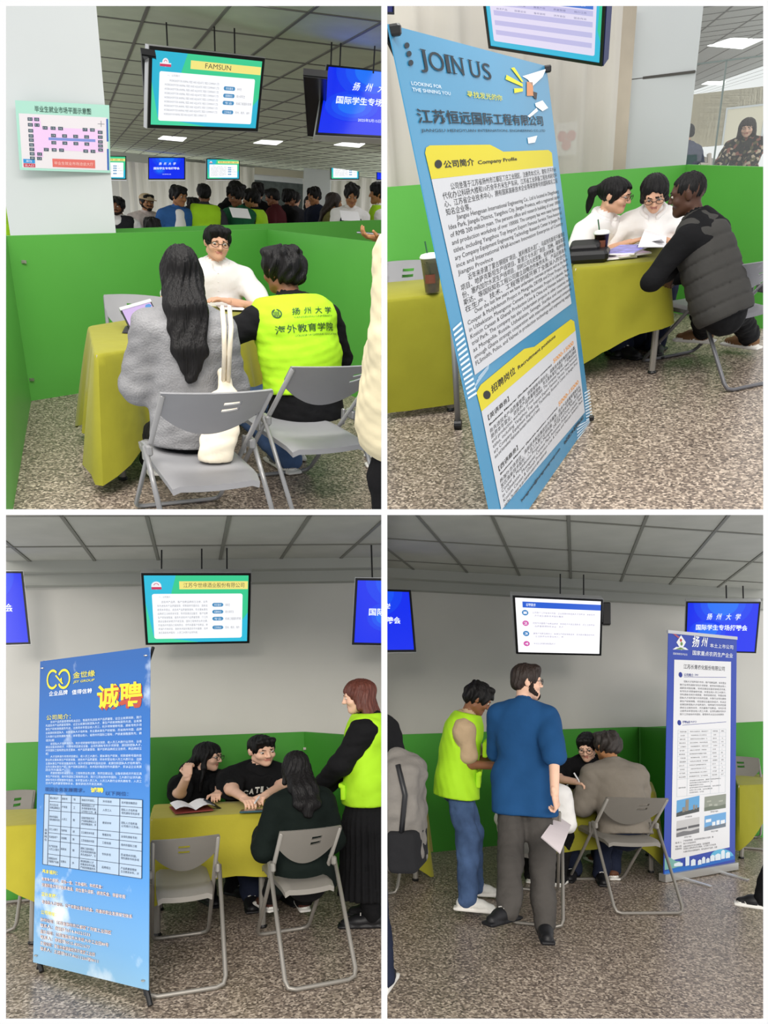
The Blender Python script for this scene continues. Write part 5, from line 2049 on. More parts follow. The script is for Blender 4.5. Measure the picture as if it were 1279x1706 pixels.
CN = {0: '公司坐落于江苏省扬州市江都区丁庄工业园区，注册资本2亿元，建有1万平方米', 1: '代化办公科研大楼和10万余平方米生产车间。江苏省工业装备工程技术研究中', 2: '心、江苏省企业技术中心，拥有国家高新技术企业等荣誉称号的国际知名工程', 3: '知名企业等。',
      12: '近年来承建了蒙古铜钼矿项目、玻利维亚水泥厂、乌兹别克斯坦干燥项目', 13: '项目、哈萨克斯坦生产线项目、斯里兰卡水泥厂项目，加纳、越南等国', 14: '份、塞内加尔水泥生产线项目，同时公司与史密斯、伯利休斯、福伊特等', 15: '斯达、等国际知名工程公司建立战略合作伙伴关系，产品远销海外', 16: '在生产、技术、工程等领域开展了全面深入的合作。'}
ln = []
n = 25
ei = 0
for i in range(n):
    y = vt + (vb - vt) * i / (n - 1)
    tx = CN.get(i)
    if tx is None:
        tx = EN[min(ei, len(EN) - 1)]
        ei += 1
    a, b = ul, ur
    frac = 1.0
    if i in (0, 4, 12, 17):
        a = ul + .05
    if tx in (CN[3],):
        b = ul + .14
    if tx == EN[7]:
        b = ul + .22
    if i == n - 1:
        b = ur - .02
    hgt = .0125 if i in CN else .0115
    ln.append(lambda mb, w, tx=tx, a=a, b=b, y=y, hgt=hgt: write(mb, P, tx, a, y - hgt / 2, b, y + hgt / 2, w, bold=.0))
v1, v2 = uv(TR, P, q4(405, 1150)), uv(TR, P, q4(440, 1335))
v3, v4 = uv(TR, P, q4(482, 1500)), uv(TR, P, (833, 846))
ur2 = uv(TR, P, q4(1035, 720))[0]
for (a, b, n2, sd) in ((v1, v2, 6, 1), (v3, (v3[0], v3[1] - (v1[1] - v2[1]) * 1.0), 6, 7)):
    for i in range(n2):
        y = a[1] + (b[1] - a[1]) * i / (n2 - 1)
        tx = filler(34, 40 + sd + i) if i < 2 else EN[(i + sd) % len(EN)]
        ln.append(lambda mb, w, tx=tx, y=y, i=i: write(mb, P, tx, v1[0], y - .005, ur2 - (.0 if i < 5 else .45), y + .006, w))
prints(TR, P, sheet, Matrix(), 'lettering', '2c2c2e', ln)

# ---- lower left: deep blue recruitment poster
msky = bpy.data.materials.new('print_blue_sky')
msky.use_nodes = True
nt = msky.node_tree
bs = nt.nodes['Principled BSDF']
bs.inputs['Roughness'].default_value = .35
tc = nt.nodes.new('ShaderNodeTexCoord')
sp_ = nt.nodes.new('ShaderNodeSeparateXYZ')
nt.links.new(tc.outputs['Object'], sp_.inputs[0])
mr = nt.nodes.new('ShaderNodeMapRange')
mr.inputs['From Max'].default_value = 1.75
nt.links.new(sp_.outputs['Z'], mr.inputs['Value'])
rp = nt.nodes.new('ShaderNodeValToRGB')
for i, (p, c) in enumerate(((0.0, '93c0dc'), (.13, '6fa6d4'), (.35, '4a8ed0'), (.7, '246ab8'), (1.0, '1f589e'))):
    e = rp.color_ramp.elements[i] if i < 2 else rp.color_ramp.elements.new(p)
    e.position = p
    e.color = lin(c)
nt.links.new(mr.outputs[0], rp.inputs[0])
ns = nt.nodes.new('ShaderNodeTexNoise')
ns.inputs['Scale'].default_value = 3.2
ns.inputs['Detail'].default_value = 7
nt.links.new(tc.outputs['Object'], ns.inputs['Vector'])
r2 = nt.nodes.new('ShaderNodeValToRGB')
r2.color_ramp.elements[0].position = .60
r2.color_ramp.elements[1].position = .74
nt.links.new(ns.outputs['Fac'], r2.inputs[0])
mm = nt.nodes.new('ShaderNodeMix')
mm.data_type = 'RGBA'
mm.inputs['B'].default_value = lin('dbe9f2')
nt.links.new(r2.outputs[0], mm.inputs['Factor'])
nt.links.new(rp.outputs[0], mm.inputs['A'])
nt.links.new(mm.outputs['Result'], bs.inputs['Base Color'])
P, t, off = stand(BL, 'poster_stand', 'blue recruitment poster with a white table of posts on an X-shaped stand', ((67, 1102), (250, 1078), (247, 1650), (55, 1603)), .05)
sheet = MB().panel_box(P, 0, 0, 1, 1, -.004, 0).build('poster', msky, BL, t, off)
X = MB()
for a, b in (((0.03, -.02), (1, 1)), ((.97, -.02), (0, 1))):
    X.tube([P.p(*a, -.01), P.p(.5, .5, -.08), P.p(*b, -.02)], .009, 6)
tag(X.build('cross_poles', M_black, BL, t, off), kind='stuff')
for u in (.02, .95):
    p = P.p(u, -.005, -.02)
    MB().tube([p + (0, 0, .03), (p[0] + .03, p[1] - .06, .012)], .014, 8).build('foot', M_black, BL, t, off)
for (u, v) in ((.03, .975), (.97, .975), (.965, .025), (.035, .025)):
    MB().lathe([(.012, -.002), (.012, .003), (.005, .004)], P.p(u, v, .002), 10).build('eyelet', M_steel, BL, t, off)
A3 = lambda x, y: (50 + x / 5.88, 1080 + y / 5.88)
A4 = lambda x, y: (50 + x / 5.171, 1340 + y / 5.171)
W = lambda body, bl, tr, h=None, **kw: (lambda mb, w: wline(mb, BL, P, body, bl, tr[0], h, w=w, **kw) if h else wpx(mb, BL, P, body, bl, tr, w=w, **kw))
G = lambda pts: (lambda mb, w: polypx(mb, BL, P, pts, w))
pr = lambda name, col, items, w=.003: prints(BL, P, sheet, Matrix(), name, col, items, w)
c1, c2 = uv(BL, P, A3(225, 305)), uv(BL, P, A3(335, 300))
pr('emblem', 'e2cf3c', [lambda mb, w: ring(mb, P, c1, .034, .008, w, 45, 320), lambda mb, w: ring(mb, P, c2, (.036, .034), .008, w, -150, 150),
                        G([A3(250, 270), A3(262, 262), A3(330, 345), A3(318, 352)]), G([A3(290, 310), A3(315, 285), A3(318, 335)])])
pr('lettering', 'd9cf4a', [W('金世缘', A3(425, 297), A3(640, 213), bold=.01, h=10.5), W('JSY GROUP', A3(426, 348), A3(636, 306), bold=0.012, shear=.2, h=5), W('公司简介：', A3(165, 705), A3(402, 645), bold=0.005, h=8.5)])
pr('lettering', 'eef2f4', [W('企业品牌', A3(190, 470), A3(372, 408), bold=0.005, h=8), W('值得信赖', A3(415, 455), A3(612, 393), bold=0.005, h=8)])
pr('lettering', 'b04a3a', [W('诚聘', A3(676, 615), A3(1108, 345), bold=.03, h=40)], .0025)
pr('lettering', 'b04a3a', [W('诚聘', A3(668, 607), A3(1104, 333), bold=.03, h=40)], .0028)
pr('lettering', 'f3d534', [W('诚聘', A3(660, 597), A3(1100, 320), bold=.022, h=40)], .0035)
ln = []
ys = [725, 760, 795, 832, 868, 905, 938, 970, 1002, 1035, 1062, 1095, 1130, 1162, 1192, 1222, 1256, 1290, 1322]
for i, y in enumerate(ys):
    a = 205 if i in (0, 6, 10, 15) else 158
    b = {5: 240, 9: 185, 14: 350, 18: 720}.get(i, 1098)
    k = lambda x: y + (x - 158) * (-.01 + .00006 * (y - 725))
    ln.append(W(filler(max(2, int((b - a) / 24)), 500 + i), A3(a, k(a) + 11), A3(b, k(b) - 11), h=4.2))
pr('lettering', 'cfe0ee', ln)
pr('lettering', '1c3e78', [W('现因业务发展需求，', A3(150, 1402), A3(535, 1362), bold=0.005, h=7), W('以下岗位：', A3(742, 1440), A3(965, 1388), bold=0.005, h=7)])
pr('lettering', 'e6d84a', [W('诚聘', A3(598, 1412), A3(722, 1360), bold=.03, h=8.5)])
tq = [uv(BL, P, q) for q in (A3(145, 1428), A3(1100, 1477), A4(965, 640), A4(112, 515))]
T_ = Panel(P.p(*tq[3]), P.p(*tq[2]) - P.p(*tq[3]), P.p(*tq[0]) - P.p(*tq[3]))
T_.N = P.N
pr('table_field', 'a9bdd2', [lambda mb, w: mb.panel_rect(T_, 0, 0, 1, 1, w)], .002)
cols, rows = [0, .055, .19, .30, .395, .575, .79, 1], [0, .155, .345, .455, .56, .77, .90, 1.0]
pr('ruling', '24324a', [lambda mb, w: [mb.panel_rect(T_, c - .003, 0, c + .003, 1, w) for c in cols] + [mb.panel_rect(T_, (.055 if 0 < i < 7 else 0), r - .003, 1, r + .003, w) for i, r in enumerate(rows)]], .003)
ln = []
for j in range(7):
    for i in range(1, 7):
        y0, y1 = rows[j], rows[j + 1]
        nl = 1 if (y1 - y0) < .12 or i in (2, 3, 5) else (3 if i == 4 else 2)
        for k in range(nl):
            yc = (y0 + y1) / 2 + (k - (nl - 1) / 2) * .042
            wd = (cols[i + 1] - cols[i])
            m_ = {1: 6, 2: 4, 3: 2, 4: 8, 5: 5, 6: 8}[i] - (0 if k < nl - 1 else 1)
            full = {1: 6.5, 2: 5, 3: 4, 4: 8.5, 5: 9, 6: 9}[i]
            x0 = cols[i] + wd * .08 + (wd * .15 if i in (3, 5) else 0)
            ln.append(lambda mb, w, x0=x0, wd=wd, m_=m_, full=full, yc=yc, s_=j * 70 + i * 9 + k: write(mb, T_, filler(m_, 900 + s_), x0, yc - .016, x0 + wd * .9 * m_ / full, yc + .016, w))
ln.append(lambda mb, w: [write(mb, T_, ch, .015, .47 - i * .045, .04, .505 - i * .045, w) for i, ch in enumerate('招聘岗位')])
pr('lettering', '26344e', ln, .0035)
pr('lettering', 'f0de3e', [W('基本福利：', A4(108, 592), A4(242, 566), bold=0.012, h=7), W('晋升发展：', A4(102, 790), A4(235, 770), bold=0.012, h=7), W('公司地址：', A4(98, 943), A4(228, 925), bold=0.012, h=7)])
ln = [('有竞争力薪酬，五险一金，工会福利，年终奖金：', (105, 640), (630, 668)), ('完善的晋升管理体系通道，岗位晋升调薪，绩效奖金，带薪年假', (104, 692), (826, 752)), ('专业的人才培训，公平的职业晋升机会，完善的职业发展规划体系', (104, 838), (885, 928)),
      ('扬州公司：江苏省扬州市江都区丁沟镇工业园区', (92, 990), (705, 1062)), ('联系人：张经理0514-86521533', (92, 1040), (522, 1085)), ('盐城公司：江苏省盐城市大丰区大中工业园88号', (92, 1092), (680, 1165)),
      ('联系人：李经理0515-83521677', (92, 1140), (520, 1192)), ('淮安公司：淮安市金湖县经济开发区工业园', (92, 1192), (562, 1250)), ('联系人：王经理0517-86511266转8011', (92, 1240), (590, 1305))]


def slantline(body, a, b, bold):
    return lambda mb, w: wline(mb, BL, P, body, A4(a[0], a[1] + 16), A4(*b)[0], 6.4, w=w, bold=bold)


pr('lettering', '7a3436', [slantline(*l, .035) for l in ln], .0025)
pr('lettering', 'f4ece8', [slantline(*l, .0) for l in ln], .0035)

# ---- lower right: roll-up banner
P, t, off = stand(BR, 'rollup_banner', 'tall navy and white roll-up banner with a silver base', ((1113, 1052), (1227, 1063), (1224, 1436), (1105, 1456)), .07)
sheet = MB().panel_box(P, 0, 0, 1, 1, -.004, 0).build('banner', mat('print_royal_blue', '3048a8', .4, .35), BR, t, off)
MB().panel_box(P, -.01, -.03, 1.01, .0, -.04, .03).build('base', mat('brushed_aluminium', 'c6c6c2', .35, .5, .7), BR, t, off)
MB().panel_box(P, -.012, .992, 1.0, 1.006, -.012, .008).build('top_rail', M_silver, BR, t, off)
MB().tube([P.p(.5, 0, -.03), P.p(.5, .995, -.015)], .01, 8).build('pole', M_silver, BR, t, off)
for u in (.24, .76):
    p = P.p(u, -.03, .03)
    d = P.N * .26
    MB().hexa([(*(p - P.U * .02)[:2], .002), (*(p + P.U * .02)[:2], .002), (*(p + P.U * .02 + d)[:2], .002), (*(p - P.U * .02 + d)[:2], .002)] +
              [(*(p - P.U * .02)[:2], .02), (*(p + P.U * .02)[:2], .02), (*(p + P.U * .02 + d)[:2], .012), (*(p - P.U * .02 + d)[:2], .012)]).build('foot', M_silver, BR, t, off)
pr = lambda name, col, items, w=.003: prints(BR, P, sheet, Matrix(), name, col, items, w)
A3 = lambda x, y: (1090 + x / 5.884, 980 + y / 5.884)
A4 = lambda x, y: (1090 + x / 6.56, 1230 + y / 6.56)
W = lambda body, bl, tr, h=None, **kw: (lambda mb, w: wline(mb, BR, P, body, bl, tr[0], h, w=w, **kw) if h else wpx(mb, BR, P, body, bl, tr, w=w, **kw))
G = lambda pts: (lambda mb, w: polypx(mb, BR, P, pts, w))
pr('paper_field', 'e2e2e4', [G([A3(192, 700), A3(748, 720), A4(818, 1190), A4(178, 1335)])], .002)
pr('lettering', 'e9ecf2', [lambda mb, w: [wpx(mb, BR, P, '扬', A3(365, 575), A3(440, 470), w=w, bold=.02, shear=.2), wpx(mb, BR, P, '州', A3(455, 572), A3(520, 485), w=w, bold=.02, shear=.2)],
                           W('本土上市公司', A3(540, 580), A3(768, 540), bold=0.008, h=7), W('国家重点农药生产企业', A3(370, 655), A3(765, 615), bold=0.008, h=8), W('国家高新技术企业', A3(180, 650), A3(320, 628), h=3.5)])
lc = uv(BR, P, A3(258, 540))
pr('emblem', 'e6e8ea', [G([A3(258, 460), A3(305, 530), A3(262, 610), A3(212, 530)]), G([A3(175, 600), A3(210, 575), A3(300, 580), A3(330, 605)])], .0028)
pr('emblem', '6a8f4a', [G([A3(200, 600), A3(250, 580), A3(300, 602)]), lambda mb, w: mb.panel_disc(P, *uv(BR, P, A3(262, 545)), .008, w)], .0032)
pr('emblem', 'b8403a', [lambda mb, w: mb.panel_disc(P, *uv(BR, P, A3(256, 510)), .007, w)], .0034)
pr('streak', 'a5586e', [G([A3(150, 425), A3(175, 425), A3(245, 480), A3(230, 490)])], .0026)
pr('bullet', '24348c', [lambda mb, w: [mb.panel_poly(P, [uv(BR, P, A3(x + 18 * math.cos(a) + 6 * math.sin(a), y + 26 * math.sin(a) - 6 * math.cos(a))) for a in np.linspace(0, 2 * math.pi, 14, endpoint=False)], w) for x, y in ((252, 848), (240, 1318))],
                        G([A3(285, 868), A3(700, 872), A3(700, 876), A3(285, 872)]), G([A3(270, 1340), A3(700, 1308), A3(700, 1312), A3(270, 1344)])])
pr('lettering', '2a3a86', [W('公司简介', A3(285, 862), A3(380, 832), bold=.02, h=5), W('COMPANY', A3(390, 858), A3(428, 842)), W('招聘信息', A3(272, 1325), A3(345, 1298), bold=.02), W('INFO', A3(352, 1318), A3(410, 1300))])
ln = [W('江苏长青农化股份有限公司', A3(282, 790), A3(685, 752), bold=.01, h=8)]
for i in range(11):
    y = 912 + i * 32
    x0 = 285 if i == 0 else 246
    x1 = 675 if i == 10 else 698
    ln.append(W(filler(22, 1300 + i), A3(x0, y + 12 + (i > 5) * 2), A3(x1, y - 10 - i * .9), h=3.6))
pr('lettering', '55565c', ln)
tq = [uv(BR, P, q) for q in (A3(228, 1390), A3(712, 1362), A4(770, 590), A4(240, 640))]
T_ = Panel(P.p(*tq[3]), P.p(*tq[2]) - P.p(*tq[3]), P.p(*tq[0]) - P.p(*tq[3]))
T_.N = P.N
nr = 13
pr('ruling', '9fb0ba', [lambda mb, w: [mb.panel_rect(T_, c - .002, .0, c + .002, 1, w) for c in (0, .2, .68, .86, 1)] + [mb.panel_rect(T_, 0, r - .0012, 1, r + .0012, w) for r in [0, .26] + [.26 + .74 * k / nr for k in range(1, nr + 1)]]], .003)
ln = []
for k in range(nr):
    y = .26 + .74 * (k + .5) / nr
    for x0, x1, m_ in ((.03, .17, 4), (.24, .62, 13), (.71, .82, 4), (.90, .96, 2)):
        ln.append(lambda mb, w, y=y, x0=x0, x1=x1, m_=m_, k=k: write(mb, T_, filler(m_, 1500 + k * 5 + m_), x0 + (k % 3) * .01, y - .010, x1 - (k % 4) * .012, y + .010, w))
for k in range(6):
    ln.append(lambda mb, w, k=k: write(mb, T_, filler(18 - 4 * (k % 3), 1700 + k), .25, .215 - k * .036, .90 - .18 * (k % 3), .236 - k * .036, w))
ln.append(lambda mb, w: write(mb, T_, '福利待遇', .03, .12, .17, .14, w))
pr('lettering', '5c6266', ln, .0035)


def photo_print(q, sky, low, mid, shapes):
    c = [uv(BR, P, A4(*k)) for k in q]
    Q = Panel(P.p(*c[3]), P.p(*c[2]) - P.p(*c[3]), P.p(*c[0]) - P.p(*c[3]))
    Q.N = P.N
    pr('photo', sky, [lambda mb, w: mb.panel_rect(Q, 0, 0, 1, 1, w)], .003)
    pr('photo_ground', low, [lambda mb, w: mb.panel_poly(Q, [(0, 0), (1, 0), (1, .28), (.6, .22), (.3, .30), (0, .24)], w)], .0034)
    pr('photo_shapes', mid, [lambda mb, w, s_=s_: mb.panel_rect(Q, *s_, w) for s_ in shapes], .0038)


photo_print(((240, 680), (485, 645), (485, 800), (235, 860)), '5f9fd0', '4a4e4e', '8d8578', ((.38, .22, .52, .92), (.25, .2, .36, .5), (.72, .2, .80, .5), (.84, .2, .9, .45)))
photo_print(((545, 640), (775, 620), (775, 760), (540, 798)), '8d9286', '6e7668', 'a9ac9f', ((.2, .3, .35, .45), (.45, .25, .6, .4), (.65, .5, .85, .6), (.1, .6, .3, .7)))
photo_print(((240, 905), (485, 870), (485, 1030), (235, 1082)), 'c3c2c2', '77777a', '5d5d60', ((.0, .4, .45, .52), (.5, .4, 1, .55)))
photo_print(((545, 850), (775, 808), (775, 965), (540, 1015)), '6ba3d4', '6f7a86', 'e4e8ec', ((.35, .25, .5, .5), (.55, .25, .7, .55), (.75, .25, .95, .5), (.05, .55, .3, .75)))
ln = [W('公司总部大楼', A4(330, 868), A4(405, 848), h=2.6), W('南京生产基地', A4(610, 812), A4(690, 792), h=2.6), W('扬州生产基地', A4(322, 1090), A4(400, 1068), h=2.6), W('湖北生产基地', A4(615, 1028), A4(690, 1006), h=2.6)]
for i, (x1, y) in enumerate(((640, 1120), (450, 1150), (600, 1182), (672, 1208), (680, 1240))):
    ln.append(W(filler(int((x1 - 310) / 16), 1800 + i), A4(312, y + 12), A4(x1, y), h=3.2))
for i, y in enumerate((1145, 1185, 1212)):
    ln.append(W(('联系人', '电话', '邮箱地址')[i], A4(225, y + 10), A4(295, y - 18), h=3.2))
pr('lettering', '4a4a50', ln)
pr('skyline_hill', '7ab0a8', [G([A4(108, 1310), A4(150, 1295), A4(230, 1340), A4(280, 1345), A4(300, 1400), A4(108, 1440)])], .0024)
pr('skyline_dome', '5fb2d8', [lambda mb, w: mb.panel_poly(P, [uv(BR, P, A4(735 + 132 * math.cos(a), 1310 - 100 * math.sin(a))) for a in np.linspace(-.1, math.pi - .1, 16)], w)], .0024)
pr('skyline_water', '2a6cc0', [G([A4(105, 1455), A4(250, 1405), A4(420, 1385), A4(640, 1330), A4(870, 1280), A4(876, 1320), A4(105, 1500)])], .0028)
sky = []
for x, w_, h_, y in ((210, 95, 30, 1400), (335, 42, 95, 1395), (395, 50, 60, 1395), (470, 40, 45, 1385), (515, 36, 60, 1370), (560, 38, 40, 1362), (605, 50, 55, 1345), (660, 60, 60, 1335), (725, 40, 85, 1320), (775, 45, 55, 1312)):
    sky.append(G([A4(x, y), A4(x + w_, y - 8), A4(x + w_, y - 8 - h_), A4(x + w_ / 2, y - 18 - h_), A4(x, y - h_)]))
pr('skyline', 'dfeaf2', sky, .0032)

# ---- floor plan poster on the thick column
cy = COLUMN_TL[1][1] - .03
q = [TL.at(*k, y=cy) for k in ((25, 167), (184, 288), (33, 283))]
P = Panel(q[2], q[1] - q[2], q[0] - q[2])
c = P.p(.5, .5)
t = thing(TL, 'wall_poster', 'floor plan poster with pink hall and dark booth squares on the thick column', 'poster', c)
off = LM(-c)
sheet = MB().panel_box(P, 0, 0, 1, 1, -.006, 0).build('sheet', mat('print_mint', 'a9d8c8', .5, .3), TL, t, off)
pr = lambda name, col, items, w=.003: prints(TL, P, sheet, Matrix(), name, col, items, w)
pr('plan_field', 'e2dbe0', [lambda mb, w: mb.panel_rect(P, .03, .035, .975, .82, w)], .001)
pr('hall_field', 'e8c4ea', [lambda mb, w: mb.panel_poly(P, [(.16, .78), (.25, .78), (.26, .64), (.90, .64), (.93, .30), (.27, .32), (.26, .20), (.17, .20)], w)], .0016)
pr('aisle', '7a8cd0', [lambda mb, w: mb.panel_rect(P, .33, .455, .84, .495, w)], .002)
sq = [(.145, y) for y in (.745, .665, .58, .505, .445, .375, .31, .245, .18)] + [(.215, .745), (.215, .665), (.225, .245), (.22, .18)]
sq += [(x, .63) for x in (.30, .385, .465, .73, .81)] + [(x, .525) for x in (.385, .505, .625, .745)] + [(x, .42) for x in (.385, .505, .625, .745)] + [(x, .315) for x in (.30, .385, .465, .73, .81)] + [(.895, y) for y in (.60, .53, .46, .40, .34)]
pr('booth_square', '3b4a58', [lambda mb, w, q=q: mb.panel_rect(P, q[0] - .026, q[1] - .024, q[0] + .026, q[1] + .024, w) for q in sq], .0026)
pr('lettering', 'b9c6cf', [lambda mb, w, q=q, i=i: write(mb, P, '%02d' % (i + 1), q[0] - .015, q[1] - .014, q[0] + .015, q[1] + .014, w) for i, q in enumerate(sq)], .003)
pr('title_block', 'd96a62', [lambda mb, w: mb.panel_rect(P, .36, .06, .83, .185, w)], .002)
pr('lettering', 'f0c9c2', [lambda mb, w: write(mb, P, '毕业生就业市场洽谈大厅', .38, .095, .81, .145, w)], .003)
pr('key_block', '2f8fd0', [lambda mb, w: mb.panel_rect(P, .045, .105, .17, .165, w)], .002)
pr('key_block', 'c02a48', [lambda mb, w: mb.panel_rect(P, .045, .045, .17, .10, w)], .002)
pr('lettering', 'e8eef2', [lambda mb, w: write(mb, P, '展位', .075, .118, .14, .152, w), lambda mb, w: write(mb, P, '出入口', .06, .055, .155, .09, w)], .003)
pr('edge_bar', '2f5fb0', [lambda mb, w: mb.panel_rect(P, .965, .47, .985, .80, w), lambda mb, w: mb.panel_rect(P, .965, .04, .985, .36, w)], .002)
pr('compass', '8a8a92', [lambda mb, w: mb.panel_rect(P, .87, .718, .945, .726, w), lambda mb, w: mb.panel_rect(P, .904, .68, .911, .77, w)], .002)
pr('lettering', '35564c', [lambda mb, w: write(mb, P, '毕业生就业市场平面示意图', .20, .85, .80, .94, w, bold=.01)], .003)

# ================================================================ small things
# tablet on the first table
P = TL.quad(((201, 515), (250, 501), (270, 538), (220, 553)), 268)
c = P.p(.5, .02)
t = thing(TL, 'tablet', 'tablet with a lilac picture leaning on its stand on the yellow-green cloth', 'tablet', c)
off = LM(-c)
MB().panel_box(P, -.02, -.03, 1.02, 1.03, -.018, -.002).build('body', M_black, TL, t, off)
MB().panel_box(P, -.03, .93, 1.03, 1.06, -.022, .004).build('case_edge', M_silver, TL, t, off)
so = MB().panel_rect(P, .02, .03, .98, .95, .0).build('display', screen_mat('d8b8f0', .9), TL, t, off)
layer(TL, P, so, Matrix(), 'icon', '3c8fd8', [lambda mb, w: mb.panel_disc(P, .86, .80, .09, w, 6)], w=.002)
layer(TL, P, so, Matrix(), 'lettering', '6a4a8a', [lambda mb, w: write(mb, P, '双选会', .25, .55, .55, .68, w), lambda mb, w: write(mb, P, '国际学生专场', .30, .36, .72, .45, w)], w=.002)
st_ = MB()
p0, p1 = P.p(.15, .35, -.02), P.p(.15, .0, -.02)
st_.hexa([p1 + (-.09, 0, 0), p1 + (.12, .02, 0), p1 + (.12, .25, 0), p1 + (-.09, .25, 0), p0 + (-.03, 0, 0), p0 + (.1, 0, 0), p0 + (.1, .02, 0), p0 + (-.03, .02, 0)])
st_.build('stand', M_black, TL, t, off)
# tote bag
mt_ = cloth('cream_canvas', 'e6dcc8', .85, .04, .35, 12)
S_ = Solid(.009, .03)
b = lambda x, y, k=1.0: TL.pt(x, y, 352 * k)
fl_ = unit(TL.ray(365, 700))
S_.cone(b(374, 625), b(376, 668), .025, .062, fl_, 1.5).cone(b(376, 668), b(370, 715), .070, .075, fl_, 1.7).cone(b(370, 715), b(362, 758), .075, .058, fl_, 1.7)
S_.cone(b(352, 700), b(345, 764), .03, .026, fl_, 1.6)
S_.cut(b(362, 770), (0, 0, -1))
bag = S_.build('tote_bag', mt_, TL, None, fold_wobble(5, .007))
tag(bag, 'cream canvas tote bag hanging from the shoulder of the woman in grey', 'bag')
for (x0, x1) in ((369, 372), (381, 380)):
    MB().tube([b(x0 + 1, 512, 1.05), b(x0 + 4, 545, 1.08), b(x1 + 2, 590, 1.06), b(x1, 640, 1.0)], .011, 6).build('strap', mt_, TL, bag, smooth=True)
o = MB().box((0, 0, 0), (.20, .28, .003), rot(8)).build('paper_sheet', M_paper, TL, None, LM(TL.at(384, 512, z=.757)))
tag(o, 'white sheet under the hand of the young man in the white shirt', 'paper')

# upper right table
M_ice = mat('iced_coffee', '8a5a38', .25, .5)
M_cup = mat('clear_cup', 'd8d4cc', .15, .5, trans=.75)


def cup(room, px, py, label, h=.15, r=.045, coffee=.06, straw=True, dark=False):
    p = room.at(px, py, z=.752)
    t = thing(room, 'iced_coffee', label, 'cup', p)
    MB().lathe([(r * .72, 0), (r, h), (r * 1.02, h)], n=20).build('cup', M_cup if not dark else mat('dark_cup', '3c2a22', .2, .5, trans=.3), room, t, smooth=True)
    MB().lathe([(r * .70, .004), (r * .78, coffee)], n=20).build('drink', M_ice, room, t, smooth=True)
    MB().lathe([(r * 1.1, h), (r * 1.12, h + .006), (r * .95, h + .02), (r * .5, h + .026)], n=20).build('lid', mat('milky_lid', 'e9ede6', .4), room, t, smooth=True)
    lo = MB().add([(r * .9 * math.sin(a) * 1.0, -r * .9 * math.cos(a) - .006, .055 + z) for z in (0, .05) for a in np.linspace(-.6, .6, 6)], [(i, i + 1, 7 + i, 6 + i) for i in range(5)])
    lo.build('label', mat('brown_cup_label', '6b3b28', .6), room, t)
    if straw:
        MB().tube([(.01, 0, .02), (-.03, .01, h + .09)], .005, 6).build('straw', mat('green_straw', '2d5a3c', .5), room, t)


cup(TR, 720, 486, 'iced coffee with a white lid and green straw on the left yellow table', .19, .06, .07)
cup(TR, 1000, 427, 'dark iced drink beside the black case before the women', .14, .05, .11, True, True)
p = TR.at(978, 437, z=.745)
t = thing(TR, 'black_case', 'open black case with papers in it on the yellow-green cloth', 'case', p, -.1)
MB().box((0, .08, .035), (.27, .24, .07), bev=.02).build('body', M_black, TR, t)
MB().box((-.03, .12, .085), (.20, .16, .05), rot(0, -8), bev=.015).build('flap', mat('black_leatherette', '1d1c1e', .5), TR, t)
P = TR.quad(((950, 392), (966, 386), (973, 409), (957, 413)), 205)
o = MB().panel_box(P, 0, 0, 1, 1, -.004, .004).build('leaflet', mat('violet_leaflet', '6a5ad0', .5), TR)
tag(o, 'small violet leaflet standing beside the black case', 'leaflet')
MB().panel_rect(P, .05, .05, .95, .55, .005).build('picture', mat('pale_violet', 'b9b4ea', .5), TR, o)
for i, (x, y, yw, cl, lab) in enumerate(((1022, 424, 10, 'cfc4cc', 'magazine with a pale cover lying lowest beside the dark drink'), (1036, 420, 24, 'c9aeb8', 'pinkish magazine lying on top beside the dark drink'), (1044, 416, -20, '8a86d8', 'violet folder corner among the magazines'))):
    t = thing(TR, 'magazine', lab, 'magazine', TR.at(x, y, z=.752 + .012 * i), math.radians(yw))
    MB().box((0, 0, 0), (.22, .40, .01)).build('pages', M_paper, TR, t)
    MB().box((0, 0, .006), (.215, .39, .003)).build('cover', mat('cover_' + cl, cl, .35, .4, var=.5, vscale=14), TR, t)
for i, (q, lab) in enumerate((((( 1062, 412), (1076, 376), (1112, 378), (1108, 412)), 'upright white sheet held by the woman reading'), (((1060, 408), (1100, 398), (1118, 412), (1082, 420)), 'white sheet sloping to the cloth under the reading hands'))):
    P = TR.quad(q, 232 - i * 2)
    o = MB().panel_box(P, 0, 0, 1, 1, -.002, .002).build('paper_sheet', M_paper, TR)
    tag(o, lab, 'paper')

# lower left table
bk_ = thing(BL, 'open_booklet', 'open white booklet before the woman resting her chin', 'booklet', BL.at(320, 1347, z=.752), .15)
for s_ in (-1, 1):
    MB().add([(s_ * .13 * a, y, .012 + .03 * math.sin(a * 2.6)) for y in (-.16, .16) for a in np.linspace(0, 1, 6)], [(i, i + 1, 7 + i, 6 + i) for i in range(5)]).build('page', M_paper, BL, bk_)
MB().box((-.01, -.012, .003), (.25, .32, .006)).build('cover', mat('red_brown_cover', '8a3a34', .6), BL, bk_)


def phone(room, label, p, R=None, L=.15, case='22262c'):
    t = thing(room, 'smartphone', label, 'phone', p)
    R = np.eye(3) if R is None else R
    MB().box((0, 0, 0), (.075, L, .010), R, .004).build('body', mat('phone_' + case, case, .35, .5), room, t)
    MB().box(R @ np.array((0, 0, .006)), (.068, L - .012, .002), R).build('display', mat('phone_glass', '0b0c10', .12, .5), room, t)


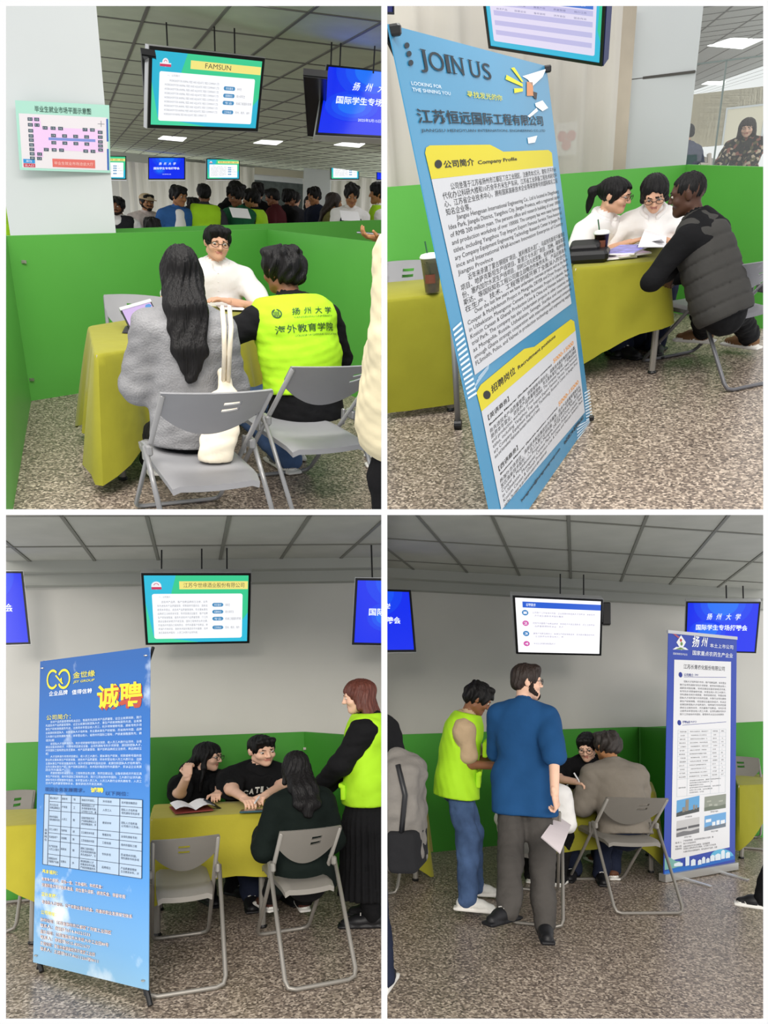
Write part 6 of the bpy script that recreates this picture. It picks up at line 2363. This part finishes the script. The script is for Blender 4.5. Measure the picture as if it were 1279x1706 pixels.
phone(BL, 'dark phone in the hand of the woman resting her chin', BL.pt(354, 1344, 240) + (0, -.03, .02), rot(-30, 25, 20), .16)
phone(BL, 'teal phone lying on the yellow cloth before the lettered T-shirt', BL.at(420, 1351, z=.757), rot(80), .16, '2c5560')
tag(MB().tube([BL.pt(432, 1327, 240), BL.pt(424, 1338, 246)], .006, 6).build('pen', mat('white_pen', 'e4e4e8', .4), BL), 'pen in the hand of the man in the lettered T-shirt', 'pen')

# lower right
P = BR.quad(((901, 1395), (927, 1359), (951, 1375), (933, 1422)), 256)
o = MB().panel_box(P, 0, 0, 1, 1, -.003, .003).build('folded_paper', mat('pinkish_paper', 'ece0e2', .8, .2, var=.02), BR)
tag(o, 'pinkish white folded paper held by the man in the blue T-shirt', 'paper')
o = MB().box((0, 0, 0), (.16, .24, .006), rot(15)).build('paper_slip', mat('pink_paper', 'e39ab0', .8), BR, None, LM(BR.at(982, 1304, z=.756)))
tag(o, 'pink slip on the table under the writing hand', 'paper')
o = MB().box((0, 0, 0), (.14, .3, .004), rot(-12)).build('paper_sheet', M_paper, BR, None, LM(BR.at(932, 1308, z=.756)))
tag(o, 'white sheet near the end of the writing table', 'paper')
tag(MB().tube([BR.pt(956, 1288, 192), BR.pt(966, 1304, 194)], .007, 6).build('pen', mat('white_pen', 'e4e4e8', .4), BR), 'pen in the hand of the man writing in black', 'pen')
# backpack at the open left edge
t = thing(BR, 'backpack', 'grey backpack with a black mesh pocket at the open left edge', 'backpack', BR.pt(672, 1350, 330))
S_ = Solid(.012, .05)
S_.box((0, 0, .10), (.085, .15, .16), rot(0, 0, 4), .06).box((.01, 0, -.12), (.085, .15, .15), rot(0, 0, -4), .05).cone((-.04, 0, .25), (.02, 0, .18), .05, .08, k=.05)
S_.build('body', cloth('grey_backpack_cloth', '6f6b66', .9, .12), BR, t, fold_wobble(3, .008))
S_ = Solid(.012, .03)
S_.box((.035, -.03, -.17), (.075, .15, .10), rot(0, 0, -4), .03)
S_.build('pocket', cloth('black_mesh', '1b1b1d'), BR, t)
MB().tube([(.0, -.15, .24), (.045, -.17, .10), (.03, -.16, -.08)], .014, 6).build('strap', M_black, BR, t, smooth=True)


# ================================================================ cast: upper left booth
M_knit = cloth('grey_knit_sweater', '868688', .95, .22, .4, 110)
M_cream = cloth('cream_coat', 'd8cdac', .85, .05, .4, 8)
M_suit = cloth('charcoal_suit', '26262b')
M_check = cloth('checked_shirt', 'c9bdb8', .85, .45, .4, 9)
M_denim2 = cloth('blue_denim_shirt', '34609c')
M_greencl = cloth('dark_green_shirt', '1e5a3c')
M_maroon = cloth('maroon_shirt', '48191d')
M_olive = cloth('olive_patterned_top', '6d6a3c', .85, .4)
M_dgrey = cloth('dark_grey_cloth', '3a3a40')
M_floral = ramp_mat('floral_blouse', ['1c1a18', '2d2a24', '5d5a3c', '1a1a18', '8c5a4c', '23211d', 'b9a890', '2a2822'], 26, rough=.8)
M_blackhem = cloth('black_shirt_tail', '1b1b1d')
M_shoe_w = mat('white_trainer', 'dddcd6', .6, .3, var=.08, vscale=25)
M_shoe_g = mat('grey_trainer', '77777a', .6, .3, var=.1, vscale=25)
M_shoe_b = mat('black_shoe', '17171a', .5, .35)
M_shoe_t = mat('tan_boot', '7b5a3c', .6, .3)
FAR = .02

pw = TL.at(318, 712, z=.5)
SWEATER = person(TL, 'woman with long black hair in a grey knit sweater, seen from behind', pw[:2], yaw=6, s=.97, top=409, seated=True, female=True,
                 lean=4, curl=4, head=(4, 8, 0), hair=('longstraight', H_BLACK, .29), shirt=M_knit, shirt_g=.028, sleeve=1.9, hem=-.10, bottom=M_blackcl, shoes=M_shoe_w,
                 L=dict(w=(-.17, .30, .72), e=(-.45, -.5, -1)), R=dict(w=(.15, .32, .74), e=(.4, -.4, -1)), legL=dict(a=('px', 250, 768, .085)), legR=dict(a=('px', 238, 748, .085), k=(.1, .5, 1)), build=1.03, seed=11, fold=.006)
pv = TL.at(508, 664, z=.5)
VESTMAN = person(TL, 'seated man with dark wavy hair in a neon vest lettered on the back', pv[:2], yaw=14, s=1.22, top=413, seated=True, lean=8, curl=8, side=-5, head=(22, 6, -4), hair=('full', H_BLACK),
                 sk=SK_BROWN, shirt=M_blackcl, sleeve=2, hem=-.14, vest=M_neon, vest_hem=.03, bottom=M_jean, shoes=M_shoe_g, L=dict(w=(-.34, .36, .74), e=(-1, -.3, -.5)), R=dict(w=(.12, .36, .74), e=(.5, 0, -1)),
                 legL=dict(a=('px', 478, 762, .085), k=(-.55, .6, 1)), legR=dict(a=(.1, .36, .085)), seed=21)


def vest_print(mb, P):
    ring(mb, P, (.13, .80), .115, .03, .0, 100, 440)
    for a in range(5):
        mb.panel_rect(P, .095 + .014 * a, .72 + .01 * (a % 2), .104 + .014 * a, .86 - .01 * (a % 2), 0)
    for i, ch in enumerate('扬州大学'):
        write(mb, P, ch, .32 + i * .165, .73, .44 + i * .165, .90, 0, bold=.012, shear=.2)
    write(mb, P, 'YANGZHOU UNIVERSITY', .33, .645, .93, .685, 0)
    write(mb, P, '海外教育学院', .06, .30, .92, .50, 0, bold=.006)
    write(mb, P, 'COLLEGE OF OVERSEAS EDUCATION', .30, .20, .98, .245, 0)


M_print = mat('dark_green_print', '2d4a2a', .7)
c = VESTMAN.N - VESTMAN.t2 * .135
on_cloth(VESTMAN, VESTMAN.vest, 'lettering', M_print, vest_print, c - VESTMAN.xr * .165 - VESTMAN.t2 * .10 - VESTMAN.fw2 * .16, VESTMAN.xr * .34, VESTMAN.t2 * .215, -VESTMAN.fw2)

pm = TL.at(362, 556, z=.5)
person(TL, 'young man with glasses in a white short-sleeved shirt talking behind the table', pm[:2], yaw=184, s=1.25, top=376, seated=True, lean=6, head=(6, 6, -3), hair=('short', H_BLACK),
       shirt=M_white, sleeve=.72, collar=M_white, glasses=True, bottom=M_navy, L=dict(w=('px', 383, 502, .80), e=(-.7, .2, -.6), pn=(0, 0, -1)), R=dict(w=(.16, .36, .76), e=(.7, .2, -.6), pn=(0, 0, -1)), seed=31)
pc = TL.pt(672, 700, 385)
person(TL, 'person in a long cream coat standing at the open edge, only a sleeve showing', pc[:2], yaw=62, s=1.0, shirt=M_cream, shirt_g=.060, sleeve=1.92, hem=-.36, bottom=M_blackcl, shoes=M_shoe_b, vox=.013,
       L=dict(w=('ppm', 640, 752, 400), e=(-1, -.4, .1)), trouser_g=.0, fold=.005, seed=41)
pp = TL.pt(668, 600, 258)
person(TL, 'person in a neon vest at the open edge holding out a phone', pp[:2], yaw=80, s=1.0, shirt=M_dgrey, sleeve=1.3, vest=M_neon, vest_hem=-.05, bottom=M_navy, shoes=M_shoe_b, sk=SK_TAN,
       L=dict(w=('ppm', 632, 398, 262), e=(-.2, -.4, -1), hd=(-.3, 1, .1), pn=(0, .2, 1), curl=.5), vox=.013)
ph = thing(TL, 'smartphone', 'grey phone held out above the green board at the open edge', 'phone', TL.pt(614, 389, 262), 1.3)
MB().box((0, 0, 0), (.075, .15, .009), bev=.004).build('body', mat('phone_grey', '8f9296', .35, .5, .4), TL, ph)
MB().box((0, 0, .006), (.066, .138, .002)).build('display', M_black, TL, ph)
pe = TL.pt(16, 400, 148)
person(TL, 'person in a neon vest beyond the left board, cut by the open edge', pe[:2], yaw=40, s=1.05, top=297, shirt=M_dgrey, sleeve=2, vest=M_neon, bottom=M_navy, vox=.016, hair=('short', H_BLACK))

far = [
    (199, 329, 140, 172, 'bearded man in a dark suit and white shirt nearest the thick column', dict(sk=SK_BROWN, shirt=M_white, vest=M_suit, beard=True, hair=('curly', H_BLACK), head=(172, 8, 0))),
    (246, 323, 130, 190, 'bearded man in a beige cap and checked shirt', dict(sk=SK_TAN, shirt=M_check, beard=True, hair=('short', H_BLACK), head=(205, 5, 0))),
    (297, 311, 138, 195, 'man in a blue denim shirt over a white tee looking aside', dict(sk=SK_TAN, shirt=M_denim2, hair=('full', H_BLACK), head=(225, 10, 0))),
    (325, 330, 118, 20, 'person in black half hidden behind the vest wearer in the crowd', dict(shirt=M_blackcl, hair=('full', H_BLACK))),
    (342, 306, 136, 2, 'man in a neon vest seen from behind in the crowd', dict(sk=SK_BROWN, shirt=M_dgrey, vest=M_neon, hair=('short', H_BLACK))),
    (378, 303, 128, 235, 'tall man in black with a dark cap bending over papers', dict(sk=SK_TAN, shirt=M_blackcl, hair=('short', H_BLACK), lean=8, head=(240, 25, 0))),
    (398, 311, 133, 140, 'man in a dark green shirt reading a paper', dict(sk=SK_BROWN, shirt=M_greencl, hair=('curly', H_BLACK), head=(135, 25, 0), R=dict(w=(.05, .34, 1.12)), L=dict(w=(-.05, .34, 1.12)))),
    (425, 316, 130, 62, 'man in a neon vest facing the green shirt man', dict(sk=SK_TAN, shirt=M_blackcl, sleeve=2, vest=M_neon, hair=('full', H_BLACK), head=(75, 12, 0))),
    (430, 305, 112, 0, 'person in black with back turned by the dark doorway', dict(shirt=M_blackcl, hair=('full', H_BLACK))),
    (459, 314, 114, 60, 'man in a maroon shirt before the dark doorway', dict(sk=SK_BROWN, shirt=M_maroon, sleeve=2, hair=('short', H_BLACK), head=(70, 15, 0))),
    (478, 316, 110, -60, 'person in black with a backpack before the dark doorway', dict(sk=SK_BROWN, shirt=M_blackcl, sleeve=2, hair=('full', H_BLACK))),
    (490, 319, 104, -20, 'person in dark grey at the right jamb of the dark doorway', dict(shirt=M_dgrey, hair=('short', H_BLACK))),
    (526, 313, 108, 120, 'man in navy before the far white pillar', dict(sk=SK_TAN, shirt=M_navy, hair=('full', H_BLACK), head=(120, 15, 0))),
    (515, 326, 98, 160, 'small person in white beside the far white pillar', dict(shirt=M_check, hair=('bob', H_BLACK), female=True)),
    (549, 321, 128, -100, 'woman with long dark hair in an olive patterned top', dict(sk=SK_TAN, shirt=M_olive, hair=('long', H_DARK), female=True, head=(-80, 5, 0))),
    (582, 309, 134, 176, 'man in a white shirt with backpack straps looking down at a leaflet', dict(sk=SK_TAN, shirt=M_white, hair=('full', H_BLACK), head=(176, 24, 0), R=dict(w=(.10, .30, 1.08)), L=dict(w=(-.10, .30, 1.08)))),
    (631, 305, 130, 80, 'person in a neon vest at the right end of the crowd', dict(sk=SK_TAN, shirt=M_white, vest=M_neon, hair=('full', H_BLACK), head=(80, 5, 0))),
]
FARF = []
for i, (x, tp, pm_, yw, lab, kw) in enumerate(far):
    pm_ *= .88
    b = TL.pt(x, 380, pm_)
    kw = dict(kw)
    kw.setdefault('head', (yw, 0, 0))
    hd = kw.pop('head')
    kw.setdefault('sleeve', 2 if kw.get('shirt') in (M_denim2, M_check, M_blackcl, M_dgrey) else .8)
    f = person(TL, lab, b[:2], yaw=yw, s=1.13, top=tp, head=(hd[0] - yw, hd[1], hd[2]), bottom=M_navy, vox=.0155, group='people standing in the far crowd', seed=50 + i, **kw)
    FARF.append(f)
# cap, backpack straps, white tee, leaflet
f = FARF[1]
S_ = Solid(.009, .01)
S_.ell(f.Hc + f.RH @ np.array((0, -.012, .055)), (.092, .112, .078), f.RH)
S_.cut(f.Hc + f.RH @ np.array((0, 0, .045)), f.RH @ np.array((0, 0, -1.0)))
S_.box(f.Hc + f.RH @ np.array((0, .125, .050)), (.065, .055, .006), f.RH, .005)
f.piece(S_, 'cap', cloth('beige_cap', 'b5a184'))
f = FARF[2]
S_ = Solid(.012, .02)
S_.cone(f.N - f.t2 * .06 + f.fw2 * .085, f.P + f.fw2 * .12 + np.array((0, 0, .05)), .062, .085, f.fw2, 1.15)
f.piece(S_, 'undershirt', M_white)
f = FARF[15]
for q in (-1, 1):
    S_ = Solid(.012, .01)
    S_.cone(f.N - f.t2 * .035 + f.xr * q * .10 + f.fw2 * .03, f.N - f.t2 * .16 + f.xr * q * .115 + f.fw2 * .13, .024, .024, f.fw2, 1.3)
    S_.cone(f.N - f.t2 * .16 + f.xr * q * .115 + f.fw2 * .13, f.N - f.t2 * .38 + f.xr * q * .14 + f.fw2 * .11, .024, .024, f.fw2, 1.3)
    f.piece(S_, 'backpack_strap', M_navy)
for x, y, pm_, yw, lab in ((400, 355, 134, .3, 'white sheet held by the green shirt man in the crowd'), (583, 360, 136, .1, 'leaflet held by the white shirt man in the crowd')):
    o = MB().box((0, 0, 0), (.24, .16, .004), rot(0, -40)).build('paper_sheet', M_paper, TL, None, LM(TL.pt(x, y, pm_), yw))
    tag(o, lab, 'paper')
ps = TL.pt(257, 420, 152)
person(TL, 'dark-haired person seated low behind the green boards, only the hair showing', ps[:2], yaw=10, s=1.0, top=364, seated=True, shirt=M_blackcl, hair=('full', H_BLACK), vox=.016)

# ================================================================ cast: upper right booth
pa = TR.pt(972, 440, 212)
person(TR, 'woman with glasses and a ponytail in a white blouse, in profile at the yellow table', pa[:2], yaw=-128, s=1.15, top=296, seated=True, female=True, lean=12, curl=6, head=(18, 16, 0),
       hair=('tail', H_BLACK), shirt=M_white, sleeve=1.0, collar=M_white, glasses=True, bottom=M_navy, L=dict(w=(-.02, .36, .74), e=(-.5, 0, -1), pn=(0, 0, -1)), R=dict(w=(.12, .32, .74), e=(.5, 0, -1), pn=(0, 0, -1)), seed=61)
pb = TR.pt(1082, 440, 212)
person(TR, 'woman with dark tied-back hair in a white blouse reading papers at the yellow table', pb[:2], yaw=172, s=1.10, top=296, seated=True, female=True, lean=16, curl=8, head=(6, 34, 4),
       hair=('lowtail', H_BLACK), shirt=M_white, sleeve=1.0, collar=M_white, glasses=True, bottom=M_navy, R=dict(w=('ppm', 1050, 404, 225), e=(.8, .1, -.6), pn=(-.5, 0, -1), curl=.6), L=dict(w=('ppm', 1108, 402, 225), e=(-.8, .2, -.6), pn=(.5, 0, -1), curl=.6), seed=62)
pc = TR.at(1200, 508, z=.5)
M_puff = cloth('grey_quilted_vest', '3d3c3a', .8, .08, .4, 12)
PUFF = person(TR, 'man with cropped hair in a dark grey quilted vest, seated with his back half turned', pc[:2], yaw=56, s=1.0, top=286, seated=True, lean=22, curl=6, head=(24, 10, 0), sk=SK_DARK, hair=('buzz', H_BLACK),
              shirt=M_blackcl, sleeve=2, bottom=M_blackcl, shoes=M_shoe_t, L=dict(w=('ppm', 1116, 452, 262), e=(-.8, -.2, .2), hd=(.2, .3, -1), curl=.7), R=dict(w=(.10, .42, .62), e=(.7, -.1, -.5)),
              legL=dict(a=('px', 1166, 562, .085), k=(-.5, .6, 1)), legR=dict(a=('px', 1252, 566, .085)), build=1.08, seed=63)
f = PUFF
S_ = Solid(.0115, .025)
for (z0, z1, r0) in ((-.08, .10, .215), (.10, .20, .205), (.20, .30, .203), (.30, .40, .198)):
    a, b = f.P + (f.N - f.P) * (z0 / .515), f.P + (f.N - f.P) * (z1 / .515)
    S_.cone(a + (b - a) * .35, a + (b - a) * .65, r0, r0, f.fw2, 1.22, k=.035)
S_.cone(f.N - f.t2 * .10 - f.xr * .12, f.N - f.t2 * .10 + f.xr * .12, .098, .098, k=.03)
S_.cone(f.N - f.t2 * .0 - f.xr * .03, f.N - f.t2 * .0 + f.xr * .03, .086, .086, k=.02)
for k in 'LR':
    q = 1 if k == 'R' else -1
    S_.ell(f.Sh[k] + f.xr * q * .085 - f.t2 * .02, (.07, .075, .105), sub=True, k=.02)
for q in (-1, 1):
    S_.cone(f.N + f.t2 * .01, f.N - f.t2 * .05 + f.xr * q * .13, .068, .078, k=.03)
S_.cut(f.N + f.t2 * .055, f.t2)
S_.cut(f.P - f.t2 * .10, -f.t2)
def quilt(X):
    z = (X - f.P) @ f.t2
    a = np.abs(np.sin(np.pi * z / .095 + .4))
    b = np.abs(np.sin(np.pi * ((X - f.P) @ f.xr) / .20 + 1.57))
    return .016 * (1 - a) ** 4 + .008 * (1 - b) ** 6


qv = f.piece(S_, 'quilted_vest', M_puff, quilt)
for q in (-1, 1):
    S_ = Solid(.008, .008)
    S_.box(f.P + f.xr * q * .155 + f.fw2 * .02 + f.t2 * .08, (.018, .075, .075), np.stack([f.xr, f.fw2, f.t2], 1), .012)
    f.piece(S_, 'pocket', M_puff)
fl = TR.pt(1237, 280, 122)
person(TR, 'woman with bobbed hair in a dark floral blouse standing beyond the glass', fl[:2], yaw=160, s=1.1, top=197, female=True, head=(8, 18, 0), hair=('bob', H_DARK), shirt=M_floral, sleeve=1.3, bottom=M_blackcl, lean=6,
       L=dict(w=(-.05, .40, .98), e=(-.8, 0, -.5), pn=(0, 0, -1)), R=dict(w=(.22, .42, .96), e=(.8, 0, -.4), pn=(0, 0, -1)), shirt_g=.025, vox=.0115, sk=SK_PALE)
fm = TR.pt(1139, 280, 124)
person(TR, 'man in blue-grey behind the glass, half hidden by the pillar', fm[:2], yaw=40, s=1.05, top=206, hair=('short', H_BLACK), shirt=cloth('slate_cloth', '50566a'), sleeve=2, bottom=M_navy, vox=.014)

# ================================================================ cast: lower left booth
pa = BL.pt(318, 1420, 208)
person(BL, 'woman with long black hair and glasses resting her chin on one hand', pa[:2], yaw=-150, s=1.08, top=1237, seated=True, female=True, lean=14, curl=6, head=(32, 10, 0), hair=('long', H_BLACK), shirt=M_blackcl, sleeve=1.0,
       glasses=True, bottom=M_blackcl, shirt_g=.024, R=dict(w=('ppm', 312, 1292, 232), e=(.5, .3, -1), hd=(-.1, -.1, 1), pn=(-.8, -.5, .2), curl=1.0), L=dict(w=('ppm', 362, 1336, 240), e=(-.9, 0, -.4), pn=(0, 0, -1), curl=.6), sk=SK_PALE, seed=71)
pb = BL.pt(425, 1420, 208)
CAT = person(BL, 'young man in a black lettered T-shirt leaning on the yellow table', pb[:2], yaw=187, s=1.2, top=1226, seated=True, lean=16, curl=6, head=(14, 12, 6), hair=('short', H_BLACK), shirt=M_blackcl, sleeve=.9, shirt_g=.024,
             bottom=M_navy, L=dict(w=('ppm', 432, 1334, 240), e=(-.9, .1, -.4), pn=(0, 0, -1), curl=.6), R=dict(w=('ppm', 408, 1331, 240), e=(1, .1, -.3), pn=(0, 0, -1), curl=.6), build=1.1, sk=SK_PALE, seed=72, wide=1.1)


def cat_print(mb, P):
    for i, ch in enumerate('CATIZOM'):
        a = i / 7.0
        dz_ = .35 * math.sin(math.pi * (a + .07))
        write(mb, P, ch, a + .012, .25 + dz_, a + .13 if ch != 'I' else a + .08, .80 + dz_, 0, bold=.045)
    write(mb, P, 'OFFICIAL CLUB WEAR', .18, .12, .85, .20, 0)


c = CAT.N - CAT.t2 * .165 + CAT.fw2 * .16
on_cloth(CAT, CAT.shirt, 'lettering', mat('off_white_print', 'd8d6cf', .7), cat_print, c + CAT.xr * .125 - CAT.t2 * .04, -CAT.xr * .25, CAT.t2 * .10, CAT.fw2)
pc = BL.at(508, 1450, z=.47)
M_teal = cloth('dark_green_knit', '0d1613')
person(BL, 'woman with long black hair in a dark green top, seen from behind', pc[:2], yaw=10, s=.92, top=1252, seated=True, female=True, lean=8, curl=4, head=(4, 12, 0), hair=('longstraight', H_BLACK, .16), shirt=M_teal,
       sleeve=2, shirt_g=.030, hem=-.12, bottom=M_blackcl, shoes=mat('brown_shoe', '4a2318', .5), L=dict(w=(-.20, .32, .74), e=(-.4, -.4, -1)), R=dict(w=(.14, .32, .74), e=(.4, -.4, -1)), legL=dict(a=('px', 440, 1503, .085)), legR=dict(a=('px', 503, 1500, .085)), build=1.0, seed=73)
pd = BL.at(622, 1535, z=0)
VW = person(BL, 'auburn-haired woman in a neon vest and long black skirt standing with folded arms', pd[:2], yaw=66, s=1.1, top=1133, female=True, head=(14, 12, 0), hair=('bob', H_AUBURN), shirt=M_blackcl, sleeve=2, vest=M_neon, vest_hem=-.10,
            skirt=M_blackcl, shoes=M_shoe_b, shoe_sole=M_shoe_b, bottom=M_blackcl, trouser_g=0, L=dict(w=(-.03, .30, .97), e=(-1, -.3, -.3), pn=(0, -1, 0)), R=dict(w=(.04, .28, .95), e=(1, -.3, -.3), pn=(0, -1, 0)), sk=SK_PALE, seed=74, shirt_g=.022)
for q, z in ((1, .20), (-1, .20)):
    S_ = Solid(.008, .008)
    S_.box(VW.P + VW.xr * q * .10 + VW.fw2 * .135 + VW.t2 * .0, (.06, .016, .055), None, .01)
    S_.box(VW.P + VW.xr * q * .10 + VW.fw2 * .15 + VW.t2 * .05, (.064, .012, .016), None, .006)
    VW.piece(S_, 'pocket', M_neon)

# ================================================================ cast: lower right booth
pa = BR.at(757, 1502, z=0)
M_beige = cloth('beige_tshirt', 'b79f80')
VM = person(BR, 'standing man in a neon vest, jeans and white trainers looking down', pa[:2], yaw=-84, s=1.06, top=1143, lean=3, curl=8, head=(10, 30, 0), sk=SK_BROWN, hair=('full', H_BLACK), shirt=M_beige, sleeve=.75, shirt_g=.014, hem=-.04, vest=M_neon, vest_hem=-.11,
            bottom=M_jean, shoes=M_shoe_w, R=dict(w=(.06, .33, 1.07), e=(.3, -1, -.7), pn=(-.6, 0, .6)), L=dict(w=(-.06, .36, 1.1), e=(-.5, -.8, -.7), pn=(.6, 0, .6)),
            legR=dict(a=('px', 780, 1510, .085), t=(.05, 1, 0)), legL=dict(a=('px', 792, 1476, .085), t=(-.1, 1, 0)), seed=81)
for q in (1, -1):
    for zz in (.02, .26):
        S_ = Solid(.008, .008)
        c = VM.P + VM.xr * q * .095 + VM.fw2 * .15 + VM.t2 * (.04 + zz)
        S_.box(c, (.062, .018, .06), None, .01)
        S_.box(c + np.array((0, .012, .052)), (.066, .014, .018), None, .006)
        VM.piece(S_, 'pocket', M_neon)
S_ = Solid(.008, .01)
c = VM.N + VM.t2 * .01
for a in range(10):
    w0, w1 = [math.radians(200 + 320 * (a + i) / 10) for i in (0, 1)]
    S_.cone(c + VM.xr * .07 * math.cos(w0) + VM.fw2 * .07 * math.sin(w0), c + VM.xr * .07 * math.cos(w1) + VM.fw2 * .07 * math.sin(w1), .008)
VM.piece(S_, 'lanyard', mat('blue_lanyard', '1c3fae', .6))
pb = BR.at(868, 1545, z=0)
M_blue = cloth('blue_tshirt', '1f4a78', .9, .06, .35, 9)
person(BR, 'tall bearded man with glasses in a blue T-shirt seen from behind', pb[:2], yaw=-14, s=1.02, top=1106, lean=0, head=(-62, 2, 0), sk=SK_PALE, hair=('short', H_DARK), beard=True, glasses=True, shirt=M_blue, sleeve=.98, shirt_g=.024, hem=-.19,
       bottom=M_grey, shoes=M_shoe_b, shoe_sole=M_shoe_b, R=dict(w=('ppm', 925, 1338, 255), e=(.7, -.6, 0), hd=(.15, .25, -1), curl=.9), L=dict(w=(-.12, .35, 1.1), e=(-.6, -.5, -.7)),
       legL=dict(a=('px', 846, 1572, .085), t=(-.35, -.9, 0), k=(-.1, 1, 0)), legR=dict(a=('px', 908, 1560, .085), t=(.35, -.8, 0), k=(.1, 1, 0)), trouser_g=.020, seed=82)
pc = BR.pt(982, 1360, 176)
person(BR, 'man in a black T-shirt and glasses writing at the table', pc[:2], yaw=176, s=1.08, top=1223, seated=True, lean=20, curl=10, head=(-6, 26, 0), hair=('short', H_BLACK), shirt=M_blackcl, sleeve=.95, shirt_g=.022, glasses=True, bottom=M_navy,
       R=dict(w=('ppm', 962, 1303, 192), e=(1, .2, -.3), pn=(-.3, 0, -1), curl=.8), L=dict(w=('ppm', 1000, 1302, 192), e=(-1, .2, -.4), pn=(0, 0, -1)), sk=SK_PALE, seed=83)
pd = BR.at(1040, 1383, z=.5)
M_gsw = cloth('grey_sweatshirt', '7d766c', .9, .08, .5, 10)
person(BR, 'man with dark wavy hair in a grey sweatshirt, seen from behind at the table', pd[:2], yaw=24, s=1.18, top=1221, seated=True, lean=16, curl=8, head=(16, 12, 0), sk=SK_TAN, hair=('curly', H_GREY), shirt=M_gsw, sleeve=2, shirt_g=.026, hem=-.06,
       bottom=M_navy, shoes=mat('brown_boot', '5b3520', .6), L=dict(w=(-.16, .36, .74), e=(-.4, -.4, -1)), R=dict(w=(.1, .38, .74), e=(.4, -.3, -1)), legL=dict(a=('px', 1000, 1428, .085), k=(-.7, .5, 1)), legR=dict(a=('px', 1018, 1446, .085)), seed=84)
pe = BR.pt(890, 1410, 205)
person(BR, 'seated person in white hidden behind the man in the blue T-shirt', pe[:2], yaw=-10, s=1.05, seated=True, lean=10, shirt=M_white, sleeve=2, shirt_g=.03, bottom=M_blackcl, shoes=M_shoe_b, vox=.014, zs=.80, R=dict(w=(.12, .3, .74), e=(.3, -.4, -1)))
pf = BR.at(590, 1640, z=0)
person(BR, 'person in dark clothes at the open left edge carrying a grey and black backpack', pf[:2], yaw=60, s=1.0, shirt=M_blackcl, sleeve=2, shirt_g=.025, bottom=M_navy, shoes=M_shoe_b, vox=.013, legR=dict(a=('px', 640, 1662, .085), t=(.9, .5, 0)))
pg = BR.at(1352, 1535, z=0)
person(BR, 'person outside the open right side, only one black trainer showing', pg[:2], yaw=78, s=1.0, shirt=M_blackcl, bottom=M_blackcl, shoes=M_shoe_b, vox=.012, legL=dict(a=('px', 1258, 1533, .085), t=(-.05, 1, 0)), legR=dict(a=(.25, -.1, .085)))


# ================================================================ cut every set at its open sides
def trim_set(room):
    x0, x1, y0, y1 = room.cell
    Minv = room.M.inverted()
    pl = []
    rays = {'l': ((x0, y0), (x0, y1)), 'r': ((x1, y1), (x1, y0)), 't': ((x1, y0), (x0, y0)), 'b': ((x0, y1), (x1, y1))}
    mid = room.ray((x0 + x1) / 2, (y0 + y1) / 2)
    for a, b in rays.values():
        n = unit(np.cross(room.ray(*a), room.ray(*b)))
        if n.dot(mid) > 0:
            n = -n                                        # outward
        pl.append(n)
    eye = np.array((0, 0, room.h))
    import bmesh
    for o in list(room.objs):
        if o.type != 'MESH':
            continue
        me = o.data
        n = len(me.vertices)
        co = np.empty(n * 3, np.float32)
        me.vertices.foreach_get('co', co)
        W = np.array(Minv @ o.matrix_world)
        Q = co.reshape(-1, 3) @ W[:3, :3].T + W[:3, 3] - eye
        out = [Q @ nn for nn in pl]
        if any((d > -1e-5).all() for d in out) or n == 0:
            if not o.children:
                bpy.data.objects.remove(o)
                room.objs.remove(o)
            continue
        hit = [k for k, d in enumerate(out) if (d > 1e-4).any()]
        if not hit:
            continue
        if me.users > 1:
            me = o.data = me.copy()
        bm = bmesh.new()
        bm.from_mesh(me)
        L = Matrix(W.tolist()).inverted()
        for k in hit:
            c = L @ Vector(eye)
            nn = (Matrix(W.tolist()).to_3x3().transposed() @ Vector(pl[k])).normalized()
            r = bmesh.ops.bisect_plane(bm, geom=bm.verts[:] + bm.edges[:] + bm.faces[:], plane_co=c, plane_no=nn, clear_outer=True, dist=1e-6)
            ed = [e for e in r['geom_cut'] if isinstance(e, bmesh.types.BMEdge) and e.is_boundary]
            if ed and len(ed) < 1500:
                try:
                    bmesh.ops.holes_fill(bm, edges=ed, sides=0)
                except Exception:
                    pass
        bm.to_mesh(me)
        bm.free()
        me.update()


dgr = bpy.context.evaluated_depsgraph_get()
dgr.update()
for rm in (TL, TR, BL, BR):
    trim_set(rm)
if _TXO.name in COL.objects:
    COL.objects.unlink(_TXO)
bpy.data.objects.remove(_TXO)
